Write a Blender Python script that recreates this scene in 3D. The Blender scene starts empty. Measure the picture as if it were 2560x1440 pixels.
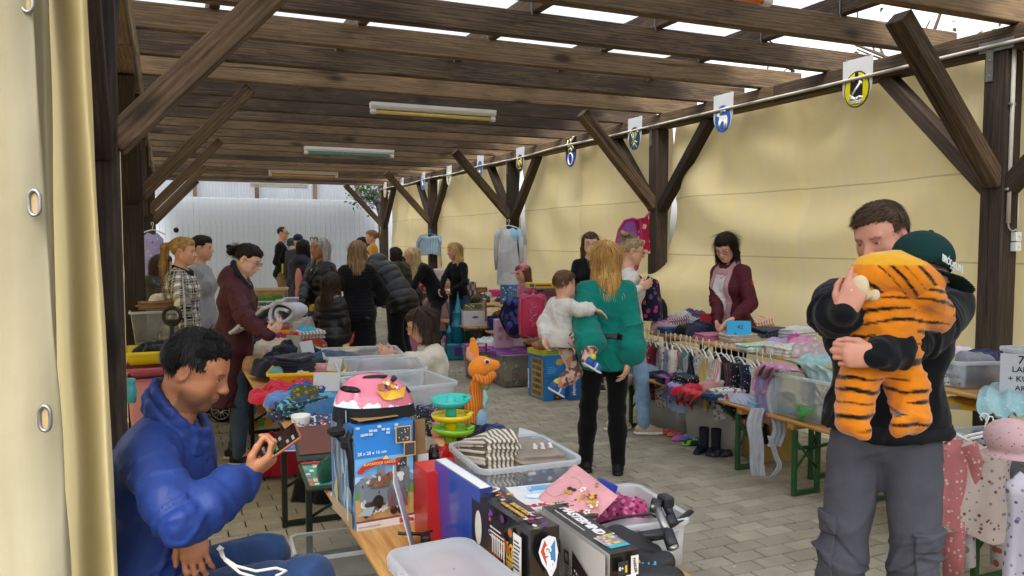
import bpy,math,random
import numpy as np
from mathutils import Vector,Matrix,Euler
R=math.radians
random.seed(7)
SC=bpy.context.scene
COL=SC.collection
# ---------------------------------------------------------------- camera, world, sun, exposure
CAM_H,YAW,PITCH,FPX=1.72,R(23.7),math.atan(120/1980),1980.0
cd=bpy.data.cameras.new('camera');cam=bpy.data.objects.new('camera',cd);COL.objects.link(cam)
cam.location=(0,0,CAM_H);cam.rotation_euler=(R(90)-PITCH,0,-YAW)
cd.sensor_width=36;cd.lens=FPX/2560*36;cd.clip_start=0.05;cd.clip_end=600
SC.camera=cam
SUN_EL,SUN_AZ=58,215
w=bpy.data.worlds.new('World');SC.world=w;w.use_nodes=True
nt=w.node_tree;nt.nodes.clear()
sky=nt.nodes.new('ShaderNodeTexSky');sky.sky_type='NISHITA';sky.sun_disc=False
sky.sun_elevation=R(SUN_EL);sky.sun_rotation=R(SUN_AZ);sky.dust_density=4;sky.ozone_density=1
hs=nt.nodes.new('ShaderNodeHueSaturation');hs.inputs['Saturation'].default_value=0.12
bg=nt.nodes.new('ShaderNodeBackground');bg.inputs[1].default_value=0.15
wo=nt.nodes.new('ShaderNodeOutputWorld')
nt.links.new(sky.outputs[0],hs.inputs['Color']);nt.links.new(hs.outputs[0],bg.inputs[0]);nt.links.new(bg.outputs[0],wo.inputs[0])
sd=bpy.data.lights.new('sun','SUN');sd.energy=.9;sd.angle=R(35);sd.color=(1,.96,.9)
sun=bpy.data.objects.new('sun',sd);COL.objects.link(sun)
az,el=R(SUN_AZ),R(SUN_EL)
sun.rotation_euler=Vector((-math.sin(az)*math.cos(el),-math.cos(az)*math.cos(el),-math.sin(el))).to_track_quat('-Z','Y').to_euler()
vs=SC.view_settings
vs.view_transform='Standard';vs.look='None';vs.gamma=1;vs.use_curve_mapping=False
vs.exposure=1.6
SC.render.engine='CYCLES'
cy=SC.cycles
cy.use_denoising=True;cy.max_bounces=10;cy.diffuse_bounces=5;cy.transparent_max_bounces=16;cy.transmission_bounces=6
cy.caustics_reflective=False;cy.caustics_refractive=False;cy.sample_clamp_indirect=8
# ---------------------------------------------------------------- measuring: a picture point plus one known coordinate gives a place
_f=np.array([math.sin(YAW)*math.cos(PITCH),math.cos(YAW)*math.cos(PITCH),-math.sin(PITCH)])
_r=np.array([math.cos(YAW),-math.sin(YAW),0.0]);_u=np.cross(_r,_f);_C=np.array([0,0,CAM_H])
def at(px,py,z=None,x=None,y=None,d=None):
 v=_f+_r*((px-1280)/FPX)-_u*((py-720)/FPX)
 t=(z-CAM_H)/v[2]if z is not None else x/v[0]if x is not None else y/v[1]if y is not None else d
 return _C+v*t
 # ---------------------------------------------------------------- objects
def link(name,me,parent=None,loc=None,rotz=None):
 o=bpy.data.objects.new(name,me);COL.objects.link(o)
 if parent is not None:o.parent=parent
 if loc is not None:o.location=loc
 if rotz is not None:o.rotation_euler=(0,0,rotz)
 return o
def tag(o,label=None,cat=None,group=None,kind=None):
 if label:o['label']=label
 if cat:o['category']=cat
 if group:o['group']=group
 if kind:o['kind']=kind
 return o
def thing(name,label,cat,loc=(0,0,0),rotz=0,group=None):
 o=link(name,None,None,loc,rotz)
 o.empty_display_size=.1
 return tag(o,label,cat,group)
def copy_tree(o,parent=None):
 c=o.copy();COL.objects.link(c)
 if parent is not None:c.parent=parent
 for ch in list(o.children):copy_tree(ch,c)
 return c
def mesh_from(name,V,F,mats,smooth=False,mi=None,col=None):
 me=bpy.data.meshes.new(name)
 if isinstance(F,np.ndarray)and F.ndim==2:
  n,k=F.shape
  me.vertices.add(len(V));me.vertices.foreach_set('co',np.asarray(V,np.float32).ravel())
  me.loops.add(n*k);me.loops.foreach_set('vertex_index',F.astype(np.int32).ravel())
  me.polygons.add(n);me.polygons.foreach_set('loop_start',np.arange(0,n*k,k,dtype=np.int32))
  try:me.polygons.foreach_set('loop_total',np.full(n,k,np.int32))
  except Exception:pass
  me.update(calc_edges=True)
 else:
  me.from_pydata([tuple(map(float,v))for v in V],[],F)
 for m in(mats if isinstance(mats,(list,tuple))else[mats]):me.materials.append(m)
 if mi is not None:me.polygons.foreach_set('material_index',np.asarray(mi,np.int32))
 if smooth:me.polygons.foreach_set('use_smooth',np.ones(len(me.polygons),bool))
 if col is not None:
  a=me.color_attributes.new('Col','FLOAT_COLOR','POINT')
  c4=np.ones((len(V),4),np.float32);c4[:,:3]=col
  a.data.foreach_set('color',c4.ravel())
 me.validate()
 return me
class MB:
 """collects shapes into one mesh"""
 def __init__(s):s.v=[];s.f=[];s.m=[];s.sm=[]
 def add(s,V,F,mi=0,sm=False,M=None):
  b=len(s.v)
  if M is not None:V=[M@Vector(v)for v in V]
  s.v+=[tuple(v)for v in V];s.f+=[tuple(b+i for i in f)for f in F]
  s.m+=[mi]*len(F);s.sm+=[sm]*len(F);return s
 def box(s,c,sz,mi=0,M=None,bev=0.0,taper=1.0):
  cx,cy,cz=c;a,b,h=sz[0]/2,sz[1]/2,sz[2]/2
  if bev<=0:
   V=[(cx+i*a*(taper if k<0 else 1),cy+j*b*(taper if k<0 else 1),cz+k*h)for k in(-1,1)for j in(-1,1)for i in(-1,1)]
   F=[(0,2,3,1),(4,5,7,6),(0,1,5,4),(2,6,7,3),(0,4,6,2),(1,3,7,5)]
   return s.add(V,F,mi,False,M)
  V=[];idx={}
  for k in(-1,1):
   for j in(-1,1):
    for i in(-1,1):
     for ax in range(3):
      p=[i*(a-bev),j*(b-bev),k*(h-bev)]
      p[ax]=(i*a,j*b,k*h)[ax]
      t=taper+(1-taper)*(p[2]+h)/(2*h)
      idx[(i,j,k,ax)]=len(V);V.append((cx+p[0]*t,cy+p[1]*t,cz+p[2]))
  F=[]
  for ax in range(3):
   o1,o2=[q for q in range(3)if q!=ax]
   for sg in(-1,1):
    q=[]
    for(u,v)in((-1,-1),(1,-1),(1,1),(-1,1)):
     t=[0,0,0];t[ax]=sg;t[o1]=u;t[o2]=v
     q.append(idx[(t[0],t[1],t[2],ax)])
    F.append(tuple(q))
  for ax in range(3):
   o1,o2=[q for q in range(3)if q!=ax]
   for u in(-1,1):
    for v in(-1,1):
     def key(sg,face):
      t=[0,0,0];t[ax]=sg;t[o1]=u;t[o2]=v
      return idx[(t[0],t[1],t[2],face)]
     F.append((key(-1,o1),key(1,o1),key(1,o2),key(-1,o2)))
  for i in(-1,1):
   for j in(-1,1):
    for k in(-1,1):F.append(tuple(idx[(i,j,k,ax)]for ax in range(3)))
  return s.add(V,F,mi,False,M)
 def cyl(s,p0,p1,r0,r1=None,n=12,mi=0,sm=True,cap=True):
  r1=r0 if r1 is None else r1
  return s.tube([p0,p1],[r0,r1],n,mi,sm,cap)
 def tube(s,pts,r,n=8,mi=0,sm=True,cap=True,flat=1.0,up=(0,0,1),closed=False):
  P=[Vector(p)for p in pts];rr=r if isinstance(r,(list,tuple))else[r]*len(P)
  V=[];prev=None
  for i,p in enumerate(P):
   if closed:t=P[(i+1)%len(P)]-P[i-1]
   else:t=P[min(i+1,len(P)-1)]-P[max(i-1,0)]
   t=t.normalized()if t.length>1e-9 else Vector((0,0,1))
   if prev is None:
    a=Vector(up);a=a-t*a.dot(t)
    if a.length<1e-3:a=Vector((1,0,0))-t*t.x
    if a.length<1e-3:a=Vector((0,1,0))-t*t.y
   else:a=prev-t*prev.dot(t)
   a.normalize();prev=a;b=t.cross(a)
   for k in range(n):
    an=2*math.pi*k/n
    V.append(p+a*(math.cos(an)*rr[i]*flat)+b*(math.sin(an)*rr[i]))
  F=[];m=len(P)
  for i in range(m if closed else m-1):
   j=(i+1)%m
   for k in range(n):F.append((i*n+k,i*n+(k+1)%n,j*n+(k+1)%n,j*n+k))
  if cap and not closed:F+=[tuple(range(n))[::-1],tuple((m-1)*n+k for k in range(n))]
  return s.add(V,F,mi,sm)
 def lathe(s,prof,n=20,mi=0,M=None,sm=True,sx=1.0,sy=1.0):
  V=[];F=[]
  for(r,z)in prof:
   for k in range(n):
    a=2*math.pi*k/n;V.append((r*math.cos(a)*sx,r*math.sin(a)*sy,z))
  for i in range(len(prof)-1):
   for k in range(n):F.append((i*n+k,i*n+(k+1)%n,(i+1)*n+(k+1)%n,(i+1)*n+k))
  if prof[0][0]>1e-6:F.append(tuple(range(n))[::-1])
  if prof[-1][0]>1e-6:F.append(tuple((len(prof)-1)*n+k for k in range(n)))
  return s.add(V,F,mi,sm,M)
 def prism(s,outline,t,mi=0,M=None,sm=False,z0=0.0):
  n=len(outline)
  V=[(x,y,z0)for x,y in outline]+[(x,y,z0+t)for x,y in outline]
  F=[tuple(range(n))[::-1],tuple(range(n,2*n))]+[(i,(i+1)%n,n+(i+1)%n,n+i)for i in range(n)]
  return s.add(V,F,mi,sm,M)
 def grid(s,fn,nu,nv,mi=0,sm=True,M=None,wrap=False):
  V=[fn(i/nu,j/nv)for j in range(nv+1)for i in range(nu+(0 if wrap else 1))]
  w_=nu if wrap else nu+1
  F=[(j*w_+i,j*w_+(i+1)%w_,(j+1)*w_+(i+1)%w_,(j+1)*w_+i)for j in range(nv)for i in range(nu)]
  return s.add(V,F,mi,sm,M)
 def mesh(s,name,mats):
  me=bpy.data.meshes.new(name);me.from_pydata(s.v,[],s.f)
  for m in(mats if isinstance(mats,(list,tuple))else[mats]):me.materials.append(m)
  me.polygons.foreach_set('material_index',s.m);me.polygons.foreach_set('use_smooth',s.sm)
  me.update()
  return me
 def obj(s,name,mats,parent=None,loc=None,rotz=None):return link(name,s.mesh(name,mats),parent,loc,rotz)
def ell(rx,ry,n=32,cx=0,cy=0,a0=0,a1=360):
 m=n if a1-a0>=360 else n+1
 return[(cx+rx*math.cos(R(a0+(a1-a0)*i/n)),cy+ry*math.sin(R(a0+(a1-a0)*i/n)))for i in range(m)]
def frame(o,ex,ez):
 """matrix with x along ex and z near ez at o"""
 ex=Vector(ex).normalized();ez=Vector(ez);ey=ez.cross(ex).normalized();ez=ex.cross(ey)
 M=Matrix.Identity(4)
 for i in range(3):M[i][0]=ex[i];M[i][1]=ey[i];M[i][2]=ez[i];M[i][3]=o[i]
 return M
 # ---------------------------------------------------------------- materials
def lin(h):
 if not isinstance(h,str):return tuple(h)
 h=h.lstrip('#');c=[int(h[i:i+2],16)/255 for i in(0,2,4)]
 return tuple(x/12.92 if x<=.04045 else((x+.055)/1.055)**2.4 for x in c)
_mc={}
def N(t,kind,**k):
 n=t.nodes.new(kind)
 for a,b in k.items():
  if a.startswith('i_'):n.inputs[a[2:].replace('_',' ')].default_value=b
  else:setattr(n,a,b)
 return n
def base_mat(name):
 m=bpy.data.materials.new(name);m.use_nodes=True
 t=m.node_tree;b=t.nodes['Principled BSDF'];return m,t,b
def mat(name,col,rough=.6,var=.12,scale=9,bump=.0,bscale=60,metal=0,spec=.4,sheen=0,coat=0,coord='Object',stretch=None,trans=0):
 """plain surface: base colour broken up by two noises, fine relief"""
 key=(name,)
 if key in _mc:return _mc[key]
 m,t,b=base_mat(name);L=t.links.new
 tc=N(t,'ShaderNodeTexCoord');src=tc.outputs[coord]
 if stretch:
  mp=N(t,'ShaderNodeMapping');mp.inputs['Scale'].default_value=stretch;L(src,mp.inputs[0]);src=mp.outputs[0]
 c=lin(col)
 if var>0:
  n1=N(t,'ShaderNodeTexNoise',i_Scale=scale,i_Detail=6,i_Roughness=.65);L(src,n1.inputs['Vector'])
  mx=N(t,'ShaderNodeMix',data_type='RGBA')
  mx.inputs[6].default_value=tuple(max(0,x*(1-var))for x in c)+(1,);mx.inputs[7].default_value=tuple(min(1,x*(1+var))for x in c)+(1,)
  cr=N(t,'ShaderNodeMapRange');cr.inputs[1].default_value=.3;cr.inputs[2].default_value=.7
  L(n1.outputs[0],cr.inputs[0]);L(cr.outputs[0],mx.inputs[0]);L(mx.outputs[2],b.inputs['Base Color'])
  rr=N(t,'ShaderNodeMapRange');rr.inputs[3].default_value=max(.03,rough-.1);rr.inputs[4].default_value=min(1,rough+.1)
  L(n1.outputs[0],rr.inputs[0]);L(rr.outputs[0],b.inputs['Roughness'])
 else:
  b.inputs['Base Color'].default_value=c+(1,);b.inputs['Roughness'].default_value=rough
 if bump:
  n2=N(t,'ShaderNodeTexNoise',i_Scale=bscale,i_Detail=4);L(src,n2.inputs['Vector'])
  bp=N(t,'ShaderNodeBump',i_Strength=min(1,bump),i_Distance=.004);L(n2.outputs[0],bp.inputs['Height']);L(bp.outputs[0],b.inputs['Normal'])
 b.inputs['Metallic'].default_value=metal;b.inputs['Specular IOR Level'].default_value=spec
 if sheen:b.inputs['Sheen Weight'].default_value=sheen
 if coat:b.inputs['Coat Weight'].default_value=coat;b.inputs['Coat Roughness'].default_value=.1
 if trans:
  o=t.nodes['Material Output'];tr=N(t,'ShaderNodeBsdfTranslucent');tr.inputs[0].default_value=c+(1,)
  ms=N(t,'ShaderNodeMixShader');ms.inputs[0].default_value=trans
  if var>0:L(mx.outputs[2],tr.inputs[0])
  L(b.outputs[0],ms.inputs[1]);L(tr.outputs[0],ms.inputs[2]);L(ms.outputs[0],o.inputs[0])
 _mc[key]=m;return m
def cloth(col,name=None,var=.13,bump=.5,rough=.9):
 c=lin(col);return mat(name or 'cloth_%02x%02x%02x'%tuple(int(255*min(1,x)**.4545)for x in c),c,rough,var,14,bump,55,spec=.15,sheen=.15)
def wood(name,dark,light,rough=.75,grain=1.0,spots=.0):
 """grain along the object's own X axis, each piece its own shade"""
 if name in _mc:return _mc[name]
 m,t,b=base_mat(name);L=t.links.new
 tc=N(t,'ShaderNodeTexCoord');oi=N(t,'ShaderNodeObjectInfo')
 sh=N(t,'ShaderNodeVectorMath',operation='SCALE');sh.inputs[0].default_value=(31,17,23);L(oi.outputs['Random'],sh.inputs[3])
 ad=N(t,'ShaderNodeVectorMath',operation='ADD');L(tc.outputs['Object'],ad.inputs[0]);L(sh.outputs[0],ad.inputs[1])
 mp=N(t,'ShaderNodeMapping');mp.inputs['Scale'].default_value=(1.1,13,13);L(ad.outputs[0],mp.inputs[0])
 n1=N(t,'ShaderNodeTexNoise',i_Scale=2.2*grain,i_Detail=8,i_Roughness=.7,i_Distortion=1.2);L(mp.outputs[0],n1.inputs['Vector'])
 mp2=N(t,'ShaderNodeMapping');mp2.inputs['Scale'].default_value=(.9,2.2,2.2);L(ad.outputs[0],mp2.inputs[0])
 n2=N(t,'ShaderNodeTexNoise',i_Scale=1.6,i_Detail=5);L(mp2.outputs[0],n2.inputs['Vector'])
 wv=N(t,'ShaderNodeTexWave',wave_type='RINGS',rings_direction='X',i_Scale=3.2*grain,i_Distortion=7,i_Detail=3)
 wv.inputs['Detail Scale'].default_value=.6
 mp3=N(t,'ShaderNodeMapping');mp3.inputs['Scale'].default_value=(.35,6,6);L(ad.outputs[0],mp3.inputs[0]);L(mp3.outputs[0],wv.inputs['Vector'])
 a1=N(t,'ShaderNodeMath',operation='MULTIPLY_ADD');L(n1.outputs[0],a1.inputs[0]);a1.inputs[1].default_value=.9;a1.inputs[2].default_value=-.22
 a2=N(t,'ShaderNodeMath',operation='MULTIPLY_ADD');L(wv.outputs[0],a2.inputs[0]);a2.inputs[1].default_value=.11;L(a1.outputs[0],a2.inputs[2])
 a3=N(t,'ShaderNodeMath',operation='MULTIPLY_ADD');L(n2.outputs[0],a3.inputs[0]);a3.inputs[1].default_value=.35;L(a2.outputs[0],a3.inputs[2])
 a4=N(t,'ShaderNodeMath',operation='MULTIPLY_ADD');L(oi.outputs['Random'],a4.inputs[0]);a4.inputs[1].default_value=.3;L(a3.outputs[0],a4.inputs[2])
 cr=N(t,'ShaderNodeValToRGB');e=cr.color_ramp
 d,l=lin(dark),lin(light)
 e.elements[0].position=.15;e.elements[0].color=tuple(x*.55 for x in d)+(1,)
 e.elements[1].position=.95;e.elements[1].color=l+(1,)
 q=e.elements.new(.48);q.color=d+(1,)
 q=e.elements.new(.72);q.color=tuple((x+y)/2 for x,y in zip(d,l))+(1,)
 L(a4.outputs[0],cr.inputs[0])
 mp4=N(t,'ShaderNodeMapping');mp4.inputs['Scale'].default_value=(1.3,3.6,3.6);L(ad.outputs[0],mp4.inputs[0])
 vo=N(t,'ShaderNodeTexVoronoi',i_Scale=1.0);L(mp4.outputs[0],vo.inputs['Vector'])
 kr=N(t,'ShaderNodeMapRange');kr.inputs[1].default_value=.07;kr.inputs[2].default_value=.17;kr.inputs[3].default_value=.85;kr.inputs[4].default_value=0
 L(vo.outputs['Distance'],kr.inputs[0])
 mx=N(t,'ShaderNodeMix',data_type='RGBA');L(kr.outputs[0],mx.inputs[0]);L(cr.outputs[0],mx.inputs[6]);mx.inputs[7].default_value=tuple(x*.35 for x in d)+(1,)
 mp5=N(t,'ShaderNodeMapping');mp5.inputs['Scale'].default_value=(.45,17,17);L(ad.outputs[0],mp5.inputs[0])
 n5=N(t,'ShaderNodeTexNoise',i_Scale=1.0,i_Detail=3,i_Distortion=.6);L(mp5.outputs[0],n5.inputs['Vector'])
 ck=N(t,'ShaderNodeMapRange');ck.inputs[1].default_value=.655;ck.inputs[2].default_value=.70;ck.inputs[4].default_value=.75;L(n5.outputs[0],ck.inputs[0])
 m6=N(t,'ShaderNodeMix',data_type='RGBA');L(ck.outputs[0],m6.inputs[0]);L(mx.outputs[2],m6.inputs[6]);m6.inputs[7].default_value=tuple(x*.2 for x in d)+(1,)
 L(m6.outputs[2],b.inputs['Base Color'])
 b.inputs['Roughness'].default_value=rough;b.inputs['Specular IOR Level'].default_value=.3
 bp=N(t,'ShaderNodeBump',i_Strength=.5,i_Distance=.003);L(a2.outputs[0],bp.inputs['Height']);L(bp.outputs[0],b.inputs['Normal'])
 _mc[name]=m;return m
def plastic(col,name=None,rough=.35,alpha=None,var=.05):
 c=lin(col);nm=name or 'plastic_%02x%02x%02x'%tuple(int(255*min(1,x)**.4545)for x in c)
 return mat(nm,c,rough,var,6,.0,spec=.5)
def clear(name,col,opac,rough=.15,haze=.5):
 """thin see-through plastic: part passes straight, part glossy / milky"""
 if name in _mc:return _mc[name]
 m,t,b=base_mat(name);L=t.links.new;o=t.nodes['Material Output']
 tr=N(t,'ShaderNodeBsdfTransparent');tr.inputs[0].default_value=lin(col)+(1,)
 lw=N(t,'ShaderNodeLayerWeight');fr=N(t,'ShaderNodeMath',operation='POWER');L(lw.outputs['Facing'],fr.inputs[0]);fr.inputs[1].default_value=4
 b.inputs['Base Color'].default_value=lin(col)+(1,);b.inputs['Roughness'].default_value=rough
 tl=N(t,'ShaderNodeBsdfTranslucent');tl.inputs[0].default_value=lin(col)+(1,)
 m1=N(t,'ShaderNodeMixShader');m1.inputs[0].default_value=haze;L(b.outputs[0],m1.inputs[1]);L(tl.outputs[0],m1.inputs[2])
 ng=N(t,'ShaderNodeTexNoise',i_Scale=5,i_Detail=3);tc=N(t,'ShaderNodeTexCoord');L(tc.outputs['Object'],ng.inputs[0])
 am=N(t,'ShaderNodeMath',operation='MULTIPLY_ADD');L(ng.outputs[0],am.inputs[0]);am.inputs[1].default_value=.2;am.inputs[2].default_value=opac-.1
 ma=N(t,'ShaderNodeMath',operation='MULTIPLY_ADD',use_clamp=True);L(fr.outputs[0],ma.inputs[0]);ma.inputs[1].default_value=.8;L(am.outputs[0],ma.inputs[2])
 m2=N(t,'ShaderNodeMixShader');L(ma.outputs[0],m2.inputs[0]);L(tr.outputs[0],m2.inputs[1]);L(m1.outputs[0],m2.inputs[2])
 L(m2.outputs[0],o.inputs[0]);_mc[name]=m;return m
def ramp_mat(name,build,rough=.85,spec=.2,sheen=.1,bump=.3):
 """pattern material; build(t, L, vec) returns a colour socket"""
 if name in _mc:return _mc[name]
 m,t,b=base_mat(name);L=t.links.new;tc=N(t,'ShaderNodeTexCoord')
 L(build(t,L,tc.outputs['Object']),b.inputs['Base Color'])
 b.inputs['Roughness'].default_value=rough;b.inputs['Specular IOR Level'].default_value=spec;b.inputs['Sheen Weight'].default_value=sheen
 if bump:
  n2=N(t,'ShaderNodeTexNoise',i_Scale=60,i_Detail=4);L(tc.outputs['Object'],n2.inputs['Vector'])
  bp=N(t,'ShaderNodeBump',i_Strength=bump,i_Distance=.004);L(n2.outputs[0],bp.inputs['Height']);L(bp.outputs[0],b.inputs['Normal'])
 _mc[name]=m;return m
def vcol_mat(name,rough=.5,spec=.35,sss=0,bump=.15,bscale=180,sheen=0):
 """colour from the mesh's own colour layer"""
 if name in _mc:return _mc[name]
 m,t,b=base_mat(name);L=t.links.new
 a=N(t,'ShaderNodeVertexColor',layer_name='Col');tc=N(t,'ShaderNodeTexCoord')
 n1=N(t,'ShaderNodeTexNoise',i_Scale=25,i_Detail=6);L(tc.outputs['Object'],n1.inputs['Vector'])
 mr=N(t,'ShaderNodeMapRange');mr.inputs[3].default_value=.86;mr.inputs[4].default_value=1.14;L(n1.outputs[0],mr.inputs[0])
 mu=N(t,'ShaderNodeVectorMath',operation='SCALE');L(a.outputs[0],mu.inputs[0]);L(mr.outputs[0],mu.inputs[3])
 L(mu.outputs[0],b.inputs['Base Color']);b.inputs['Roughness'].default_value=rough;b.inputs['Specular IOR Level'].default_value=spec
 if sss:b.inputs['Subsurface Weight'].default_value=sss;b.inputs['Subsurface Radius'].default_value=(.01,.004,.002);b.inputs['Subsurface Scale'].default_value=.6
 if sheen:b.inputs['Sheen Weight'].default_value=sheen
 n2=N(t,'ShaderNodeTexNoise',i_Scale=bscale,i_Detail=4);L(tc.outputs['Object'],n2.inputs['Vector'])
 bp=N(t,'ShaderNodeBump',i_Strength=bump,i_Distance=.002);L(n2.outputs[0],bp.inputs['Height']);L(bp.outputs[0],b.inputs['Normal'])
 _mc[name]=m;return m
def text(s,size,M,material,parent,name='lettering',align='CENTER',ext=.0006,bold=0.0,shear=0,space=1.0):
 c=bpy.data.curves.new(name,'FONT');c.body=s;c.size=size;c.align_x=align;c.align_y='CENTER'
 c.extrude=ext;c.offset=bold*size;c.resolution_u=3;c.shear=shear;c.space_character=space
 c.materials.append(material)
 o=bpy.data.objects.new(name,c);COL.objects.link(o);o.parent=parent;o.matrix_local=M
 return o
 # ================================================================ materials used in many places
W_DARK=wood('dark_stained_timber','#40342a','#8c7252')
W_DARKP=wood('dark_stained_post','#2a231e','#54453a')
W_TABLE=wood('varnished_table_timber','#a8783f','#dcb277',rough=.45)
W_WHITE=mat('white_painted_boards','#c9d0da',.55,.07,5,.2,40)
M_METAL=mat('galvanised_metal','#9a9a98',.4,.2,12,.2,80,metal=.9)
M_WHITE=mat('white_plastic','#e3e3e0',.4,.05,5)
M_BLACK=mat('black_plastic','#151515',.4,.2,8)
M_PAPER=mat('white_paper','#c4c6c8',.8,.04,6,.15,30,trans=.15)
M_INK=mat('black_ink','#16161a',.7,0)
M_GREENLEG=mat('green_painted_steel','#1c4a26',.45,.15,8,.1)
M_DARKLEG=mat('dark_green_painted_steel','#10190f',.5,.15,8,.1)
def tarp_mat(name,col,trans,low,seam=.55):
 m,t,b=base_mat(name);L=t.links.new;o=t.nodes['Material Output']
 tc=N(t,'ShaderNodeTexCoord')
 n1=N(t,'ShaderNodeTexNoise',i_Scale=1.3,i_Detail=8,i_Roughness=.6);L(tc.outputs['Object'],n1.inputs['Vector'])
 mp=N(t,'ShaderNodeMapping');mp.inputs['Scale'].default_value=(9,9,.7);L(tc.outputs['Object'],mp.inputs[0])
 n2=N(t,'ShaderNodeTexNoise',i_Scale=1.0,i_Detail=6);L(mp.outputs[0],n2.inputs['Vector'])
 n3=N(t,'ShaderNodeTexNoise',i_Scale=30,i_Detail=6,i_Roughness=.8);L(tc.outputs['Object'],n3.inputs['Vector'])
 ad=N(t,'ShaderNodeMath',operation='ADD');L(n1.outputs[0],ad.inputs[0]);L(n2.outputs[0],ad.inputs[1])
 cr=N(t,'ShaderNodeMapRange');cr.inputs[1].default_value=.75;cr.inputs[2].default_value=1.3;L(ad.outputs[0],cr.inputs[0])
 mx=N(t,'ShaderNodeMix',data_type='RGBA');mx.inputs[6].default_value=lin(col)+(1,);mx.inputs[7].default_value=lin(low)+(1,);L(cr.outputs[0],mx.inputs[0])
 sp=N(t,'ShaderNodeMapRange');sp.inputs[1].default_value=.62;sp.inputs[2].default_value=.78;sp.inputs[4].default_value=.35;L(n3.outputs[0],sp.inputs[0])
 m2=N(t,'ShaderNodeMix',data_type='RGBA');L(sp.outputs[0],m2.inputs[0]);L(mx.outputs[2],m2.inputs[6]);m2.inputs[7].default_value=lin('#8f8a6c')+(1,)
 sx=N(t,'ShaderNodeSeparateXYZ');L(tc.outputs['Object'],sx.inputs[0]);pr=None
 for zs in(2.18,1.56,.72):
  q=N(t,'ShaderNodeMath',operation='COMPARE');L(sx.outputs[2],q.inputs[0]);q.inputs[1].default_value=zs;q.inputs[2].default_value=.006
  if pr is None:pr=q
  else:a_=N(t,'ShaderNodeMath',operation='MAXIMUM');L(pr.outputs[0],a_.inputs[0]);L(q.outputs[0],a_.inputs[1]);pr=a_
 sg=N(t,'ShaderNodeMath',operation='MULTIPLY');L(pr.outputs[0],sg.inputs[0]);sg.inputs[1].default_value=seam
 m3=N(t,'ShaderNodeMix',data_type='RGBA');L(sg.outputs[0],m3.inputs[0]);L(m2.outputs[2],m3.inputs[6]);m3.inputs[7].default_value=lin('#a3946c')+(1,);m2=m3
 L(m2.outputs[2],b.inputs['Base Color']);b.inputs['Roughness'].default_value=.62;b.inputs['Specular IOR Level'].default_value=.18
 bp=N(t,'ShaderNodeBump',i_Strength=.5,i_Distance=.004)
 n4=N(t,'ShaderNodeTexNoise',i_Scale=16,i_Detail=7,i_Roughness=.6);L(tc.outputs['Object'],n4.inputs['Vector']);L(n4.outputs[0],bp.inputs['Height']);L(bp.outputs[0],b.inputs['Normal'])
 tr=N(t,'ShaderNodeBsdfTranslucent');L(m2.outputs[2],tr.inputs[0])
 ms=N(t,'ShaderNodeMixShader');ms.inputs[0].default_value=trans;L(b.outputs[0],ms.inputs[1]);L(tr.outputs[0],ms.inputs[2]);L(ms.outputs[0],o.inputs[0])
 return m
M_TARP=tarp_mat('cream_tarpaulin','#f0dda2',.3,'#e8d9ae')
M_TARP_Y=tarp_mat('yellow_tarpaulin_fold','#eddca6',.16,'#e6d296',0)
M_TARP_W=tarp_mat('weathered_tarpaulin','#aaa287',.10,'#93886a',0)
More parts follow.
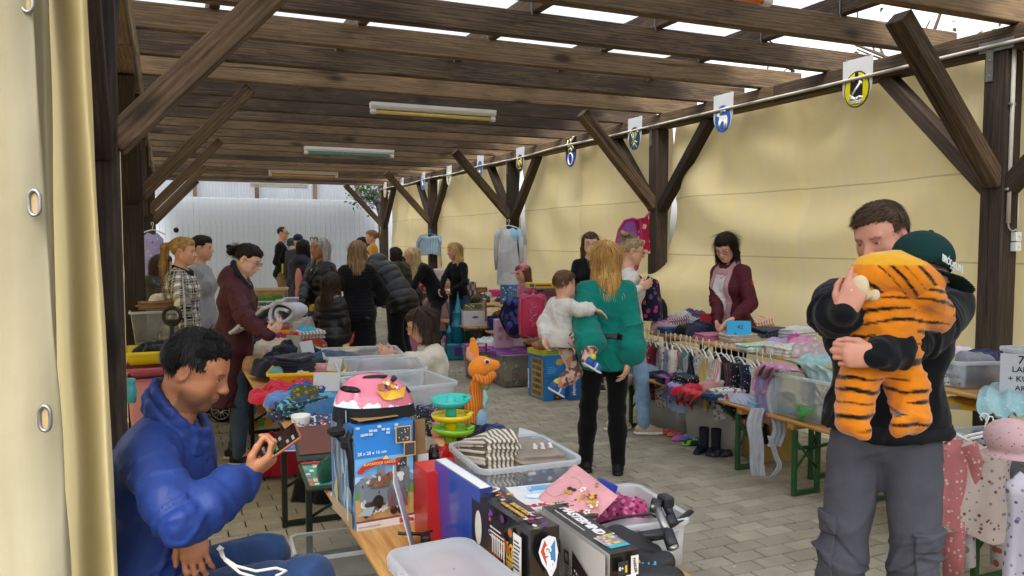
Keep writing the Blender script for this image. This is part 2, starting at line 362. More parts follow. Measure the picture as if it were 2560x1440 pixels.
# ================================================================ ground and pavers
def paver_mat():
 m,t,b=base_mat('grey_concrete_paver');L=t.links.new
 g=N(t,'ShaderNodeNewGeometry');oi=N(t,'ShaderNodeObjectInfo')
 w1=N(t,'ShaderNodeTexWhiteNoise');w1.noise_dimensions='2D'
 mp=N(t,'ShaderNodeMapping');mp.inputs['Scale'].default_value=(1,1,1);L(g.outputs['Position'],mp.inputs[0])
 n0=N(t,'ShaderNodeTexNoise',i_Scale=4.2,i_Detail=3);L(g.outputs['Position'],n0.inputs['Vector'])
 n1=N(t,'ShaderNodeTexNoise',i_Scale=.55,i_Detail=7,i_Roughness=.65);L(g.outputs['Position'],n1.inputs['Vector'])
 n2=N(t,'ShaderNodeTexNoise',i_Scale=170,i_Detail=4,i_Roughness=.9);L(g.outputs['Position'],n2.inputs['Vector'])
 a=N(t,'ShaderNodeMath',operation='MULTIPLY_ADD');L(n1.outputs[0],a.inputs[0]);a.inputs[1].default_value=.5;a.inputs[2].default_value=-.08
 a2=N(t,'ShaderNodeMath',operation='MULTIPLY_ADD');L(n2.outputs[0],a2.inputs[0]);a2.inputs[1].default_value=.75;L(a.outputs[0],a2.inputs[2])
 a3=N(t,'ShaderNodeMath',operation='MULTIPLY_ADD');L(n0.outputs[0],a3.inputs[0]);a3.inputs[1].default_value=.45;L(a2.outputs[0],a3.inputs[2])
 ri=N(t,'ShaderNodeMath',operation='ADD');L(g.outputs['Random Per Island'],ri.inputs[0]);L(oi.outputs['Random'],ri.inputs[1]);rf=N(t,'ShaderNodeMath',operation='FRACT');L(ri.outputs[0],rf.inputs[0])
 a4=N(t,'ShaderNodeMath',operation='MULTIPLY_ADD');L(rf.outputs[0],a4.inputs[0]);a4.inputs[1].default_value=.15;ab=N(t,'ShaderNodeMath',operation='SUBTRACT');L(a3.outputs[0],ab.inputs[0]);ab.inputs[1].default_value=.10;L(ab.outputs[0],a4.inputs[2]);a3=a4
 cr=N(t,'ShaderNodeValToRGB');e=cr.color_ramp
 e.elements[0].position=.35;e.elements[0].color=lin('#6b665a')+(1,);e.elements[1].position=1.05;e.elements[1].color=lin('#b8b09c')+(1,)
 q=e.elements.new(.7);q.color=lin('#97917f')+(1,)
 L(a3.outputs[0],cr.inputs[0])
 sp=N(t,'ShaderNodeTexVoronoi',i_Scale=11);L(g.outputs['Position'],sp.inputs['Vector'])
 sr=N(t,'ShaderNodeMapRange');sr.inputs[1].default_value=.02;sr.inputs[2].default_value=.035;sr.inputs[3].default_value=.5;sr.inputs[4].default_value=0;L(sp.outputs['Distance'],sr.inputs[0])
 mx=N(t,'ShaderNodeMix',data_type='RGBA');L(sr.outputs[0],mx.inputs[0]);L(cr.outputs[0],mx.inputs[6]);mx.inputs[7].default_value=lin('#d5d2c8')+(1,)
 L(mx.outputs[2],b.inputs['Base Color']);b.inputs['Roughness'].default_value=.85;b.inputs['Specular IOR Level'].default_value=.25
 bp=N(t,'ShaderNodeBump',i_Strength=.35,i_Distance=.002);L(n2.outputs[0],bp.inputs['Height']);L(bp.outputs[0],b.inputs['Normal'])
 return m
M_PAVER=paver_mat()
M_JOINT=mat('joint_sand','#39342a',.95,.3,30,.4,90)
g=MB();g.add([(-250,-250,-.014),(250,-250,-.014),(250,250,-.014),(-250,250,-.014)],[(0,1,2,3)])
ground=tag(g.obj('ground',M_JOINT),kind='structure')
PL,PW,JN=.2125,.1145,.0085
def paver_bm(mb,x,y,z,rx,ry):
 mb.box((x,y,z-.03),(PL-JN,PW-JN,.06),bev=.004,M=Matrix.Translation((x,y,z))@Matrix.Rotation(rx,4,'X')@Matrix.Rotation(ry,4,'Y')@Matrix.Translation((-x,-y,-z)))
slots=[]
for j in range(int(20.3/PW)):
 yy=1.3+j*PW
 for i in range(int(7.2/PL)+1):
  xx=-1.2+i*PL+(.5*PL if j%2 else 0)+.02
  slots.append((xx,yy))
def seen(x,y):
 q=np.array([x,y,0])-_C;d=q@_f
 if d<.5:return None
 px,py=1280+FPX*(q@_r)/d,720-FPX*(q@_u)/d
 if not(-30<px<2590 and py<1460):return None
 if(.5<x<1.75 and y<6.9):return None
 return d
key={s:seen(*s)for s in slots}
near=set(sorted((s for s in slots if key[s]),key=lambda s:key[s])[:300])
bm0=MB();bm0.box((0,0,-.03),(PL-JN,PW-JN,.06),bev=.004);paver_me=bm0.mesh('paver',M_PAVER)
rest=MB()
for s in slots:
 z=random.uniform(-.0025,.0015);rx,ry=random.gauss(0,.008),random.gauss(0,.006)
 if s in near:
  o=link('paver',paver_me,ground,(s[0],s[1],z));o.rotation_euler=(rx,ry,random.gauss(0,.006))
 else:
  paver_bm(rest,s[0],s[1],z,rx,ry)
tag(rest.obj('paver_field',M_PAVER,ground),kind='stuff')
# ================================================================ timber shelter
shelter=thing('timber_shelter','long dark brown timber shelter with braced posts and exposed rafters','shelter',(2.4,3.55,0))
SO=Vector((2.4,3.55,0))
_tim={}
def timber(name,p0,p1,wd,ht,up=(0,0,1),m=None,parent=None,off=None,bev=.006):
 p0,p1=Vector(p0)-(SO if parent is None else off or Vector((0,0,0))),Vector(p1)-(SO if parent is None else off or Vector((0,0,0)))
 L=(p1-p0).length;k=(round(L,3),wd,ht,m)
 if k not in _tim:
  b=MB();b.box((L/2,0,0),(L,wd,ht),bev=bev);_tim[k]=b.mesh(name,m or W_DARK)
 o=link(name,_tim[k],parent or shelter)
 d=(p1-p0).normalized();u=Vector(up)
 if abs(d.dot(u))>.95:u=Vector((0,1,0))
 o.matrix_local=frame(p0,d,u);return o
RX,LX=5.1,-.235
PY=[3.55,7.53,11.59,15.7,19.62]
for y in PY:
 p=timber('post',(RX,y,0),(RX,y,2.947),.16,.16,m=W_DARKP)
 p=timber('post',(LX,y,0),(LX,y,2.947),.16,.16,m=W_DARKP)
 for(x,s)in((RX-.0785,-1),(LX+.0785,1)):
  timber('brace',(x-s*.02,y,2.10),(x+s*.90,y,3.075),.11,.13,up=(0,1,0))
 for x in(RX,LX):
  for s in(-1,1):timber('brace',(x,y+s*.06,2.06),(x,y+s*.93,2.965),.10,.12,up=(1,0,0),m=W_DARKP)
timber('post',(LX-.10,3.37,0),(LX-.10,3.37,2.947),.14,.14,m=W_DARKP)
for x in(RX,LX):
 for y0,y1 in((-1.0,5.63),(5.635,9.5),(9.505,13.6),(13.605,19.9)):
  timber('beam',(x,y0,3.025),(x,y1,3.025),.16,.15)
RY=[1.86+.793*i for i in range(24)]
for y in RY:timber('rafter',(-.42,y,3.191),(5.50,y,3.191),.08,.172)
for x in(.35,1.36,2.38,3.38,4.36):
 for y0,y1 in((-.6,9.0),(9.01,20.4)):timber('purlin',(x,y0,3.348),(x,y1,3.348),.07,.14)
 mb=MB()
for y in RY[3:8]:
 for x in(1.36,2.38,3.38,4.36):
  mb=MB();mb.box((x-.042,y-.044,3.34),(.012,.004,.17));mb.box((x-.042,y-.064,3.41),(.004,.04,.03))
  o=mb.obj('joist_bracket',M_METAL,shelter,-SO)
for y in PY:
 mb=MB();mb.box((RX-.0825,y,2.99),(.005,.24,.07));mb.box((RX-.0835,y+.04,2.86),(.005,.05,.19))
 for yy,zz in((y-.1,2.99),(y-.05,2.99),(y+.1,2.99),(y+.05,2.99),(y+.04,2.9),(y+.04,2.8)):mb.cyl((RX-.082,yy,zz),(RX-.09,yy,zz),.008,n=6)
 mb.obj('bracket_plate',M_METAL,shelter,-SO)
def sheet_mat():
 m,t,b=base_mat('translucent_corrugated_sheet');L=t.links.new;o=t.nodes['Material Output']
 b.inputs['Base Color'].default_value=(.75,.78,.82,1);b.inputs['Roughness'].default_value=.3
 tr=N(t,'ShaderNodeBsdfTranslucent');tr.inputs[0].default_value=(.46,.49,.54,1)
 tc=N(t,'ShaderNodeTexCoord');n1=N(t,'ShaderNodeTexNoise',i_Scale=3,i_Detail=6);L(tc.outputs['Object'],n1.inputs[0])
 cr=N(t,'ShaderNodeMapRange');cr.inputs[3].default_value=.72;cr.inputs[4].default_value=.92;L(n1.outputs[0],cr.inputs[0])
 ms=N(t,'ShaderNodeMixShader');L(cr.outputs[0],ms.inputs[0]);L(b.outputs[0],ms.inputs[1]);L(tr.outputs[0],ms.inputs[2]);L(ms.outputs[0],o.inputs[0])
 return m
M_SHEET=sheet_mat()
for y0,y1 in((-1.2,3.0),(3.02,7.2),(7.22,11.5),(11.52,15.8),(15.82,20.6)):
 n=int((y1-y0)/.0125)
 mb=MB();mb.grid(lambda u,v,y0=y0,y1=y1:(-.55+5.15*u,y0+(y1-y0)*v,3.440+.009*math.sin(2*math.pi*(y0+(y1-y0)*v)/.076)),1,n)
 mb.obj('roof_sheet',M_SHEET,shelter,-SO)
 # ================================================================ tarpaulins
def sm(a,b,x):
 t=min(1,max(0,(x-a)/(b-a)));return t*t*(3-2*t)
def panel(label,x0,y0,y1,seed,wrap=False,sgn=1,nz=70,swag=1.0,parts=True):
 rn=random.Random(seed);ph=[rn.uniform(0,6.28)for _ in range(8)]
 zt,zb=3.03,.03
 ny=max(20,int(abs(y1-y0)*26))
 def fn(u,v):
  z=zb+(zt-zb)*v;ye=y1
  if wrap:ye=y1+.36*sm(1.5,1.28,z)
  y=y0+(ye-y0)*u;L=y1-y0
  dz=zt-z;c=(u-.45)
  r=math.sqrt((c*L*.55)**2+(dz-.1)**2)
  x=swag*.055*math.sin(r*8.5+ph[0]+.8*math.sin(y*1.3+ph[1]))*sm(0,.5,dz)*sm(2.6,1.2,dz)
  x+=.035*math.sin(y*5.5+ph[2]+1.2*math.sin(z*1.7+ph[3])+dz*(1.6 if u>.5 else-1.6))*sm(.0,.25,dz)*(.4+.6*math.exp(-dz*1.2))
  x+=.05*math.sin(y*1.9+ph[4])*sm(0,.6,dz)+.012*math.sin(y*17+ph[5]+dz*3)*math.exp(-dz*2.5)
  x+=.02*math.sin(z*6+y*2.2+ph[6])*sm(1.2,2.4,dz)
  for zs in(2.18,1.56,.72):
   x-=.014*math.exp(-((z-zs)/.012)**2)
  for k in(.37,.74):
   x-=.006*math.exp(-((u-k)*L/.012)**2)
  xx=x0+sgn*x
  if wrap:
   wv=sm(1.5,1.2,z)*sm(6.7,7.2,y)
   xx-=wv*.34;xx+=wv*.07*math.sin(y*13+z*3)+wv*.04*math.sin(z*9-y*6)
  return(xx-x0,y-y0,z)
 mb=MB();mb.grid(fn,ny,nz)
 t=mb.obj('tarpaulin',M_TARP,None,(x0,y0,0))
 return tag(t,label,'tarpaulin','tarpaulins closing the sides of the shelter')
panel('cream tarpaulin with deep swag folds between the two nearest right posts',5.235,3.66,7.41,3,wrap=True)
panel('cream tarpaulin bay behind the pink play tunnel and the long haired woman with glasses',5.235,7.48,11.50,5,swag=.4)
panel('cream tarpaulin bay behind the long hung grey dress',5.235,11.6,15.62,8,swag=.35)
panel('cream tarpaulin bay furthest along the right side, beside the white boarded wall',5.235,15.72,19.55,11,swag=.35)
panel('narrow strip of cream tarpaulin right of the post with the junction boxes',5.235,.6,3.56,13,swag=.3)
panel('sliver of cream tarpaulin behind the nearest left post',LX-.12,3.8,7.5,14,sgn=-1,swag=.3)
panel('sliver of cream tarpaulin behind the second left post',LX-.12,7.6,11.5,15,sgn=-1,swag=.3)
panel('cream tarpaulin closing the far end of the left side',LX-.12,11.6,20.4,16,sgn=-1,swag=.3)
def cam_xy(px,d):
 v=at(px,600,d=d);return v[0],v[1]
cur0=Vector((*cam_xy(120,1.8),0))
def curtain_strip(pts,lean,name,m,parent,amp=.004,seed=0,n=60,zt=3.0):
 rn=random.Random(seed);ph=[rn.uniform(0,6.28)for _ in range(6)]
 P=[Vector((*cam_xy(px,d),0))for px,d in pts]
 Q=[]
 for i in range(len(P)-1):
  a,b_,c_,d_=P[max(0,i-1)],P[i],P[i+1],P[min(len(P)-1,i+2)]
  for k in range(10):
   t=k/10
   Q.append(.5*((2*b_)+(c_-a)*t+(2*a-5*b_+4*c_-d_)*t*t+(3*b_-a-3*c_+d_)*t**3))
 Q.append(P[-1])
 lat=Vector((_r[0],_r[1],0));dep=Vector((_f[0],_f[1],0)).normalized()
 def fn(u,v):
  i=u*(len(Q)-1);k=min(int(i),len(Q)-2);q=Q[k].lerp(Q[k+1],i-k)
  z=.02+(zt-.02)*v;e=lean[0]+(lean[1]-lean[0])*u
  q=q+lat*(e*(z-1.6))+dep*(amp*(math.sin(z*3.1+u*4+ph[0])+.6*math.sin(z*7.3+u*9+ph[1])+.4*math.sin(z*13-u*11+ph[2])))
  return(q.x-cur0.x,q.y-cur0.y,z)
 mb=MB();mb.grid(fn,len(Q)*2,n);return mb.obj(name,m,parent)
curtain=thing('tarpaulin_curtain','weathered cream tarpaulin curtain with metal eyelets at the near left edge','curtain',cur0)
curtain_strip([(-420,1.72),(-150,1.76),(20,1.74),(112,1.77),(121,1.79),(116,1.81)],(-.01,-.035),'outer_flap',M_TARP_W,curtain,.007,1)
curtain_strip([(60,1.90),(112,1.88),(128,1.90),(133,1.94),(126,1.99),(110,2.02)],(.01,.015),'middle_fold',M_TARP_W,curtain,.004,2)
curtain_strip([(90,2.18),(125,2.16),(160,2.06),(205,1.96),(238,1.93),(252,1.97),(250,2.03),(232,2.1)],(-.02,-.022),'inner_fold',M_TARP_Y,curtain,.004,3)
def eyelet(px,py):
 p=Vector(at(px,py,d=1.745))-cur0;lat=Vector(_r);dep=-Vector((_f[0],_f[1],0)).normalized()
 mb=MB();M_=Matrix(((lat.x,0,dep.x,p.x),(lat.y,0,dep.y,p.y),(0,1,0,p.z),(0,0,0,1)))
 pts=[M_@Vector((.0125*math.cos(a),(.0185 if True else 0)*math.sin(a)+(.009 if math.sin(a)>0 else-.009),.012))for a in[2*math.pi*k/24 for k in range(24)]]
 mb.tube(pts,.0042,8,closed=True)
 mb.prism(ell(.011,.024,20),.002,1,M_@Matrix.Translation((0,0,.008)))
 mb.obj('eyelet',[M_METAL,mat('eyelet_hole','#a9926a',.9,.2)],curtain)
for q in((76,2),(94,508),(120,1043)):eyelet(*q)
# ================================================================ back wall and what is behind it
BY=21.0
wall=thing('board_wall','white painted vertical board wall across the far end','wall',(2.5,BY,0))
xx=-1.3;k=0
while xx<6.4:
 wd=.128;b=MB();b.box((0,.015,1.385),(wd-.004,.028,2.77),bev=.004)
 o=b.obj('plank',W_WHITE,wall,(xx-2.5,random.uniform(-.002,.002),random.uniform(-.006,.006)));xx+=wd;k+=1
b=MB();b.box((0,.09,.5),(7.8,.06,.1));b.box((0,.09,2.3),(7.8,.06,.1));b.obj('wall_rail',W_WHITE,wall)
p=at(440,575,y=BY);b=MB();b.cyl((p[0]-2.5,-.012,p[2]),(p[0]-2.5,.004,p[2]),.062,n=20);b.cyl((p[0]-2.5,-.016,p[2]),(p[0]-2.5,-.012,p[2]),.048,n=20,mi=0)
b.obj('knot_hole',mat('knot_hole_black','#08080a',.8,.2),wall)  # black disc stands in for a dark knot hole in the boards
scr=thing('corrugated_screen','bright corrugated sheet screen on brown posts behind the white wall','screen',(2.5,21.9,0))
n=int(9/.0127)
b=MB();b.grid(lambda u,v:(-4.5+9*u,.008*math.sin(2*math.pi*9*u/.076),2.2+2.2*v),n,1);b.obj('screen_sheet',M_SHEET,scr)
for px in(487,642,787,893):
 q=at(px,475,y=21.8);timber('screen_post',(q[0],21.8,0),(q[0],21.8,4.2),.1,.1,m=W_DARK,parent=scr,off=Vector((2.5,21.9,0)))
 # ================================================================ light fittings
LAMP_COL=['#e8701c','#e0c765','#3f8f86','#e09a3a','#d8d6c8']
LAMP_NAME=['bare fluorescent fitting with orange tube at the top edge','nearest whole fluorescent fitting with yellow tube under the rafters','fluorescent fitting with green tube under the rafters','fluorescent fitting with yellow orange tube under the rafters','pale fluorescent fitting furthest back, before the bright screen']
for i,(ly,c)in enumerate(zip((4.02,7.93,12.02,16.3,20.0),LAMP_COL)):
 x0,x1=(1.93,3.28)
 if i==0:x1=at(1925,4,z=3.01)[0];ly=at(1925,4,z=3.01)[1];x0=x1-1.35
 L=thing('fluorescent_lamp',LAMP_NAME[i],'lamp',((x0+x1)/2,ly,3.10),0,'fluorescent fittings under the rafters')
 h=(x1-x0)/2
 b=MB();b.prism([(-.05,0),(.05,0),(.045,-.035),(.03,-.06),(-.03,-.06),(-.045,-.035)],2*h,0,Matrix.Translation((-h,0,0))@Matrix(((0,0,1,0),(1,0,0,0),(0,1,0,0),(0,0,0,1))))
 b.obj('housing',M_WHITE,L)
 mt=mat('tube_'+c[1:],c,.25,.05,4,spec=.6)
 b=MB();b.cyl((-h+.05,0,-.092),(h-.05,0,-.092),.019,n=12);b.obj('tube',mt,L)
 for s in(-1,1):
  b=MB();b.cyl((s*(h-.055),0,-.092),(s*(h-.0),0,-.092),.026,n=12);b.box((s*(h-.03),0,-.07),(.05,.035,.05),bev=.008);b.obj('end_cap',M_WHITE,L)
  # ================================================================ conduit, junction boxes, cable
cdt=thing('cable_conduit','grey white cable conduit clipped along the right eave beam and down the near post','conduit',(5.0,3.5,0))
pts=[]
for k in range(60):
 y=1.0+18.6*k/59;wob=.012*math.sin(y*2.1)*(1 if y>9 else.2)
 pts.append((RX-.095-5.0,y-3.5,2.985+wob+(.0 if y<12 else-.01)))
b=MB();b.tube(pts,.0135,8);b.obj('conduit_run',mat('conduit_grey','#b9b4ac',.5,.08),cdt)
yy=3.455;b=MB();b.tube([(.06,yy-3.5-.0,3.6),(.06,yy-3.5,2.2),(.06,yy-3.5,1.83)],.0135,8);b.obj('conduit_drop',mat('conduit_grey','#b9b4ac'),cdt)
for zz in(2.6,2.05):
 b=MB();b.box((.06,yy-3.5+.005,zz),(.05,.03,.02),bev=.004);b.obj('conduit_clip',M_METAL,cdt)
b=MB();b.tube([(.06,yy-3.5,1.84),(.065,yy-3.5-.003,1.80),(.09,yy-3.5-.01,1.775),(.13,yy-3.5-.01,1.79),(.14,yy-3.5-.01,1.77)],.006,6);b.obj('cable',mat('cable_grey','#a8a49c',.5),cdt)
for zz,lb in((1.742,'upper white junction box on the near right post'),(1.675,'lower white junction box on the near right post')):
 b=MB();b.box((0,-.02,0),(.055,.04,.06),bev=.004)
 t=b.obj('junction_box',M_WHITE,None,(5.140,3.47,zz-.0));tag(t,lb,'box','junction boxes on the near right post')
 b=MB();b.cyl((.0,-.0405,.0),(.0,-.043,.0),.004,n=8);b.obj('screw',M_METAL,t)
lc=MB();P=[]
for k in range(40):
 y=3.7+16*k/39;P.append((LX+.105,y,3.0-.05*abs(math.sin(y*1.55))))
lc.tube(P,.012,6);lc.tube([(x+.0,y+.1,z+.03)for x,y,z in P],.007,6)
tag(lc.obj('power_cable',mat('cable_old','#9b8f80',.6)),'old grey cables sagging along the left eave beam','cable')
# ================================================================ guild shields
def plate_outline(wd=.145,ht=.37):return[(-wd,ht/2),(-wd,-ht/2+.17)]+[(wd*math.cos(R(a)),-ht/2+.17+.17*math.sin(R(a)))for a in range(190,351,10)]+[(wd,-ht/2+.17),(wd,ht/2)]
C_=lambda h:mat('sign_'+h[1:],h,.45,.04,5)
SHIELD=[(4.68,2.955,'yellow shield with black car and wrench, nearest on the eave beam','#c6c7ca','#cfc40e'),(6.31,2.95,'blue shield with white lamb on the eave beam','#c4c7cc','#2f62ae'),(7.89,2.945,'navy shield with crossed tools on the eave beam','#c0c4ca','#223f63'),(9.46,2.90,'black and blue shield with pale lion above a white ring','#0f1013','#1c3fa0'),(11.11,2.945,'navy shield with yellow tree figure on the eave beam','#c0c4ca','#1e3a66'),(12.78,3.0,'blue shield with yellow foot half behind a brace','#c0c4ca','#41689c'),(14.41,2.945,'white shield with green sprig and red figure','#c4c6c8','#dcdcd2'),(16.07,2.95,'pale shield with plain bright blue oval','#c4c6c8','#3a7cc2'),(17.70,2.95,'faint white shield half hidden behind the far brace','#c2c5c8','#c8d0da'),(19.2,2.95,'pale shield with peach oval, furthest on the eave beam','#c2c5c8','#d8b78a')]
for i,(y,z,lb,cp,ce)in enumerate(SHIELD):
 s=thing('guild_shield',lb,'sign',(RX-.0835,y,z),0,'guild shields along the eave beam')
 F_=Matrix(((0,0,-1,0),(-1,0,0,0),(0,1,0,0),(0,0,0,1)))
 b=MB();b.prism(plate_outline(),.006,0,F_);b.obj('plate',C_(cp),s)
 for sx in(-.11,.11):
  b=MB();b.cyl(F_@Vector((sx,.19,.006)),F_@Vector((sx,.19,.01)),.006,n=8);b.obj('screw',M_METAL,s)
 T=lambda d:F_@Matrix.Translation((0,-.055,d))
 if i==3:
  o_=[(-.145,-.02)]+[(-.145,-.035)]+[(.145*math.cos(R(a)),-.035+.17*math.sin(R(a)))for a in range(190,351,10)]+[(.145,-.035),(.145,-.02)]
  b=MB();b.prism(o_,.003,0,F_@Matrix.Translation((0,0,.006)));b.obj('blue_field',C_(ce),s)
  b=MB();b.tube([F_@Vector((.065*math.cos(a),-.1+.075*math.sin(a),.01))for a in[2*math.pi*k/24 for k in range(24)]],.012,6,closed=True);b.obj('ring',C_('#dcdfe4'),s)
  b=MB()
  for pl in([(0,.17),(.01,.11),(.0,.04)],[(0,.12),(.06,.16),(.08,.19)],[(0,.1),(.05,.08),(.085,.03)],[(0,.05),(-.04,.03),(-.06,-.01)],[(0,.05),(.03,.02),(.02,-.01)],[(-.01,.09),(-.06,.07),(-.09,.11),(-.07,.16)]):
   b.tube([F_@Vector((x,yy,.009))for x,yy in pl],.011,6)
  b.obj('lion',C_('#d8cfa8'),s);continue
 if i==0:
  b=MB();b.prism(ell(.125,.142),.002,0,T(.006));b.obj('rim',C_('#101010'),s)
 b=MB();b.prism(ell(.115,.132),.003,0,T(.0075));b.obj('oval',C_(ce),s)
 b=MB();m_=C_('#e6e7e8');nm='emblem'
 def st(pl,r=.008,dd=.012):b.tube([T(dd)@Vector((x,yy,0))for x,yy in pl],r,6)
 if i==0:
  c=MB();c.prism([(-.06,.05),(-.055,.075),(-.02,.06),(-.015,.13),(.015,.13),(.02,.06),(.055,.075),(.06,.05),(.06,-.07),(-.06,-.07)],.003,0,T(.0105));c.obj('bottle',C_('#15161a'),s)
  st([(-.045,-.045),(.04,.045)],.009,.015);st([(.03,.055),(.045,.05),(.052,.035)],.009,.015);st([(-.055,-.04),(-.045,-.05),(-.03,-.055)],.009,.015)
  st([(-.06,-.07),(-.03,-.06),(-.02,-.08)],.01,.014);st([(.06,-.07),(.03,-.06),(.02,-.08)],.01,.014);st([(-.06,-.092),(.06,-.092)],.006,.014);st([(-.055,-.105),(.055,-.105)],.005,.014)
  st([(-.01,-.06),(-.01,-.085)],.005,.014);st([(.01,-.06),(.01,-.085)],.005,.014)
 elif i==1:
  c=[(-.05,.02),(-.02,.035),(.06,.03),(.075,.0),(.07,-.03),(.03,-.03),(-.02,-.02),(-.045,-.01)];b.prism(c,.004,0,T(.0105))
  b.prism([(-.085,.05),(-.06,.065),(-.035,.06),(-.03,.03),(-.055,.025),(-.085,.035)],.004,0,T(.0105))
  for x0_,x1_ in((-.04,-.055),(-.015,-.06),(.04,.03),(.065,.06)):st([(x0_,-.01),(x1_,-.095)],.008)
  st([(-.03,.05),(.0,.09),(.06,.1)],.012);st([(.0,.08),(.05,.07)],.008)
 elif i==2:
  m_=C_('#c9c48a')
  for a in(-28,-10,10,28):st([(math.sin(R(a))*.02,-.03),(math.sin(R(a))*.17,.09)],.006)
  st([(-.06,-.05),(-.02,-.03),(.02,-.03),(.06,-.05)],.007)
  for a in(-28,0,28):st([(0,-.04),(math.sin(R(a))*.13,-.11)],.004)
  st([(-.08,.07),(-.06,.08)],.014);st([(.075,.08),(.085,.06)],.014)
 elif i==4:
  m_=C_('#c6b440')
  for sg in(-1,1):st([(sg*.02,-.06),(sg*.03,.0),(sg*.065,.06),(sg*.04,.08)],.014);st([(sg*.03,0),(sg*.01,.05)],.01);st([(sg*.05,.03),(sg*.07,-.04)],.01)
  st([(-.05,-.08),(.05,-.08)],.01)
 elif i==5:m_=C_('#d3b73c');st([(0,-.03),(0,-.09)],.02)
 elif i==6:m_=C_('#6f9a5a');st([(0,.06),(0,0)],.01);st([(-.05,.05),(0,.01),(.05,.05)],.012)
 elif i==7:m_=C_('#dfe4ea');st([(-.02,.08),(.0,.02),(-.03,-.06)],.012);st([(0,.02),(.03,-.05)],.01)
 else:m_=C_('#c9a070' if i==9 else '#aab4c0');st([(-.03,.05),(.03,-.05)],.012);st([(.03,.05),(-.03,-.05)],.012)
 b.obj(nm,m_,s)
 if i==6:
  b=MB();
  for q in((-.0,-.03),(.0,-.06)):b.tube([T(.012)@Vector((q[0]-.012,q[1],0)),T(.012)@Vector((q[0]+.012,q[1]-.01,0))],.012,6)
  b.obj('red_figure',C_('#b04038'),s)
  # ================================================================ plants outside
M_LEAF=mat('lilac_leaf','#3f6b2e',.6,.4,5,trans=.3)
M_BLOS=mat('lilac_blossom','#a878ad',.8,.25,9,trans=.2)
M_BARK=mat('bark','#4b4034',.9,.25,10,.6,30)
def leaf_quads(mb,pts,size,rn,mi=0):
 for p in pts:
  a=Vector((rn.gauss(0,1),rn.gauss(0,1),rn.gauss(0,.6))).normalized();c=a.cross(Vector((rn.gauss(0,1),rn.gauss(0,1),rn.gauss(0,1)))).normalized()
  s=size*rn.uniform(.6,1.3);n_=a.cross(c)*s*.15
  mb.add([p,p+a*s*.5+c*s*.32-n_,p+a*s,p+a*s*.5-c*s*.32-n_],[(0,1,2),(0,2,3)],mi)
rn=random.Random(5)
lil=thing('lilac_shrub','lilac shrub with green leaves and purple blossom hanging over the white wall corner','shrub',(5.05,20.4,0))
b=MB()
for k in range(7):
 tip=Vector((-.35+.12*k*.7+rn.uniform(-.1,.1),rn.uniform(-.2,.1),2.75+rn.uniform(-.15,.3)))
 b.tube([(0.25,.3,0),(0.2,.25,1.6),(.12,.1,2.6),tip],[.03,.025,.018,.006],6)
b.obj('stem',M_BARK,lil)
b=MB();pts=[]
for k in range(420):
 pts.append(Vector((rn.gauss(-.12,.26),rn.gauss(-.05,.18),2.86+rn.gauss(0,.17))))
leaf_quads(b,pts,.1,rn);b.obj('foliage',M_LEAF,lil)
for cx,cz in((-.42,2.82),(-.35,2.68),(-.2,2.62),(.0,2.75),(-.1,2.97)):
 b=MB();leaf_quads(b,[Vector((cx+rn.gauss(0,.05),-.25+rn.gauss(0,.04),cz+rn.gauss(0,.055)))for _ in range(90)],.035,rn);b.obj('blossom',M_BLOS,lil)
def bare_tree(label,base,h,seed,leafy=False,dens=1.0):
 rn=random.Random(seed);t=thing('outside_tree',label,'tree',base)
 br=MB();tips=[]
 def grow(p,d,L,r,lv):
  q=p+d*L;mid=p+d*L*.5+Vector((rn.gauss(0,.04),rn.gauss(0,.04),rn.gauss(0,.03)))*L
  (tr if lv==0 else br).tube([p,mid,q],[r,r*.85,r*.65],8 if lv<2 else 4,cap=False)
  if lv>=4:tips.append(q);return
  for k in range(3 if lv else 4):
   a=Vector((rn.gauss(0,1),rn.gauss(0,1),rn.gauss(0.15,.7))).normalized()
   grow(p+d*L*(.55+.45*rn.random())if k else q,(d*.75+a*.75).normalized(),L*rn.uniform(.55,.8),r*.58,lv+1)
   if lv>=2:tips.append(q)
 tr=MB();grow(Vector((0,0,0)),Vector((.02,0,1)),h*.4,.13,0)
 tr.obj('trunk',M_BARK,t);br.obj('branches',M_BARK,t)
 lf=MB();leaf_quads(lf,[p+Vector((rn.gauss(0,.15),rn.gauss(0,.15),rn.gauss(0,.15)))for p in tips for _ in range(2 if leafy else 1)],.09,rn)
 lf.obj('crown',mat('spring_leaf','#5a6b34',.7,.4,5,trans=.3),t);return t
bare_tree('thin branched tree seen through the gap under the eave',(9.2,6.6,0),6.2,3)
bare_tree('second thin branched tree beyond the eave, nearer the near right post',(9.8,4.4,0),6.6,9)
rn=random.Random(21);b=MB()
for _ in range(170):
 x,y=rn.uniform(1.5,4.0),2.4+rn.random()**1.4*9;a=rn.uniform(0,6.28);l=rn.uniform(.006,.016);c,q=math.cos(a)*l,math.sin(a)*l
 b.add([(x-c,y-q,.004),(x+q*.4,y-c*.4,.005),(x+c,y+q,.007),(x-q*.4,y+c*.4,.005)],[(0,1,2,3)],0 if rn.random()<.75 else 1)
tag(b.obj('fallen_petals',[mat('white_petal','#cfcbc0',.8),mat('dry_leaf_bit','#5a4630',.9)]),'white petals and dry bits scattered on the paving','litter',None,'stuff')
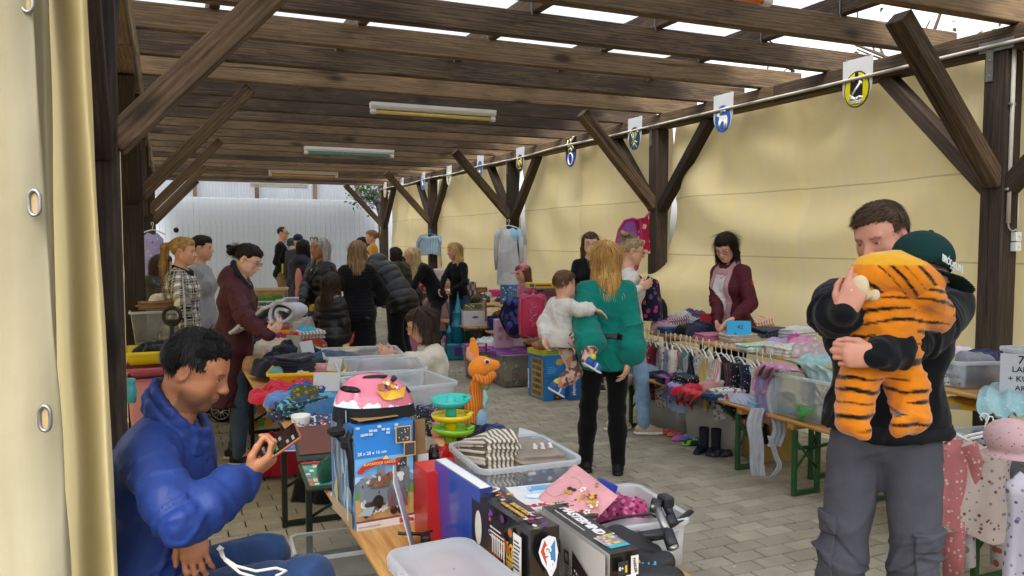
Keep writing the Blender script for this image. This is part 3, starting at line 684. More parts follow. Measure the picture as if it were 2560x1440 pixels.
# ================================================================ soft shapes: blended solids turned into one skin
class Soft:
 def __init__(s,k=.02):s.ops=[];s.k=k
 def cone(s,a,ra,b,rb,k=None,sub=False,flat=None):
  s.ops.append(('c',np.array(a,float),ra,np.array(b,float),rb,s.k if k is None else k,sub,flat));return s
 def chain(s,pts,rs,k=None,flat=None):
  for i in range(len(pts)-1):s.cone(pts[i],rs[i],pts[i+1],rs[i+1],k,False,flat)
  return s
 def ell(s,c,r,A=None,k=None,sub=False):
  s.ops.append(('e',np.array(c,float),np.array(r,float),np.eye(3)if A is None else np.array(A,float),s.k if k is None else k,sub));return s
 def cut(s,p,n):s.ops.append(('h',np.array(p,float),np.array(n,float)/np.linalg.norm(n)));return s
 def mesh(s,res):
  lo,hi=np.full(3,1e9),np.full(3,-1e9)
  for o in s.ops:
   if o[0]=='c' and not o[6]:
    for p,r in((o[1],o[2]),(o[3],o[4])):lo=np.minimum(lo,p-r);hi=np.maximum(hi,p+r)
   if o[0]=='e' and not o[5]:m=max(o[2]);lo=np.minimum(lo,o[1]-m);hi=np.maximum(hi,o[1]+m)
  lo-=3*res+.02;hi+=3*res+.02
  n=np.ceil((hi-lo)/res).astype(int)+1
  D=np.full(n,.15,np.float32)
  ax=[lo[i]+res*np.arange(n[i])for i in range(3)]
  for o in s.ops:
   if o[0]=='h':
    d=((ax[0]-o[1][0])*o[2][0])[:,None,None]+((ax[1]-o[1][1])*o[2][1])[None,:,None]+((ax[2]-o[1][2])*o[2][2])[None,None,:]
    np.maximum(D,d.astype(np.float32),out=D);continue
   k=o[5]if o[0]=='c' else o[4];sub=o[6]if o[0]=='c' else o[5];mg=max(k,0)+3*res
   if o[0]=='c':
    m=max(o[2],o[4]);b0=np.minimum(o[1]-o[2],o[3]-o[4])-mg;b1=np.maximum(o[1]+o[2],o[3]+o[4])+mg
   else:
    ext=np.abs(o[3]).T@o[2];b0=o[1]-ext-mg;b1=o[1]+ext+mg
   i0=np.clip(np.floor((b0-lo)/res).astype(int),0,n-1);i1=np.clip(np.ceil((b1-lo)/res).astype(int)+1,1,n)
   if np.any(i1<=i0):continue
   sl=tuple(slice(i0[i],i1[i])for i in range(3))
   X=(ax[0][sl[0]][:,None,None]).astype(np.float32);Y=(ax[1][sl[1]][None,:,None]).astype(np.float32);Z=(ax[2][sl[2]][None,None,:]).astype(np.float32)
   if o[0]=='c':
    _,a,ra,b,rb,k,sub,flat=o
    px,py,pz=X-a[0],Y-a[1],Z-a[2];ba=b-a
    if flat is not None:
     fa,ff=flat;q=px*fa[0]+py*fa[1]+pz*fa[2];q=q*(1/ff-1)
     px,py,pz=px+q*fa[0],py+q*fa[1],pz+q*fa[2]
     qq=np.dot(ba,fa)*(1/ff-1);ba=ba+qq*np.array(fa)
    L2=max(ba@ba,1e-12)
    t=np.clip((px*ba[0]+py*ba[1]+pz*ba[2])/L2,0,1)
    d=np.sqrt((px-ba[0]*t)**2+(py-ba[1]*t)**2+(pz-ba[2]*t)**2)-(ra+(rb-ra)*t)
    if flat is not None and ff<1:d=d*(.5+.5*ff)
   else:
    _,c,r,A,k,sub=o
    px,py,pz=X-c[0],Y-c[1],Z-c[2]
    u=[(px*A[i][0]+py*A[i][1]+pz*A[i][2])/r[i]for i in range(3)]
    k0=np.sqrt(u[0]**2+u[1]**2+u[2]**2)
    k1=np.sqrt((u[0]/r[0])**2+(u[1]/r[1])**2+(u[2]/r[2])**2)+1e-9
    d=k0*(k0-1)/k1
   B=D[sl]
   if sub:
    d=-d
    if k>0:h=np.maximum(k-np.abs(B-d),0)/k;B[...]=np.maximum(B,d)+h*h*k*.25
    else:B[...]=np.maximum(B,d)
   else:
    if k>0:h=np.maximum(k-np.abs(B-d),0)/k;B[...]=np.minimum(B,d)-h*h*k*.25
    else:B[...]=np.minimum(B,d)
  return surf(D,lo,res)
def surf(D,lo,res):
 """surface net of the zero level"""
 n=np.array(D.shape);S=D<0
 cn=S[:-1,:-1,:-1].astype(np.uint8)
 for dx in(0,1):
  for dy in(0,1):
   for dz in(0,1):
    if dx+dy+dz:cn=cn+S[dx:n[0]-1+dx,dy:n[1]-1+dy,dz:n[2]-1+dz]
 act=np.argwhere((cn>0)&(cn<8))
 idx=np.full(n-1,-1,np.int64);idx[act[:,0],act[:,1],act[:,2]]=np.arange(len(act))
 acc=np.zeros((len(act),3));cnt=np.zeros(len(act))
 cor=[(0,0,0),(1,0,0),(0,1,0),(1,1,0),(0,0,1),(1,0,1),(0,1,1),(1,1,1)]
 val=[D[act[:,0]+c[0],act[:,1]+c[1],act[:,2]+c[2]]for c in cor]
 for a,b in((0,1),(2,3),(4,5),(6,7),(0,2),(1,3),(4,6),(5,7),(0,4),(1,5),(2,6),(3,7)):
  m=(val[a]<0)!=(val[b]<0);t=val[a]/(val[a]-val[b]+1e-12)
  t=np.where(m,t,0)[:,None]
  acc+=np.where(m[:,None],np.array(cor[a])*(1-t)+np.array(cor[b])*t,0);cnt+=m
 V=lo+res*(act+acc/np.maximum(cnt,1)[:,None])
 F=[]
 for axn in range(3):
  o1,o2=(axn+1)%3,(axn+2)%3
  s0=[slice(None)]*3;s1=[slice(None)]*3;s0[axn]=slice(0,-1);s1[axn]=slice(1,None)
  s0[o1]=s1[o1]=slice(1,-1);s0[o2]=s1[o2]=slice(1,-1)
  A,B=S[tuple(s0)],S[tuple(s1)]
  e=np.argwhere(A!=B);
  if not len(e):continue
  flip=A[e[:,0],e[:,1],e[:,2]]
  e=e.copy();e[:,o1]+=1;e[:,o2]+=1
  def at_(d1,d2):
   q=e.copy();q[:,o1]+=d1;q[:,o2]+=d2
   return idx[q[:,0],q[:,1],q[:,2]]
  q=np.stack([at_(-1,-1),at_(0,-1),at_(0,0),at_(-1,0)],1)
  q[~flip]=q[~flip][:,::-1]
  F.append(q)
 F=np.concatenate(F);F=F[(F>=0).all(1)]
 return V,F
def normals(V,F):
 a,b=V[F[:,2]]-V[F[:,0]],V[F[:,3]]-V[F[:,1]]
 fn=np.cross(a,b);Nn=np.zeros_like(V)
 for i in range(4):np.add.at(Nn,F[:,i],fn)
 return Nn/(np.linalg.norm(Nn,axis=1)[:,None]+1e-12)
def relax(V,F,it=1,a=.5):
 e=np.concatenate([F[:,[0,1]],F[:,[1,2]],F[:,[2,3]],F[:,[3,0]]])
 for _ in range(it):
  s_=np.zeros_like(V);c=np.zeros(len(V))
  np.add.at(s_,e[:,0],V[e[:,1]]);np.add.at(s_,e[:,1],V[e[:,0]]);np.add.at(c,e[:,0],1);np.add.at(c,e[:,1],1)
  V=V*(1-a)+a*s_/np.maximum(c,1)[:,None]
 return V
_lat=np.random.RandomState(4).rand(32,32,32).astype(np.float32)
def vnoise(P,sc=1.0,seed=0):
 Q=P*sc+np.array([seed*7.13,seed*3.71,seed*5.37]);i=np.floor(Q).astype(int);f=Q-i;f=f*f*(3-2*f)
 r=0
 for dx in(0,1):
  for dy in(0,1):
   for dz in(0,1):
    wgt=(f[:,0]if dx else 1-f[:,0])*(f[:,1]if dy else 1-f[:,1])*(f[:,2]if dz else 1-f[:,2])
    r=r+wgt*_lat[(i[:,0]+dx)%32,(i[:,1]+dy)%32,(i[:,2]+dz)%32]
 return r*2-1
def ridge(P,sc,seed):return 1-2*np.abs(vnoise(P,sc,seed))**.8
A3=lambda M:np.array(M.to_3x3())
def mp(M,p):return np.array(M@Vector(p))
M_SKIN=vcol_mat('skin',.48,.35,.12,.12,240)
M_HAIR=vcol_mat('hair',.55,.22,0,.35,260)
M_VC=vcol_mat('dyed_fabric',.88,.15,0,.5,60,sheen=.12)
M_SHOE=vcol_mat('shoe_material',.6,.3,0,.2,90)
M_EYE=mat('eye_white','#d8d4ce',.15,0);M_IRIS=mat('iris_dark','#2a1c14',.12,0)
SKIN={'fair':('#d8a48a','#c07a6a'),'pale':('#e0b49c','#c8857a'),'tan':('#a8704f','#8f5648'),'rosy':('#cf937b','#b56c60')}
def head_ops(S,H,hs,q,sex):
 """face and skull in head space; q = fine detail wanted"""
 T=lambda*p:mp(H,Vector(p)*hs);A=A3(H).T/1.0
 A=np.array(H.to_3x3().normalized()).T
 E=lambda c,r,k=.02,sub=False:S.ell(T(*c),np.array(r)*hs,A,k*hs,sub)
 C=lambda a,ra,b,rb,k=.02,sub=False:S.cone(T(*a),ra*hs,T(*b),rb*hs,k*hs,sub)
 m=1.0 if sex=='m' else.94
 E((0,-.014,.033),(.0755,.093,.084));E((0,.03,-.03),(.060*m+.003,.062,.082),.03)
 E((0,.045,.035),(.062,.045,.06),.03)
 for s in(-1,1):
  C((s*.060*m,-.004,-.045),.018,(s*.022*m,.058,-.096),.015*m,.025)
  E((s*.040,.058,-.022),(.024,.022,.022),.022)
  E((s*.045,.040,-.055),(.02,.03,.03),.025)
 E((0,.066,-.100),(.022*m,.018,.017),.022)
 if q:
  C((-.036,.079,.022),.0125*m,(.036,.079,.022),.0125*m,.016)
  for s in(-1,1):E((s*.032,.095,.002),(.0165,.014,.0105),.012,True)
  for s in(-1,1):E((s*.032,.0745,.002),(.0155,.0135,.0125),.004)
  C((0,.086,.016),.009,(0,.1075,-.028),.0125,.012);E((0,.111,-.031),(.012,.011,.0105),.008)
  for s in(-1,1):E((s*.0125,.101,-.035),(.0085,.0105,.008),.006)
  E((0,.0885,-.059),(.026,.013,.010),.010);E((0,.087,-.073),(.022,.0125,.008),.008)
  C((-.022,.1015,-.0655),.0028,(.022,.1015,-.0655),.0028,.004,True)
  for s in(-1,1):C((s*.022,.094,-.0655),.003,(s*.026,.088,-.068),.003,.006,True)
  E((0,.098,-.083),(.018,.007,.005),.008,True)
 else:
  C((0,.083,.015),.009,(0,.108,-.030),.0145,.014)
  E((0,.089,-.066),(.024,.011,.014),.012)
  for s in(-1,1):E((s*.032,.094,.003),(.017,.013,.012),.012,True)
 for s in(-1,1):
  c=(s*.0775,-.012,-.004)
  Re=Matrix.Rotation(R(-14),3,'X')@Matrix.Rotation(R(s*-20),3,'Z')
  Ae=np.array((H.to_3x3().normalized()@Re)).T
  S.ell(T(*c),np.array((.0095,.020,.032))*hs,Ae,.008*hs)
  if q:S.ell(T(s*.0865,-.006,.0),np.array((.006,.011,.019))*hs,Ae,.006*hs,True)
def head_tint(V,H,hs,base,lip,sex,stubble=0,brow='#2a1d15'):
 """skin colour varied by place on the face: lips, cheeks, brows, beard"""
 L=(np.array(H.inverted().to_3x3())@(V-np.array(H.translation)).T).T/hs
 col=np.tile(np.array(lin(base)),(len(V),1));lp=np.array(lin(lip));br=np.array(lin(brow))
 def blob(c,r,tgt,amt):
  d=np.sqrt((((L-np.array(c))/np.array(r))**2).sum(1));w_=np.clip(1.5-d*1.5,0,1)*amt
  col[:]=col*(1-w_[:,None])+np.array(tgt)*w_[:,None]
 for s in(-1,1):
  blob((s*.042,.065,-.03),(.03,.05,.03),lp,.35);blob((s*.08,0,0),(.012,.03,.03),lp,.35)
 blob((0,.11,-.032),(.018,.018,.014),lp,.3)
 if stubble:
  st=np.array(lin('#4a382c'))
  m_=(L[:,2]<-.043)&(L[:,2]>-.125)&(L[:,1]>-.005)&(np.abs(L[:,0])<.09)
  a=stubble*np.clip((-.035-L[:,2])/.03,0,1)*m_;col[:]=col*(1-a[:,None])+st*a[:,None]
 blob((0,.1,-.066),(.027,.02,.0125),np.array(lin(lip))*(.8 if sex=='m' else.75)+np.array((.03,0,0)),.8)
 for s in(-1,1):
  for k in range(4):blob((s*(.018+.0095*k),.09-.003*k,.0195+.002*(k if k<3 else 1)),(.0095,.02,.0048),br,.85)
  blob((s*.032,.088,.0055),(.017,.012,.003),br,.8)
 return col
def hand_ops(S,Wp,d,nrm,side,curl=.3,sc=1.0,spread=1.0,thumb=0.0):
 d=Vector(d).normalized();n=Vector(nrm);n=(n-d*n.dot(d)).normalized();t=d.cross(n)*side;Wp=Vector(Wp)
 k=.006*sc
 off=(.030,.0105,-.0095,-.028);base=(.086,.091,.087,.077);ln=((.042,.026,.021),(.047,.030,.023),(.043,.028,.022),(.034,.020,.019));rad=(.0092,.0094,.0090,.0080)
 for i in range(4):
  kn=Wp+d*base[i]*sc+t*off[i]*sc*(.8+.2*spread)
  S.cone(Wp+t*off[i]*.65*sc+d*.008*sc,.0145*sc,kn,.0118*sc,.013*sc)
  p=kn;a=0;fs=(i-1.5)*-.05*spread
  for j in range(3):
   a+=R((58,70,42)[j])*(curl if not isinstance(curl,(list,tuple))else curl[i])
   dr=(d*math.cos(a)+n*math.sin(a)+t*fs*math.cos(a)).normalized()
   q=p+dr*ln[i][j]*sc;S.cone(p,rad[i]*(1-.08*j)*sc,q,rad[i]*(.94-.1*j)*sc,k);p=q
 b=Wp+d*.018*sc+t*.020*sc;j1=b+(d*.62+t*(.62-.3*thumb)+n*(.3+.4*thumb)).normalized()*.046*sc
 j2=j1+(d*.85+t*(.35-.5*thumb)+n*(.2+.4*thumb)).normalized()*.033*sc;j3=j2+(d*.95+t*(.1-.5*thumb)+n*(.15+.5*thumb)).normalized()*.026*sc
 S.cone(b,.016*sc,j1,.0125*sc,.012*sc);S.cone(j1,.0115*sc,j2,.0105*sc,k);S.cone(j2,.0105*sc,j3,.008*sc,k)
 S.ell(Wp+d*.045*sc-n*.0*sc,np.array((.036,.05,.017))*sc,np.array([t,d,n]),.012*sc)
def ik(a,c,l1,l2,hint):
 a,c,hint=Vector(a),Vector(c),Vector(hint);v=c-a;L=v.length
 if L>(l1+l2)*.995:c=a+v*((l1+l2)*.995/L);v=c-a;L=v.length
 x=(l1*l1-l2*l2+L*L)/(2*L);h=math.sqrt(max(0,l1*l1-x*x));u=v/L
 p=hint-a;p=p-u*p.dot(u)
 if p.length<1e-4:p=Vector((0,-1,0))
 return a+u*x+p.normalized()*h,c
def ribbons(seeds,nrm,flow,steps,seg,wd,rs,base,jit=.25,lift=.25,grav=0.0,var=.35):
 """tapered strands of hair from points along a flow; returns V, F, col"""
 n=len(seeds);P=seeds.copy();V=np.zeros((n,steps+1,2,3));d=None
 jv=rs.normal(0,jit,(n,3));wv=wd*(.6+.8*rs.rand(n))
 for k in range(steps+1):
  f=flow(P);dn=(f*nrm).sum(1)[:,None];f=f-nrm*np.where(dn>0,dn,0)*(1-.6*k/steps)
  if d is None:d=f+nrm*lift+jv
  else:d=d*.55+(f+jv)*.45
  d[:,2]-=grav*k/steps
  d=d/(np.linalg.norm(d,axis=1)[:,None]+1e-9)
  sd=np.cross(d,nrm);sd=sd/(np.linalg.norm(sd,axis=1)[:,None]+1e-9)
  w_=wv*(1-.85*(k/steps)**1.5)
  V[:,k,0]=P-sd*w_[:,None]*.5;V[:,k,1]=P+sd*w_[:,None]*.5
  P=P+d*(seg*(.8+.4*rs.rand(n)))[:,None]
 idx=np.arange(n*(steps+1)*2).reshape(n,steps+1,2)
 F=np.stack([idx[:,:-1,0],idx[:,:-1,1],idx[:,1:,1],idx[:,1:,0]],-1).reshape(-1,4)
 c=np.array(lin(base))*(1+var*rs.normal(0,1,(n,1)));c=np.clip(c,.004,.9)
 C=np.repeat(c,(steps+1)*2,axis=0)
 return V.reshape(-1,3),F,C
 # ================================================================ people
def Rx(a):return Matrix.Rotation(R(a),4,'X')
def Ry(a):return Matrix.Rotation(R(a),4,'Y')
def Rz(a):return Matrix.Rotation(R(a),4,'Z')
def Tr(*p):return Matrix.Translation(Vector(p))
class Person:
 """one figure: body in one skin, clothes and hair on top. loc = ground point, face = compass heading of the chest"""
 def __init__(s,label,loc,face,h=1.7,sex='f',lean=0,twist=0,head=(0,0,0),res=.012,seat=None,group=None,hscale=1.0,build=1.0,cat='person',side=0):
  s.label,s.loc,s.face,s.h,s.sex,s.res,s.build=label,Vector((loc[0],loc[1],loc[2]if len(loc)>2 else 0)),face,h,sex,res,build
  s.sc=sc=h/1.75;s.group=group;s.cat=cat
  s.W=Tr(*s.loc)@Rz(-face);s.Wi=s.W.inverted()
  hipz=.95*sc if seat is None else seat
  s.hip=Vector((0,0,hipz));s.seat=seat
  s.Mp=Tr(0,0,hipz)@Ry(side*.4)@Rx(-lean*.35)
  s.Ma=s.Mp@Tr(0,0,.12*sc)@Rx(-lean*.35)@Ry(side*.3)
  s.Mc=s.Ma@Tr(0,0,.17*sc)@Rx(-lean*.3)@Ry(side*.3)@Rz(-twist)
  s.sw=(.168 if sex=='m' else.146)*sc*build
  nb=s.Mc@Vector((0,-.015*sc,.262*sc));s.nb=nb
  hy,hp,hr=head
  Rh=Rz(-hy)@Rx(-hp)@Ry(hr);s.hs=hscale*(.45+.55*sc)*1.0
  up=(s.Mc.to_3x3()@Vector((0,.018,.068)))*sc;up2=(Rh.to_3x3()@Vector((0,.012,.082)))*s.hs
  s.hc=nb+up+up2;s.H=Tr(*s.hc)@Rh
  s.sh={k:s.Mc@Vector((k*s.sw,-.012*sc,.176*sc))for k in(-1,1)}
  s.arm={};s.leg={};s.hand={}
  for k in(-1,1):
   s.setarm(k,local=(k*(s.sw+.05),.06*sc,hipz-.10*sc))
   hj=s.Mp@Vector((k*.088*sc,0,-.015*sc));s.leg[k]=(hj,hj+Vector((k*.012,.03,-.43))*sc,Vector((k*.11*sc,-.02*sc,.085*sc)))
   if seat is not None:s.leg[k]=(hj,hj+Vector((k*.06,.42*sc,.02)),hj+Vector((k*.06,.40*sc,.02-.42*sc)))
 def loc_of(s,wp):return s.Wi@Vector(wp)
 def setarm(s,k,world=None,local=None,hint=None,hinth=None,curl=.35,n=None,hd=None,spread=1.0,thumb=0,hsc=1.0):
  """k=1 the figure's right arm; target of the wrist, hint for the elbow"""
  t=s.loc_of(world)if world is not None else Vector(local)
  hi=s.loc_of(hinth)if hinth is not None else Vector(hint)if hint is not None else s.sh[k]+Vector((k*.25,-.25,-.3))
  e,w_=ik(s.sh[k],t,.292*s.sc,.252*s.sc,hi)
  s.arm[k]=(s.sh[k],e,w_)
  d=(w_-e).normalized()if hd is None else(s.Wi.to_3x3()@Vector(hd)).normalized()
  nn=Vector((-k,0,0))if n is None else(s.Wi.to_3x3()@Vector(n))
  if abs(d.dot(nn.normalized()))>.95:nn=Vector((0,1,0))
  s.hand[k]=(w_,d,nn,curl,spread,thumb,hsc)
 def setleg(s,k,knee=None,ankle=None):
  hj=s.leg[k][0]
  kn=s.loc_of(knee)if knee is not None else s.leg[k][1]
  an=s.loc_of(ankle)if ankle is not None else s.leg[k][2]
  s.leg[k]=(hj,kn,an)
 def stand(s,a,b):
  """ankle places (x, y) of right and left foot"""
  for k,p in((1,a),(-1,b)):
   hj=s.leg[k][0];an=Vector((p[0],p[1],.085*s.sc))
   kn,an2=ik(hj,an,.43*s.sc,.425*s.sc,hj+Vector((k*.05,.6,-.3)));s.leg[k]=(hj,kn,an)
 def body(s,skin='fair',stubble=0,brow='#2a1d15',detail=None):
  sc=s.sc;q=s.res<.013 if detail is None else detail
  S=Soft(.02);b=s.build
  head_ops(S,s.H,s.hs,q,s.sex)
  nk=.054 if s.sex=='m' else.046
  S.cone(s.H@(Vector((0,-.022,-.045))*s.hs),nk*s.hs,s.nb,nk*1.12*sc,.03)
  S.cone(s.nb,nk*1.1*sc,s.Mc@Vector((0,-.01*sc,.17*sc)),.06*sc,.04)
  P=lambda M,x,y,z:mp(M,(x*sc,y*sc,z*sc))
  for k in(-1,1):S.cone(s.Mc@Vector((k*.03*sc,-.012*sc,.20*sc)),.048*sc,s.sh[k],.045*sc,.04)
  S.ell(P(s.Mc,0,.0,.06),np.array((.135,.092,.17))*sc,A3(s.Mc).T,.05);S.ell(P(s.Ma,0,.0,.03),np.array((.115,.085,.15))*sc,A3(s.Ma).T,.05);S.ell(P(s.Mp,0,0,-.01),np.array((.14,.10,.1))*sc,A3(s.Mp).T,.05)
  for k in(-1,1):
   a,e,w_=s.arm[k]
   S.cone(a,.034*sc,e,.028*sc,.03);S.cone(e,.029*sc,w_,.024*sc,.02)
   ww,d,nn,cu,spd,th,hsc=s.hand[k];hand_ops(S,ww,d,nn,k,cu,sc*hsc if sc>.8 else(.55+.45*sc)*hsc*.9,spd,th)
   a,e,w_=s.leg[k];S.cone(a,.075*sc,e,.048*sc,.03);S.cone(e,.046*sc,w_,.034*sc,.03)
   S.cone(w_,.034*sc,Vector(w_)+Vector((0,.12,-.05))*sc,.03*sc,.03)
  V,F=S.mesh(s.res);V=relax(V,F,1,.3)
  col=head_tint(V,s.H,s.hs,*SKIN[skin],s.sex,stubble,brow)
  s.o=link('person',mesh_from('person',V,F,M_SKIN,True,None,col),None,s.loc,R(-s.face))
  tag(s.o,s.label,s.cat,s.group)
  return s
 def put(s,name,V,F,m,col=None,smooth=True,label=None):
  o=link(name,mesh_from(name,V,F,m,smooth,None,col),s.o)
  if label:o['label']=label
  return o
 def eyes(s,iris='#2a1c14',look=(0,0)):
  for k in(-1,1):
   c=s.H@(Vector((k*.032,.0772,.0015))*s.hs);r=.0122*s.hs
   M_=Tr(*c)@s.H.to_3x3().to_4x4()@Matrix.Diagonal((1,1,.52,1))@Rz(-look[0])@Rx(-look[1])
   b=MB();b.lathe([(r*math.sin(R(a)),-r*math.cos(R(a)))for a in range(0,181,15)],14,0,M_@Rx(-90))
   for i,f in enumerate(b.f):
    if i//14>=9:b.m[i]=1
   b.obj('eye',[M_EYE,mat('iris_'+iris[1:],iris,.12,0)],s.o)
   # ---- clothes
 def along(s,V):
  """for each point: nearest limb, place along it and part of the way (0..1), in metres"""
  best=np.full(len(V),1e9);q=np.zeros(len(V));kind=np.zeros(len(V),int);tt=np.zeros(len(V))
  segs=[]
  for k in(-1,1):
   a,e,w_=s.arm[k];L1=(e-a).length;segs+=[(a,e,0,1),(e,w_,L1,1)]
   a,e,w_=s.leg[k];L1=(e-a).length;segs+=[(a+(e-a)*.25,e,L1*.25,2),(e,w_,L1,2)]
  segs+=[(s.Mp@Vector((0,0,-.3)),s.Ma.translation,0,0),(s.Ma.translation,s.nb,.42*s.sc,0)]
  for a,b,o,kd in segs:
   a,b=np.array(a),np.array(b);ba=b-a;L2=ba@ba
   t=np.clip(((V-a)@ba)/L2,0,1);d=np.linalg.norm(V-a-t[:,None]*ba,axis=1)-(.07 if kd==0 else 0)*s.sc*1.6
   m=d<best;best[m]=d[m];q[m]=o+t[m]*math.sqrt(L2);kind[m]=kd;tt[m]=t[m]
  return kind,q,tt
 def finish(s,S,res,name,m,wr=.006,wsc=9,puff=None,col=None,elbow=1.0,seed=1,pleat=0,rel=1,rib=None):
  V,F=S.mesh(res);V=relax(V,F,rel,.4);Nn=normals(V,F)
  kind,q,tt=s.along(V)
  P1=np.stack([V[:,0]*7+V[:,2]*2.2,V[:,1]*7-V[:,2]*2.2,V[:,2]*2.8],1)*wsc/8.5;P2=np.stack([V[:,2]*9+V[:,0]*3,V[:,0]*3.2,V[:,1]*3.2],1)*wsc/8.5
  crs=lambda n,w_:np.exp(-(n/w_)**2)
  d=wr*(.62*vnoise(P1,1,seed)+.5*crs(vnoise(P1,1.35,seed+3),.13)+.42*crs(vnoise(P2,1.2,seed+6),.12)+.28*vnoise(P2,2.1,seed+4)+.12*vnoise(V,wsc*4,seed+5)-.4)
  Lh=.292*s.sc
  fq=V*3.2+np.stack([q*13/s.sc,q*3,q*2],1);fold=.7*vnoise(fq,1.0,seed+9)+.75*np.exp(-(vnoise(fq,1.3,seed+11)/.16)**2)+.3*vnoise(fq,2.3,seed+2)-.35;nz=0
  if elbow:
   arm=kind==1;e_=np.exp(-((q-Lh)/(.09*s.sc))**2)+.7*np.exp(-((q-Lh*1.75)/(.08*s.sc))**2)+.25
   d+=arm*elbow*wr*1.1*e_*fold
   Lk=.43*s.sc;lg=kind==2;e_=np.exp(-((q-Lk)/(.09*s.sc))**2)+1.0*np.exp(-((q-Lk*1.85)/(.09*s.sc))**2)+.3*np.exp(-((q-.1)/(.09))**2)+.12
   d+=lg*elbow*wr*1.2*e_*fold
  if puff:
   amp,pitch=puff;ph=q/pitch*math.pi;d=d*.6+amp*(np.abs(np.sin(ph))**.55-.6)
  if rib:d+=rib[0]*np.sin(q/rib[1]*2*math.pi)
  V=V+Nn*d[:,None]
  c=None
  if col is not None:c=col(s,V,kind,q,tt)if callable(col)else np.tile(np.array(lin(col)),(len(V),1))
  if c is not None and m is None:m=M_VC
  s.last=(V,F,Nn,kind,q,tt,name)
  return s.put(name,V,F,m,c)
 def patch(s,mask,off,name,m,col=None):
  V,F,Nn=s.last[:3];f=F[mask[F].all(1)]
  if not len(f):return None
  u,inv=np.unique(f,return_inverse=True);f=inv.reshape(f.shape)
  P=V[u]+Nn[u]*off
  e=np.sort(np.concatenate([f[:,[0,1]],f[:,[1,2]],f[:,[2,3]],f[:,[3,0]]]),1)
  raw=np.concatenate([f[:,[0,1]],f[:,[1,2]],f[:,[2,3]],f[:,[3,0]]])
  kk=e[:,0]*10**7+e[:,1];uq,ci,cc=np.unique(kk,return_index=True,return_counts=True);bd=raw[ci[cc==1]]
  n=len(u);sk=np.stack([bd[:,1],bd[:,0],bd[:,0]+n,bd[:,1]+n],1)
  P=np.concatenate([P,V[u]-Nn[u]*.004]);f=np.concatenate([f,sk])
  return s.put(name,P,f,m,None if col is None else np.tile(np.array(lin(col)),(len(P),1)))
 def top(s,name='jacket',m=None,col=None,infl=.02,hem=.05,flare=1.0,sleeve=1.0,puff=None,collar=.0,hood=False,wr=.006,cuff=True,res=None,bal=0,seed=1,belly=0,elbow=1.0,waist=1.0,vneck=0,rib=None,chest=1.0):
  sc,b=s.sc,s.build;res=res or s.res;S=Soft(.03)
  P=lambda M,x,y,z:mp(M,(x*sc,y*sc,z*sc));f_=s.sex=='f'
  cw=(.158 if not f_ else.140)*b*chest;cdp=(.112 if not f_ else.102)*b
  I=infl
  hemz=-hem*1.0
  lw=(.150 if not f_ else.156)*b
  S.cone(P(s.Mp,0,-.005,.06),lw*sc*.95+I,P(s.Mp,0,-.005,hemz/sc-.06),lw*sc*flare+I,.05,flat=(tuple(A3(s.Mp)[:,1]),.74))
  S.ell(P(s.Mp,0,-.012,-.005),np.array(((.160 if not f_ else.168)*b*sc+I,.122*sc+I,.13*sc)),A3(s.Mp).T,.05)
  for k in(-1,1):S.ell(P(s.Mp,k*.06,-.062,-.045),np.array((.088,.08,.09))*sc+I,A3(s.Mp).T,.05)
  s.hem=hem
  S.cut(P(s.Mp,0,0,hemz/sc),-A3(s.Mp)[:,2])
  S.ell(P(s.Ma,0,.005+belly*.3,.02),np.array(((.128 if not f_ else.112)*b*waist*sc+I,(.098*b+belly)*sc+I,.16*sc+I)),A3(s.Ma).T,.06)
  S.ell(P(s.Mc,0,.002,.06),np.array((cw*sc+I,cdp*sc+I,.175*sc+I*.5)),A3(s.Mc).T,.06)
  if f_ and sc>.8:
   for k in(-1,1):S.ell(P(s.Mc,k*.068,.075,.04),np.array((.058,.052,.062))*sc+I*.5,A3(s.Mc).T,.05)
  for k in(-1,1):
   S.cone(s.Mc@Vector((k*.035*sc,-.016*sc,.222*sc)),.036*sc+I*.8,s.sh[k]+(s.Mc.to_3x3()@Vector((-k*.012,0,-.006)))*sc,.042*sc*b+I*.8,.05)
   S.ell(P(s.Mc,k*.085,-.055,.10),np.array((.075,.05,.11))*sc+I*.5,A3(s.Mc).T,.05)
  if collar:
   S.cone(s.nb+(s.Mc.to_3x3()@Vector((0,.0,-.02))),.068*sc+I*.6,s.Mc@Vector((0,.012*sc,(.262+collar)*sc)),.066*sc+I*.6,.02)
  nk=(.056 if not f_ else.050)*s.hs+.006
  S.cone(s.Mc@Vector((0,-.004*sc,.232*sc)),nk*.9,s.Mc@Vector((0,.03*sc,.50*sc)),nk*1.45,.008,True)
  if vneck:S.cone(s.Mc@Vector((0,.13*sc,(.24-vneck)*sc)),.012,s.Mc@Vector((0,.06*sc,.30*sc)),nk*.95,.008,True)
  for k in(-1,1):
   a,e,w_=s.arm[k]
   S.cone(a,.045*sc*b+I*.75,e,.039*sc+I*.85+bal*.4,.035)
   if sleeve>.5:
    t=(sleeve-.5)*2;e2=e+(w_-e)*t*.93
    S.cone(e,.039*sc+I*.85+bal*.5,e+(e2-e)*.72,.034*sc+I*.8+bal,.02);S.cone(e+(e2-e)*.72,.034*sc+I*.8+bal,e2,.029*sc+I*.55,.02)
    if cuff:S.cone(e2,.032*sc+I*.45,e+(w_-e)*min(1,t*1.03),.030*sc+I*.4,.008)
  if hood:
   S.ell(P(s.Mc,0,-.085,.235),np.array((.115,.075,.085))*sc+I*.3,A3(s.Mc).T,.03)
   S.ell(P(s.Mc,0,-.05,.30),np.array((.09,.085,.05))*sc,A3(s.Mc).T,.025)
   S.ell(P(s.Mc,0,-.02,.325),np.array((.068,.075,.055))*sc,A3(s.Mc).T,.015,True)
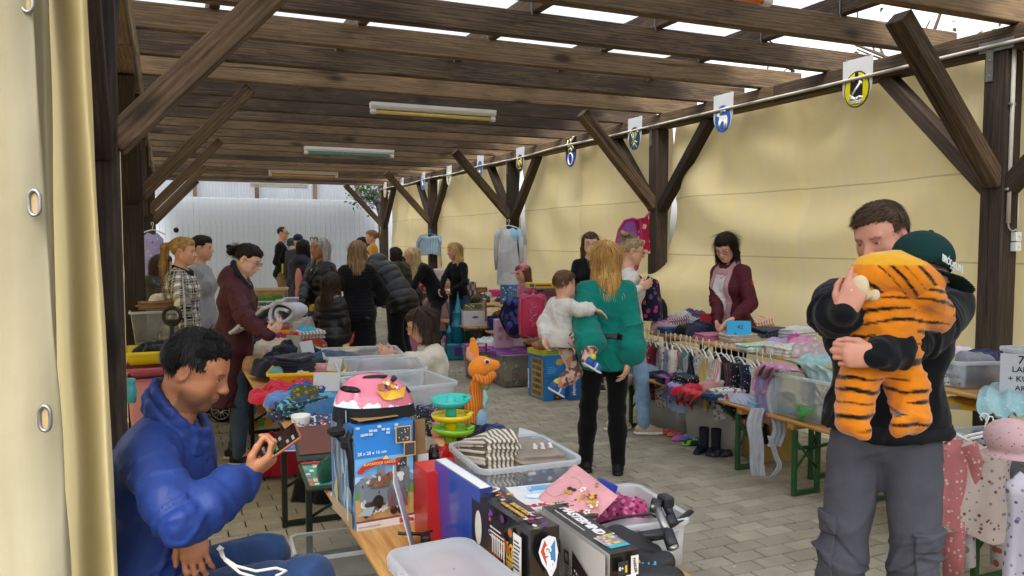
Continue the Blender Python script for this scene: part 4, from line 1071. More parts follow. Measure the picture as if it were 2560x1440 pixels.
  return s.finish(S,res,name,m,wr,8.5,puff,col,elbow,seed,rib=rib)
 def trousers(s,name='trousers',m=None,col=None,infl=.012,wide=1.0,wr=.005,length=1.0,seed=4,res=None,waist=.04):
  sc,b=s.sc,s.build;S=Soft(.03);P=lambda M,x,y,z:mp(M,(x*sc,y*sc,z*sc));I=infl;f_=s.sex=='f'
  S.ell(P(s.Mp,0,-.01,0),np.array(((.150 if not f_ else.158)*b*sc+I,.112*sc+I,.12*sc)),A3(s.Mp).T,.04)
  for k in(-1,1):S.ell(P(s.Mp,k*.062,-.06,-.045),np.array((.085,.075,.085))*sc+I,A3(s.Mp).T,.04)
  S.cut(P(s.Mp,0,0,min(waist,.07-getattr(s,'hem',0)/sc)),A3(s.Mp)[:,2])
  for k in(-1,1):
   a,e,w_=s.leg[k];w2=e+(w_-e)*length
   S.cone(a,.084*sc*b+I,e,(.054*sc+I)*(.5+.5*wide),.035);S.cone(e,(.054*sc+I)*(.5+.5*wide),e+(w2-e)*.4,(.055*sc+I)*wide,.03);S.cone(e+(w2-e)*.4,(.055*sc+I)*wide,w2,(.040*sc+I)*wide,.03)
  return s.finish(S,res or s.res,name,m,wr,7,None,col,1.0,seed)
 def shoes(s,up='#1b1b1d',sole='#d8d8d8',dirs=None,lace='#d0d0d0',high=False):
  sc=s.sc
  for k in(-1,1):
   an=Vector(s.leg[k][2]);d=Vector((k*.18,1,0))if dirs is None else Vector(dirs[k]);d.z=0;d.normalize();z=an.z-.085*sc
   A_=np.array([np.array((d.y,-d.x,0)),np.array(d),np.array((0,0,1))])
   Q=lambda x,y,zz:np.array(an)+A_.T@(np.array((x,y,0))*sc)+np.array((0,0,z-an.z+zz*sc))
   S=Soft(.015)
   S.cone(Q(0,-.045,.045),.038*sc,Q(0,.07,.042),.040*sc,.02);S.cone(Q(0,.07,.036),.038*sc,Q(0,.155,.028),.032*sc,.03);S.cone(Q(0,-.02,.05),.036*sc,Q(0,-.012,.1 if not high else.14),.036*sc,.02)
   for y0,r0,y1,r1 in((-.05,.042,.06,.044),(.06,.044,.15,.038)):S.cone(Q(0,y0,.014),r0*sc,Q(0,y1,.014),r1*sc,.006,flat=((0,0,1),.42))
   S.cut(Q(0,0,0),(0,0,-1));S.cut(Q(0,0,.105 if not high else.145),(0,0,1))
   V,F=S.mesh(max(.006,s.res*.6));zz=(V[:,2]-z)/sc;L=(V-np.array(an))@A_.T/sc
   c=np.where((zz<.027)[:,None],np.array(lin(sole)),np.array(lin(up)))
   lm=(np.abs(L[:,0])<.02)&(L[:,1]>.03)&(L[:,1]<.105)&(zz>.05)&(np.sin(L[:,1]*420)>0)
   c[lm]=np.array(lin(lace))
   s.put('shoe',V,F,M_SHOE,c)
 def hair(s,style='short',col='#3a2a1e',L=.3,n=900,seed=2,wd=.0035,tie=None,res=None,top='',var=.3,front=.0,back=.0,vol=0,sweep=(.5,.5,.1)):
  hs,H=s.hs,s.H;T=lambda*p:mp(H,Vector(p)*hs);A=np.array(H.to_3x3().normalized()).T
  S=Soft(.015*hs);res=res or min(s.res*.75,.009);rs=np.random.RandomState(seed)
  E=lambda c,r,k=.015,sub=False:S.ell(T(*c),np.array(r)*hs,A,k*hs,sub)
  v=vol
  if style=='short':E((0,-.016,.042),(.082+v,.099+v,.086+v));E((0,.012,.082),(.068+v,.075,.048+v*1.4))
  elif style=='crop':E((0,-.016,.038),(.0795,.0965,.084))
  else:E((0,-.018,.040),(.083+v,.099+v,.087+v));E((0,.012,.074),(.072,.083,.052+v))
  E((0,.100,-.035),(.073,.075,.083+front-(0 if style in('short','crop')else.012)),.012,True)
  ear=style in('short','crop','pony','bun','highbun')
  for k in(-1,1):E((k*.083,-.002,-.006),(.026,.030,.042)if ear else(.02,.026,.037),.006,True)
  if style in('short','crop'):S.cone(T(-.2,-.03,-.16),.105*hs,T(.2,-.03,-.16),.105*hs,.01,True)
  down=np.array(s.Mc.to_3x3()@Vector((0,0,-1)))*0+np.array((0,0,-1.0))
  bk=np.array(H.to_3x3()@Vector((0,-1,0)))
  tail=[]
  if style in('long','bob'):
   a=np.array(T(0,-.055,.01));sh=np.array(H.to_3x3()@Vector((1,0,0)))
   S.cone(a,.075*hs,a+np.array((0,0,-1))*min(L,.16)+bk*.02,.072*hs,.03*hs)
   for k in(-1,1):
    S.chain([T(k*.07,-.015,.03),T(k*.082,-.01,-.06),mp(H,Vector((k*.085,-.02,-.09))*hs)+down*(L-.12)*.9],[.028*hs,.026*hs,.012*hs],.03*hs)
   if L>.16:
    b0=a+down*.14+bk*.02;e0=a+down*L+bk*(.03+back)
    for k in(-1,-.35,.35,1):S.cone(b0+sh*k*.05*hs,.04*hs,e0+sh*k*.07*hs,.013*hs,.035*hs)
  if style in('pony','bun','highbun'):
   ty={'pony':(0,-.112,.052),'bun':(0,-.122,.028),'highbun':(0,-.075,.125)}[style]
   tp=np.array(T(*ty))
   if style=='pony':
    p1=tp+bk*.055+np.array((0,0,-.02));p2=tp+bk*.075+down*L*.45;p3=tp+bk*.055+down*L
    S.chain([tp,p1,p2,p3],[.022*hs,.03*hs,.03*hs,.008*hs],.02*hs);tail=[tp,p1,p2,p3]
   else:
    for q_ in range(7):
     v_=rs.normal(0,.018,3);S.ell(tp+bk*.018+v_*hs,np.array((.026,.024,.022))*hs,np.eye(3),.008*hs)
  if top:pass
  V,F=S.mesh(res);Nn=normals(V,F)
  L_=(np.array(H.inverted().to_3x3())@(V-np.array(H.translation)).T).T/hs
  crown=np.array(T(0,-.03,.12))
  def flow(P):
   if style in('pony','bun','highbun'):
    f=tp-P;f=f/(np.linalg.norm(f,axis=1)[:,None]+1e-9)
    if style=='pony':below=((P-tp)@bk>.01)[:,None];f=np.where(below,down,f)
   else:
    f=P-crown;f=f/(np.linalg.norm(f,axis=1)[:,None]+1e-9)
    lq=(P-np.array(H.translation))@np.array(H.to_3x3().normalized())
    if style in('long','bob'):f=np.where((lq[:,2]<.05*hs)[:,None],f*.2+down,f)
    else:
     fw=(lq[:,1]>.0)[:,None];f=np.where(fw&(lq[:,2]>.06*hs)[:,None],f*.5+np.array(H.to_3x3()@Vector(sweep)),f+down*.6)
   return f
  fl=flow(V);sd=np.cross(fl,Nn);proj=(V*(sd/(np.linalg.norm(sd,axis=1)[:,None]+1e-9))).sum(1)
  d=.0035*hs*np.sin(proj*520+3*vnoise(V,22,seed))+.004*ridge(V,26,seed)
  V=V+Nn*d[:,None]
  c=np.array(lin(col))*(1+.35*vnoise(V,60,seed)[:,None]+.25*np.sin(proj*900)[:,None]);c=np.clip(c,.003,.95)
  if n:
   lq=(V-np.array(H.translation))@np.array(H.to_3x3().normalized())/hs
   ok=np.where((lq[:,1]<(.06 if style=='short' else.02))|(lq[:,2]>.075))[0]
   if style in('long','bob'):ok=ok[(lq[ok,1]<-.005)|(np.abs(lq[ok,0])>.07)]
   if ear:ok=ok[~((np.abs(lq[ok,0])>.05)&(lq[ok,2]<.045)&(lq[ok,1]>-.045))]
   pick=rs.choice(ok,n)
   step={'short':5,'crop':3}.get(style,6);sg={'short':.007,'crop':.004}.get(style,.022)*hs
   rv,rf,rc=ribbons(V[pick]-Nn[pick]*.002,Nn[pick],flow,step,sg,wd,rs,col,.07 if style!='short' else.10,.0 if style!='crop' else.1,.15 if style in('long','bob','pony')else.05,var)
   F=np.concatenate([F,rf+len(V)]);V=np.concatenate([V,rv]);c=np.concatenate([c,rc])
  s.put('hair',V,F,M_HAIR,c);return s
 def glasses(s,col='#3a1f1a',rd=False,r=.0016):
  H,hs=s.H,s.hs;b=MB();T=lambda*p:H@(Vector(p)*hs)
  for k in(-1,1):
   rx,ry=(.024,.017)if not rd else(.023,.022)
   b.tube([T(k*.0335+rx*math.cos(a),.108-.012*abs(math.cos(a)*.3+k*.2*0),-.002+ry*math.sin(a))for a in[2*math.pi*j/16 for j in range(16)]],r*hs,6,closed=True)
   b.tube([T(k*.057,.105,.003),T(k*.078,.06,.006),T(k*.083,-.01,.004)],r*hs,5)
  b.tube([T(-.01,.108,.0),T(.0,.111,.003),T(.01,.108,.0)],r*hs,5)
  o=b.obj('glasses',mat('frame_'+col[1:],col,.3,.05),s.o)
  b=MB()
  for k in(-1,1):b.add([tuple(T(k*.0335+.022*math.cos(a),.1075,-.002+.015*math.sin(a)))for a in[2*math.pi*j/14 for j in range(14)]],[tuple(range(14))])
  b.obj('lens',clear('spectacle_lens','#e8eef2',.08,.03,0),o)
 def collar_ring(s,name,m,z=.262,r=.07,t=.02,col=None,lean=.1,h=.03):
  S=Soft(.01);sc=s.sc
  for k in range(16):
   a=2*math.pi*k/16;a2=2*math.pi*(k+1)/16
   f=lambda a:s.Mc@Vector((r*math.cos(a)*sc,(.01+r*math.sin(a))*sc,(z-lean*.3*math.sin(a)*1.0)*sc))
   S.cone(f(a),t*sc,f(a2),t*sc,.01)
   S.cone(f(a)+Vector((0,0,-h*sc)),t*1.1*sc,f(a2)+Vector((0,0,-h*sc)),t*1.1*sc,.012)
  return s.finish(S,max(.006,s.res*.7),name,m,.004,16,None,col,0,3)
def c_plain(h):return lambda s,V,kind,q,tt:np.tile(np.array(lin(h)),(len(V),1))
def c_plaid(s,V,kind,q,tt):
 a=q*1.0;hz=np.where(kind==1,a,V[:,2]);an=np.arctan2(V[:,1],V[:,0]+1e-6)*.16
 l1=np.abs(((hz/.085)%1)-.5);l2=np.abs(((an/.085+.2)%1)-.5)
 w1,w2=l1<.17,l2<.17;f1,f2=np.abs(l1-.33)<.035,np.abs(l2-.33)<.035
 c=np.tile(np.array(lin('#121214')),(len(V),1));c[w1^w2]=np.array(lin('#8b8780'));c[w1&w2]=np.array(lin('#ddd9cf'));c[f1|f2]=np.array(lin('#b8b3a6'));return c
def c_front(base,inner,wd=.05,collarz=None):
 """open front showing what is worn beneath"""
 def f(s,V,kind,q,tt):
  c=np.tile(np.array(lin(base)),(len(V),1));L=(V-np.array(s.Mc.translation))@A3(s.Mc)
  m=(np.abs(L[:,0])<wd)&(L[:,1]>.03)&(kind==0);c[m]=np.array(lin(inner));return c
 return f
 # ================================================================ the people
def gp(px,d):v=at(px,600,d=d);return(v[0],v[1])
def W(px,py,d):return Vector(at(px,py,d=d))
VR,VU,VF=Vector(_r),Vector(_u),Vector(_f)
DENIM=lambda h:(lambda s,V,kind,q,tt:np.array(lin(h))*(1+.28*vnoise(V,6,2)+.18*ridge(V,14,3)+.1*vnoise(V,90,4))[:,None])
M_BNYL=mat('blue_nylon','#16306f',.58,.1,14,.7,40,spec=.3)
M_PUFF=mat('black_puffer_nylon','#0d0e13',.42,.2,14,.4,45,spec=.45)
M_BSWEAT=mat('black_sweatshirt','#0f1115',.9,.15,16,.5,70,spec=.15,sheen=.1)
M_MAROON=mat('maroon_coat_fabric','#431824',.62,.15,14,.5,50,spec=.3)
M_CREAM=mat('cream_knit','#cfc8ba',.95,.08,16,.9,60,spec=.1,sheen=.2)
M_TEAL=mat('teal_sweatshirt','#0c7569',.88,.1,14,.45,70,spec=.15,sheen=.12)
M_RIBK=mat('charcoal_rib_knit','#16171b',.95,.15,20,.8,70,spec=.1,sheen=.1)
# ---- seated man with the telephone
p=Person('man seated at the table edge in a blue nylon jacket, looking down at a phone',gp(342,2.33),106,1.78,'m',lean=13,head=(2,22,0),res=.006,seat=.645,hscale=.94)
wr=W(618,1188,2.24);hdR=VR*.80+VU*.55+VF*.10
p.setarm(1,world=wr,hinth=W(445,1300,2.02),hd=hdR,n=VU*.75-VR*.5+VF*.25,curl=(.75,.85,.9,.95),thumb=.7,hsc=.92)
p.setarm(-1,world=W(480,1308,2.27),hinth=W(330,1300,2.55),hd=-VU*.92+VR*.2-VF*.28,n=VF*.8-VU*.1,curl=(.35,.4,.4,.35),spread=1.2,hsc=1.0)
p.setleg(1,knee=W(770,1452,2.28),ankle=W(760,1700,2.3));p.setleg(-1,knee=W(668,1392,2.68),ankle=W(640,1640,2.75))
p.body('tan',.6,'#0e0a08');p.eyes(look=(0,-18));p.hair('short','#0d0b0b',n=5200,seed=5,vol=.0,var=.5,front=.02,sweep=(.15,-.9,.2))
p.top('jacket',M_BNYL,infl=.037,hem=.13,flare=1.08,wr=.011,collar=.0,seed=21,res=.007,elbow=1.5,bal=.002)
V,F,Nn,kind,q,tt,_=p.last
L=(V-np.array(p.Mc.translation))@A3(p.Mc)
p.patch((np.abs(L[:,0])<.011)&(L[:,1]>.02)&(kind==0),.004,'zip',mat('zip_navy','#0d1a40',.5))
p.collar_ring('collar',M_BNYL,.285,.086,.014,lean=.2,h=.03);p.collar_ring('collar_stand',M_BNYL,.25,.094,.018,lean=.2,h=.03)
p.collar_ring('collar_lining',mat('charcoal_fleece','#1d1c22',.95,.2,20,.8,60),.287,.075,.010,lean=.2,h=.03)
p.collar_ring('tshirt_collar',cloth('#a03040'),.245,.058,.008,lean=.12,h=.02)
p.trousers(col=DENIM('#22375a'),infl=.018,wr=.010,seed=9);p.shoes('#20242c')
b=MB();rg=p.hand[-1];rp=rg[0]+rg[1]*.108
MAN=p
# ---- woman in the maroon coat
p=Person('woman in a long hooded maroon coat holding a rolled grey duvet',gp(578,6.05),108,1.68,'f',lean=9,head=(6,24,0),res=.009)
p.setarm(1,world=W(672,838,5.75),hinth=W(600,900,5.6),hd=VR*.7+VU*.6,n=VF*.4+VU*.3-VR*.2,curl=.5)
p.setarm(-1,world=W(672,818,6.2),hinth=W(610,900,6.5),hd=VR*.7+VU*.5,n=-VF,curl=.5)
p.stand((.10,.05),(-.10,-.03));p.body('pale');p.eyes();p.hair('bun','#1d1412',n=1500,seed=3,vol=-.002)
p.top('coat',M_MAROON,infl=.036,hem=.46,flare=1.12,hood=True,wr=.012,seed=5,elbow=1.2)
p.collar_ring('collar',mat('charcoal_fleece','#1d1c22'),.275,.082,.02,lean=.3,h=.05);p.collar_ring('scarf',cloth('#6b6660'),.285,.066,.014,lean=.25,h=.02)
p.trousers(col=DENIM('#3a4f68'),infl=.01);p.shoes('#141416','#cfcac0',lace='#d8d8d8',high=True);p.glasses('#40131f')
# ---- left background
p=Person('blonde woman with a long ponytail in a black and white plaid shacket',gp(452,6.9),108,1.715,'f',head=(4,4,0),res=.011)
p.setarm(1,world=W(470,830,6.6),hinth=W(470,760,6.4));p.body('fair');p.hair('pony','#a8824f',L=.42,n=1500,seed=4,wd=.005,vol=.002)
p.top('shacket',None,c_plaid,infl=.035,hem=.12,wr=.008,res=.008);p.collar_ring('collar',mat('black_wool','#141416',.9),.255,.075,.016);p.trousers(col='#1a1a1e');p.shoes()
p=Person('dark haired woman in a light grey jacket behind the ponytailed blonde',gp(500,7.8),112,1.735,'f',head=(0,2,0),res=.011)
p.body('fair');p.hair('bun','#1a1412',n=900,vol=.002);p.top('jacket',cloth('#8d9095'),infl=.024,hem=.1,wr=.006);p.trousers(col='#23252c');p.shoes()
p=Person('brown haired girl in a black puffer with a cream shoulder bag by the left post',gp(398,7.5),60,1.55,'f',head=(0,5,0),res=.013)
p.body('fair');p.hair('bob','#3a2a22',L=.2,n=700);p.top('puffer_jacket',M_PUFF,infl=.05,hem=.15,puff=(.009,.1),hood=True);p.trousers(col='#16171b');p.shoes()
# ---- far middle
p=Person('tall man in a black zip hoodie and beige trousers wearing a baby carrier',gp(706,16),112,1.97,'m',head=(12,0,0),res=.016)
p.setarm(1,local=(.26,.12,1.06),hint=(.4,-.3,1.1));p.setarm(-1,local=(-.2,.3,1.1));p.body('fair');p.hair('crop','#2f241c',n=500);p.glasses('#20160f',r=.003)
p.top('hoodie',None,c_front('#101113','#c9c9cc',.09),infl=.022,hem=.1);p.trousers(col='#8d7a5c',wide=1.15,infl=.02);p.shoes('#3a2f28')
BM=p
p=Person('man in a navy beanie standing behind the navy coated back',gp(745,15.2),30,1.80,'m',res=.016);p.body('fair')
S=Soft(.01);T=lambda*q:mp(p.H,Vector(q)*p.hs);S.ell(T(0,-.012,.05),np.array((.09,.107,.09))*p.hs);S.cut(T(0,0,.01),(0,0,-1));V,F=S.mesh(.012);p.put('beanie',V,F,cloth('#1b2842'))
p.top('jacket',mat('dark_slate_jacket','#23262e',.7),infl=.035,hem=.15);p.trousers(col='#22242a');p.shoes()
p=Person('dark haired person seen from behind in a navy hooded coat with a pink bag',gp(757,11.3),40,1.69,'f',res=.014);p.body('fair');p.hair('bob','#15100f',L=.14,n=600,vol=.006)
p.top('coat',mat('navy_coat','#161a2b',.65,.12,12,.4,40),infl=.05,hem=.45,hood=True,wr=.008);p.trousers(col='#1a1c24');p.shoes()
S=Soft(.02);S.ell((.05,-.21,1.16),(.05,.05,.17));S.ell((.05,-.20,.98),(.06,.05,.10));V,F=S.mesh(.014)
bag=link('pink_bag',mesh_from('pink_bag',V,F,mat('salmon_pink_fabric','#c07a72',.8),True),None,p.loc,R(-40));tag(bag,'salmon pink bag slung on the back of the navy coat','bag')
p=Person('woman with silver hair and sunglasses on her head in an open black puffer',gp(800,9.0),246,1.72,'f',head=(-8,0,0),res=.009)
p.setarm(1,world=W(755,765,8.75),hinth=W(735,700,9.2),curl=.4);p.body('tan');p.eyes();p.hair('bob','#b5b0a6',L=.05,n=1600,vol=.004,seed=8)
def c_puf(s,V,kind,q,tt):
 c=np.tile(np.array(lin('#0d0e14')),(len(V),1));L=(V-np.array(s.Mc.translation))@A3(s.Mc);m=(np.abs(L[:,0]+.01)<.07)&(L[:,1]>.03)&(kind==0);c[m]=np.array(lin('#10131d'));return c
p.top('puffer_jacket',mat('black_puffer_nylon','#0d0e13'),None,infl=.045,hem=.18,puff=(.010,.085),wr=.004,vneck=.10)
V,F,Nn,kind,q,tt,_=p.last;L=(V-np.array(p.Mc.translation))@A3(p.Mc)
p.patch((np.abs(L[:,0])<.055)&(L[:,1]>.03)&(kind==0)&(L[:,2]<.19),.004,'shirt',cloth('#10141f'))
p.collar_ring('fur_collar',mat('pale_fleece','#8f8a7c',.95,.3,30,1,40),.25,.095,.02,lean=.3,h=.02)
b=MB();b.tube([tuple(p.Mc@Vector(v))for v in((-.12,.13,.16),(-.02,.172,.02),(.08,.175,-.12),(.17,.15,-.26))],.012,6);b.obj('bag_strap',M_BLACK,p.o)
b=MB()
for k in(-1,1):b.tube([tuple(p.H@(Vector((k*.034+.026*math.cos(a),.075+.0*a,.108+.018*math.sin(a)))*p.hs))for a in[2*math.pi*j/12 for j in range(12)]],.006,5,closed=True)
b.obj('sunglasses',mat('tortoise_frame','#3b2a20',.3),p.o)
p.trousers(col=DENIM('#1b2740'),infl=.012);p.shoes('#2a2a2e')
p=Person('child with long brown hair in a black puffer with fur collar',gp(826,8.4),40,1.30,'f',res=.011,hscale=1.15);p.body('fair');p.hair('long','#33231a',L=.3,n=1200,wd=.005,vol=.004)
p.top('puffer_jacket',M_PUFF,infl=.045,hem=.12,puff=(.009,.08));p.collar_ring('fur_collar',mat('grey_fur','#77706a',.95,.4,40,1,40),.25,.13,.035,h=.02);p.trousers(col='#20222a');p.shoes()
p=Person('woman seen from behind with long fair hair and a long black ribbed cardigan',gp(893,8.8),15,1.685,'f',head=(4,3,0),res=.010)
p.setarm(1,local=(.22,.22,1.0),hint=(.5,-.2,1.0));p.setarm(-1,local=(-.24,.18,.98),hint=(-.5,-.2,1.0));p.body('fair');p.hair('long','#8f7350',L=.33,n=2200,wd=.005,seed=6,var=.5)
p.top('cardigan',M_RIBK,infl=.040,hem=.44,flare=1.15,rib=(.003,.035),wr=.006,bal=.02);p.collar_ring('shirt_collar',cloth('#c8c4bb'),.245,.06,.014);p.trousers(col=DENIM('#5b7ba0'),infl=.008);p.shoes('#1a1a1c')
p=Person('man bending over in a black quilted puffer jacket and black trousers',gp(996,9.7),318,1.82,'m',lean=54,head=(0,60,0),res=.011)
p.setarm(1,local=(.22,.62,.95));p.setarm(-1,local=(-.22,.62,.95));p.stand((.14,.0),(-.12,-.12));p.body('fair');p.hair('short','#2b221c',n=300)
p.top('puffer_jacket',M_PUFF,infl=.062,hem=.16,puff=(.013,.10),hood=True,wr=.006);p.trousers(col='#0d0e10',infl=.03,wide=1.2);p.shoes('#101012','#1a1a1a')
# ---- behind
p=Person('dark haired woman with sunglasses pushed up, far right of the white wall',gp(910,13),250,1.735,'f',head=(10,8,0),res=.015);p.body('fair');p.hair('bun','#1e1714',n=400,vol=.006);p.top('blouse',cloth('#a8a49f'),infl=.025,hem=.1);p.trousers(col='#22242a');p.shoes()
p=Person('fair haired child in a yellow top held up high beside the dark haired woman',(*gp(931,12.8),.72),280,1.08,'f',head=(0,0,0),res=.015,hscale=1.15);p.body('fair');p.hair('bun','#8d6238',n=400);p.top('yellow_top',cloth('#c9921f'),infl=.02,hem=.08);p.trousers(col='#6a6a70');p.shoes()
p=Person('person in a dark camouflage jacket bending behind the quilted puffer man',gp(1022,12),330,1.66,'m',lean=36,res=.015);p.body('fair');p.hair('bob','#241a15',L=.12,n=300);p.top('jacket',None,lambda s,V,k,q,t:np.where((vnoise(V,18,3)>.1)[:,None],np.array(lin('#23261c')),np.array(lin('#3a3b2c'))),infl=.045,hem=.12);p.trousers(col='#191a1c');p.shoes()
p=Person('dark haired person in a grey top far back beside the pink clothes heap',gp(1006,13.2),120,1.40,'f',res=.016);p.body('fair');p.hair('bob','#17110f',L=.14,n=300);p.top('grey_top',cloth('#7a7b80'),infl=.025);p.trousers(col='#2a2c33');p.shoes()
p=Person('woman with long pale blonde hair bending over the pink clothes heap',gp(1090,11.4),285,1.68,'f',lean=38,head=(-20,30,0),res=.012)
p.setarm(1,local=(.2,.5,.85));p.setarm(-1,local=(-.2,.5,.85));p.body('fair');p.hair('long','#c9ae82',L=.42,n=1500,wd=.006,vol=.006,back=-.02);p.top('black_top',M_BSWEAT,infl=.02,hem=.08);p.trousers(col='#202228');p.shoes()
p=Person('woman with wavy golden blonde hair in a dark top behind the children books',gp(1146,11.6),250,1.655,'f',lean=6,head=(20,8,0),res=.010)
p.setarm(1,world=W(1098,735,11.3),hinth=W(1080,690,11.5));p.setarm(-1,local=(-.12,.24,.98),hint=(-.5,0,1.0));p.body('fair');p.eyes();p.hair('long','#c2a06a',L=.34,n=1800,wd=.006,vol=.004,var=.4);p.top('dark_top',M_BSWEAT,infl=.012,hem=.06);p.trousers(col=DENIM('#33486a'));p.shoes()
# ---- right of the middle
p=Person('woman crouching in a cream knit with long brown hair and glasses',gp(1082,5.85),280,1.66,'f',lean=6,head=(-4,22,0),res=.009,seat=.44)
p.setarm(1,world=W(1000,900,5.6),hinth=W(1100,960,5.4));p.setarm(-1,world=W(985,895,5.9),hinth=W(1020,990,6.2));p.body('fair');p.eyes();p.hair('long','#3b2a1f',L=.30,n=2200,wd=.005,seed=9,vol=.002);p.glasses('#b58f6a',True)
p.top('cream_knit',M_CREAM,infl=.03,hem=.06,bal=.015,wr=.009);p.collar_ring('knit_collar',M_CREAM,.25,.062,.015);p.trousers(col=DENIM('#3a4a66'));p.shoes()
p=Person('girl in a pink cap peeping over the stacked board games',gp(1312,10.6),265,1.34,'f',head=(0,15,0),res=.012,hscale=1.1);p.body('fair');p.hair('bob','#6a4630',L=.2,n=500)
S=Soft(.01);T=lambda*q:mp(p.H,Vector(q)*p.hs);A=np.array(p.H.to_3x3().normalized()).T;S.ell(T(0,-.012,.052),np.array((.088,.105,.085))*p.hs,A);S.cut(T(0,0,.045),np.array(p.H.to_3x3()@Vector((0,0,-1))));S.ell(T(0,.12,.05),np.array((.07,.075,.008))*p.hs,A,.01);V,F=S.mesh(.009);p.put('cap',V,F,cloth('#cf7f8e'))
p.top('top',cloth('#b06a86'),infl=.02);p.trousers(col='#333844');p.shoes()
p=Person('young woman with round glasses and long brown hair behind the golden haired woman',gp(1476,9.0),205,1.785,'f',head=(0,4,0),res=.010);p.body('pale');p.eyes();p.hair('long','#55402e',L=.36,n=1500,wd=.005);p.glasses('#8a6a4a',True)
p.setarm(1,local=(.1,.3,1.2));p.top('dark_top',M_BSWEAT,infl=.014);p.trousers(col='#202229');p.shoes()
p=Person('woman with blonde topknot, glasses and white top standing in pale blue jeans',gp(1572,7.0),105,1.72,'f',head=(6,10,0),res=.009)
p.setarm(1,world=W(1600,720,6.8));p.stand((.1,.12),(-.1,-.1));p.body('fair');p.eyes();p.hair('highbun','#9b8868',n=1800,seed=12,vol=-.002);p.glasses('#401a30')
S=Soft(.005);tq=p.H@(Vector((0,-.07,.105))*p.hs);S.ell(tq,(.03,.02,.022));V,F=S.mesh(.006);p.put('hair_tie',V,F,M_BLACK)
p.top('white_top',cloth('#cfcbc3'),infl=.018,hem=.08,wr=.007);b=MB();b.tube([tuple(p.Mc@Vector(v))for v in((.1,-.13,-.1),(.12,-.10,.12),(.11,.0,.235),(.1,.11,.15),(.1,.15,-.1))],.013,6,flat=.4);b.obj('backpack_strap',M_BLACK,p.o)
p.trousers(col=DENIM('#7f9cbb'),infl=.012);p.shoes('#b59b82','#e0ddd6')
p=Person('woman in an open burgundy softshell and pink scarf sorting clothes by the tarpaulin',gp(1832,7.15),262,1.77,'f',lean=6,head=(-16,26,0),res=.008)
p.setarm(1,world=W(1795,812,6.95),hinth=W(1750,800,7.3),curl=.3);p.setarm(-1,world=W(1836,796,6.8),hinth=W(1925,830,6.9),hd=-VR*.8-VU*.3-VF*.2,n=-VU*.6-VF*.2,curl=.35)
p.body('fair');p.eyes(look=(0,-20));p.hair('bob','#251a16',L=.15,n=2600,seed=15,vol=.006);p.glasses('#2a2222')
p.top('softshell_jacket',mat('burgundy_softshell','#4b1722',.7,.12,12,.4,50,spec=.25),None,infl=.03,hem=.16,wr=.009,seed=8)
V,F,Nn,kind,q,tt,_=p.last;L=(V-np.array(p.Mc.translation))@A3(p.Mc)
p.patch((np.abs(L[:,0])<.062)&(L[:,1]>.02)&(kind==0)&(L[:,2]<.22),.003,'lace_top',mat('white_lace_knit','#c9c6c4',.95,.15,60,1,60))
for k in(-1,1):
 p.last=(V,F,Nn,kind,q,tt,'');p.patch((np.abs(L[:,0]-k*.082)<.022)&(L[:,1]>.02)&(kind==0)&(L[:,2]<.23),.010,'scarf_tail',mat('dusty_pink_scarf','#b3898f',.95,.12,20,.8,50))
p.collar_ring('scarf',mat('dusty_pink_scarf','#b3898f'),.235,.078,.032,lean=.2,h=.045)
p.last=(V,F,Nn,kind,q,tt,'');L2=V-np.array(p.sh[-1]);p.patch((np.abs(L2[:,2]+.09)<.016)&(kind==1)&(np.abs(L2[:,1]-.0)<.02)&(L2[:,0]<0),.004,'badge',mat('red_badge','#b0302c',.6))
p.trousers(col='#20222a');p.shoes()
# ---- mother in teal with the toddler
p=Person('woman with golden red hair in a teal sweatshirt and black leggings carrying a toddler',gp(1516,5.72),22,1.675,'f',head=(-14,4,0),res=.008,build=1.06)
p.setarm(-1,world=W(1478,885,5.40),hinth=W(1370,980,5.30),hd=VF*.9+VR*.3,n=VU,curl=.4);p.setarm(1,world=W(1572,905,5.62),hinth=W(1680,860,5.7),hd=-VU*.9-VR*.25,n=-VR*.6+VF*.3,curl=.35)
p.stand((.10,.02),(-.13,.10));p.body('fair');p.hair('long','#c79a58',L=.215,n=6500,wd=.004,seed=18,vol=.012,var=.45)
p.top('sweatshirt',M_TEAL,infl=.036,hem=.13,flare=1.06,bal=.05,wr=.013,seed=13,waist=1.0,elbow=.8)
V,F,Nn,kind,q,tt,_=p.last;zz=V[:,2];p.patch((np.abs(zz-1.035)<.021)&(kind!=1),.006,'waist_bag_belt',M_BLACK)
p.trousers(name='leggings',col='#070708',infl=.012,wr=.006,wide=1.06);p.shoes('#0f0f10','#17171a',lace='#1c1c1e');
for k in(-1,1):
 an=p.leg[k][2];b=MB();b.cyl(Vector(an)+Vector((0,0,.005)),Vector(an)+Vector((0,.0,.055)),.040,.042,12);b.obj('sock',cloth('#c9c6a8'),p.o)
p=Person('toddler with brown hair in a white sweatshirt held on the teal woman\'s hip',gp(1408,5.62),72,.84,'m',head=(-6,0,0),res=.007,seat=1.03,hscale=1.2)
p.setarm(1,world=W(1482,772,5.52),hinth=W(1430,800,5.2),hd=VR*.9-VU*.3,n=-VU,curl=.3);p.setarm(-1,world=W(1362,842,5.62),hinth=W(1350,800,5.7));p.setleg(1,knee=W(1478,852,5.42),ankle=W(1468,903,5.36));p.setleg(-1,knee=W(1440,930,5.72),ankle=W(1396,962,5.7))
p.body('fair',detail=True);p.hair('short','#5f4430',n=2200,wd=.003,vol=-.004);p.top('sweatshirt',cloth('#c9c6c0'),infl=.03,hem=.07,wr=.010,seed=3,bal=.008)
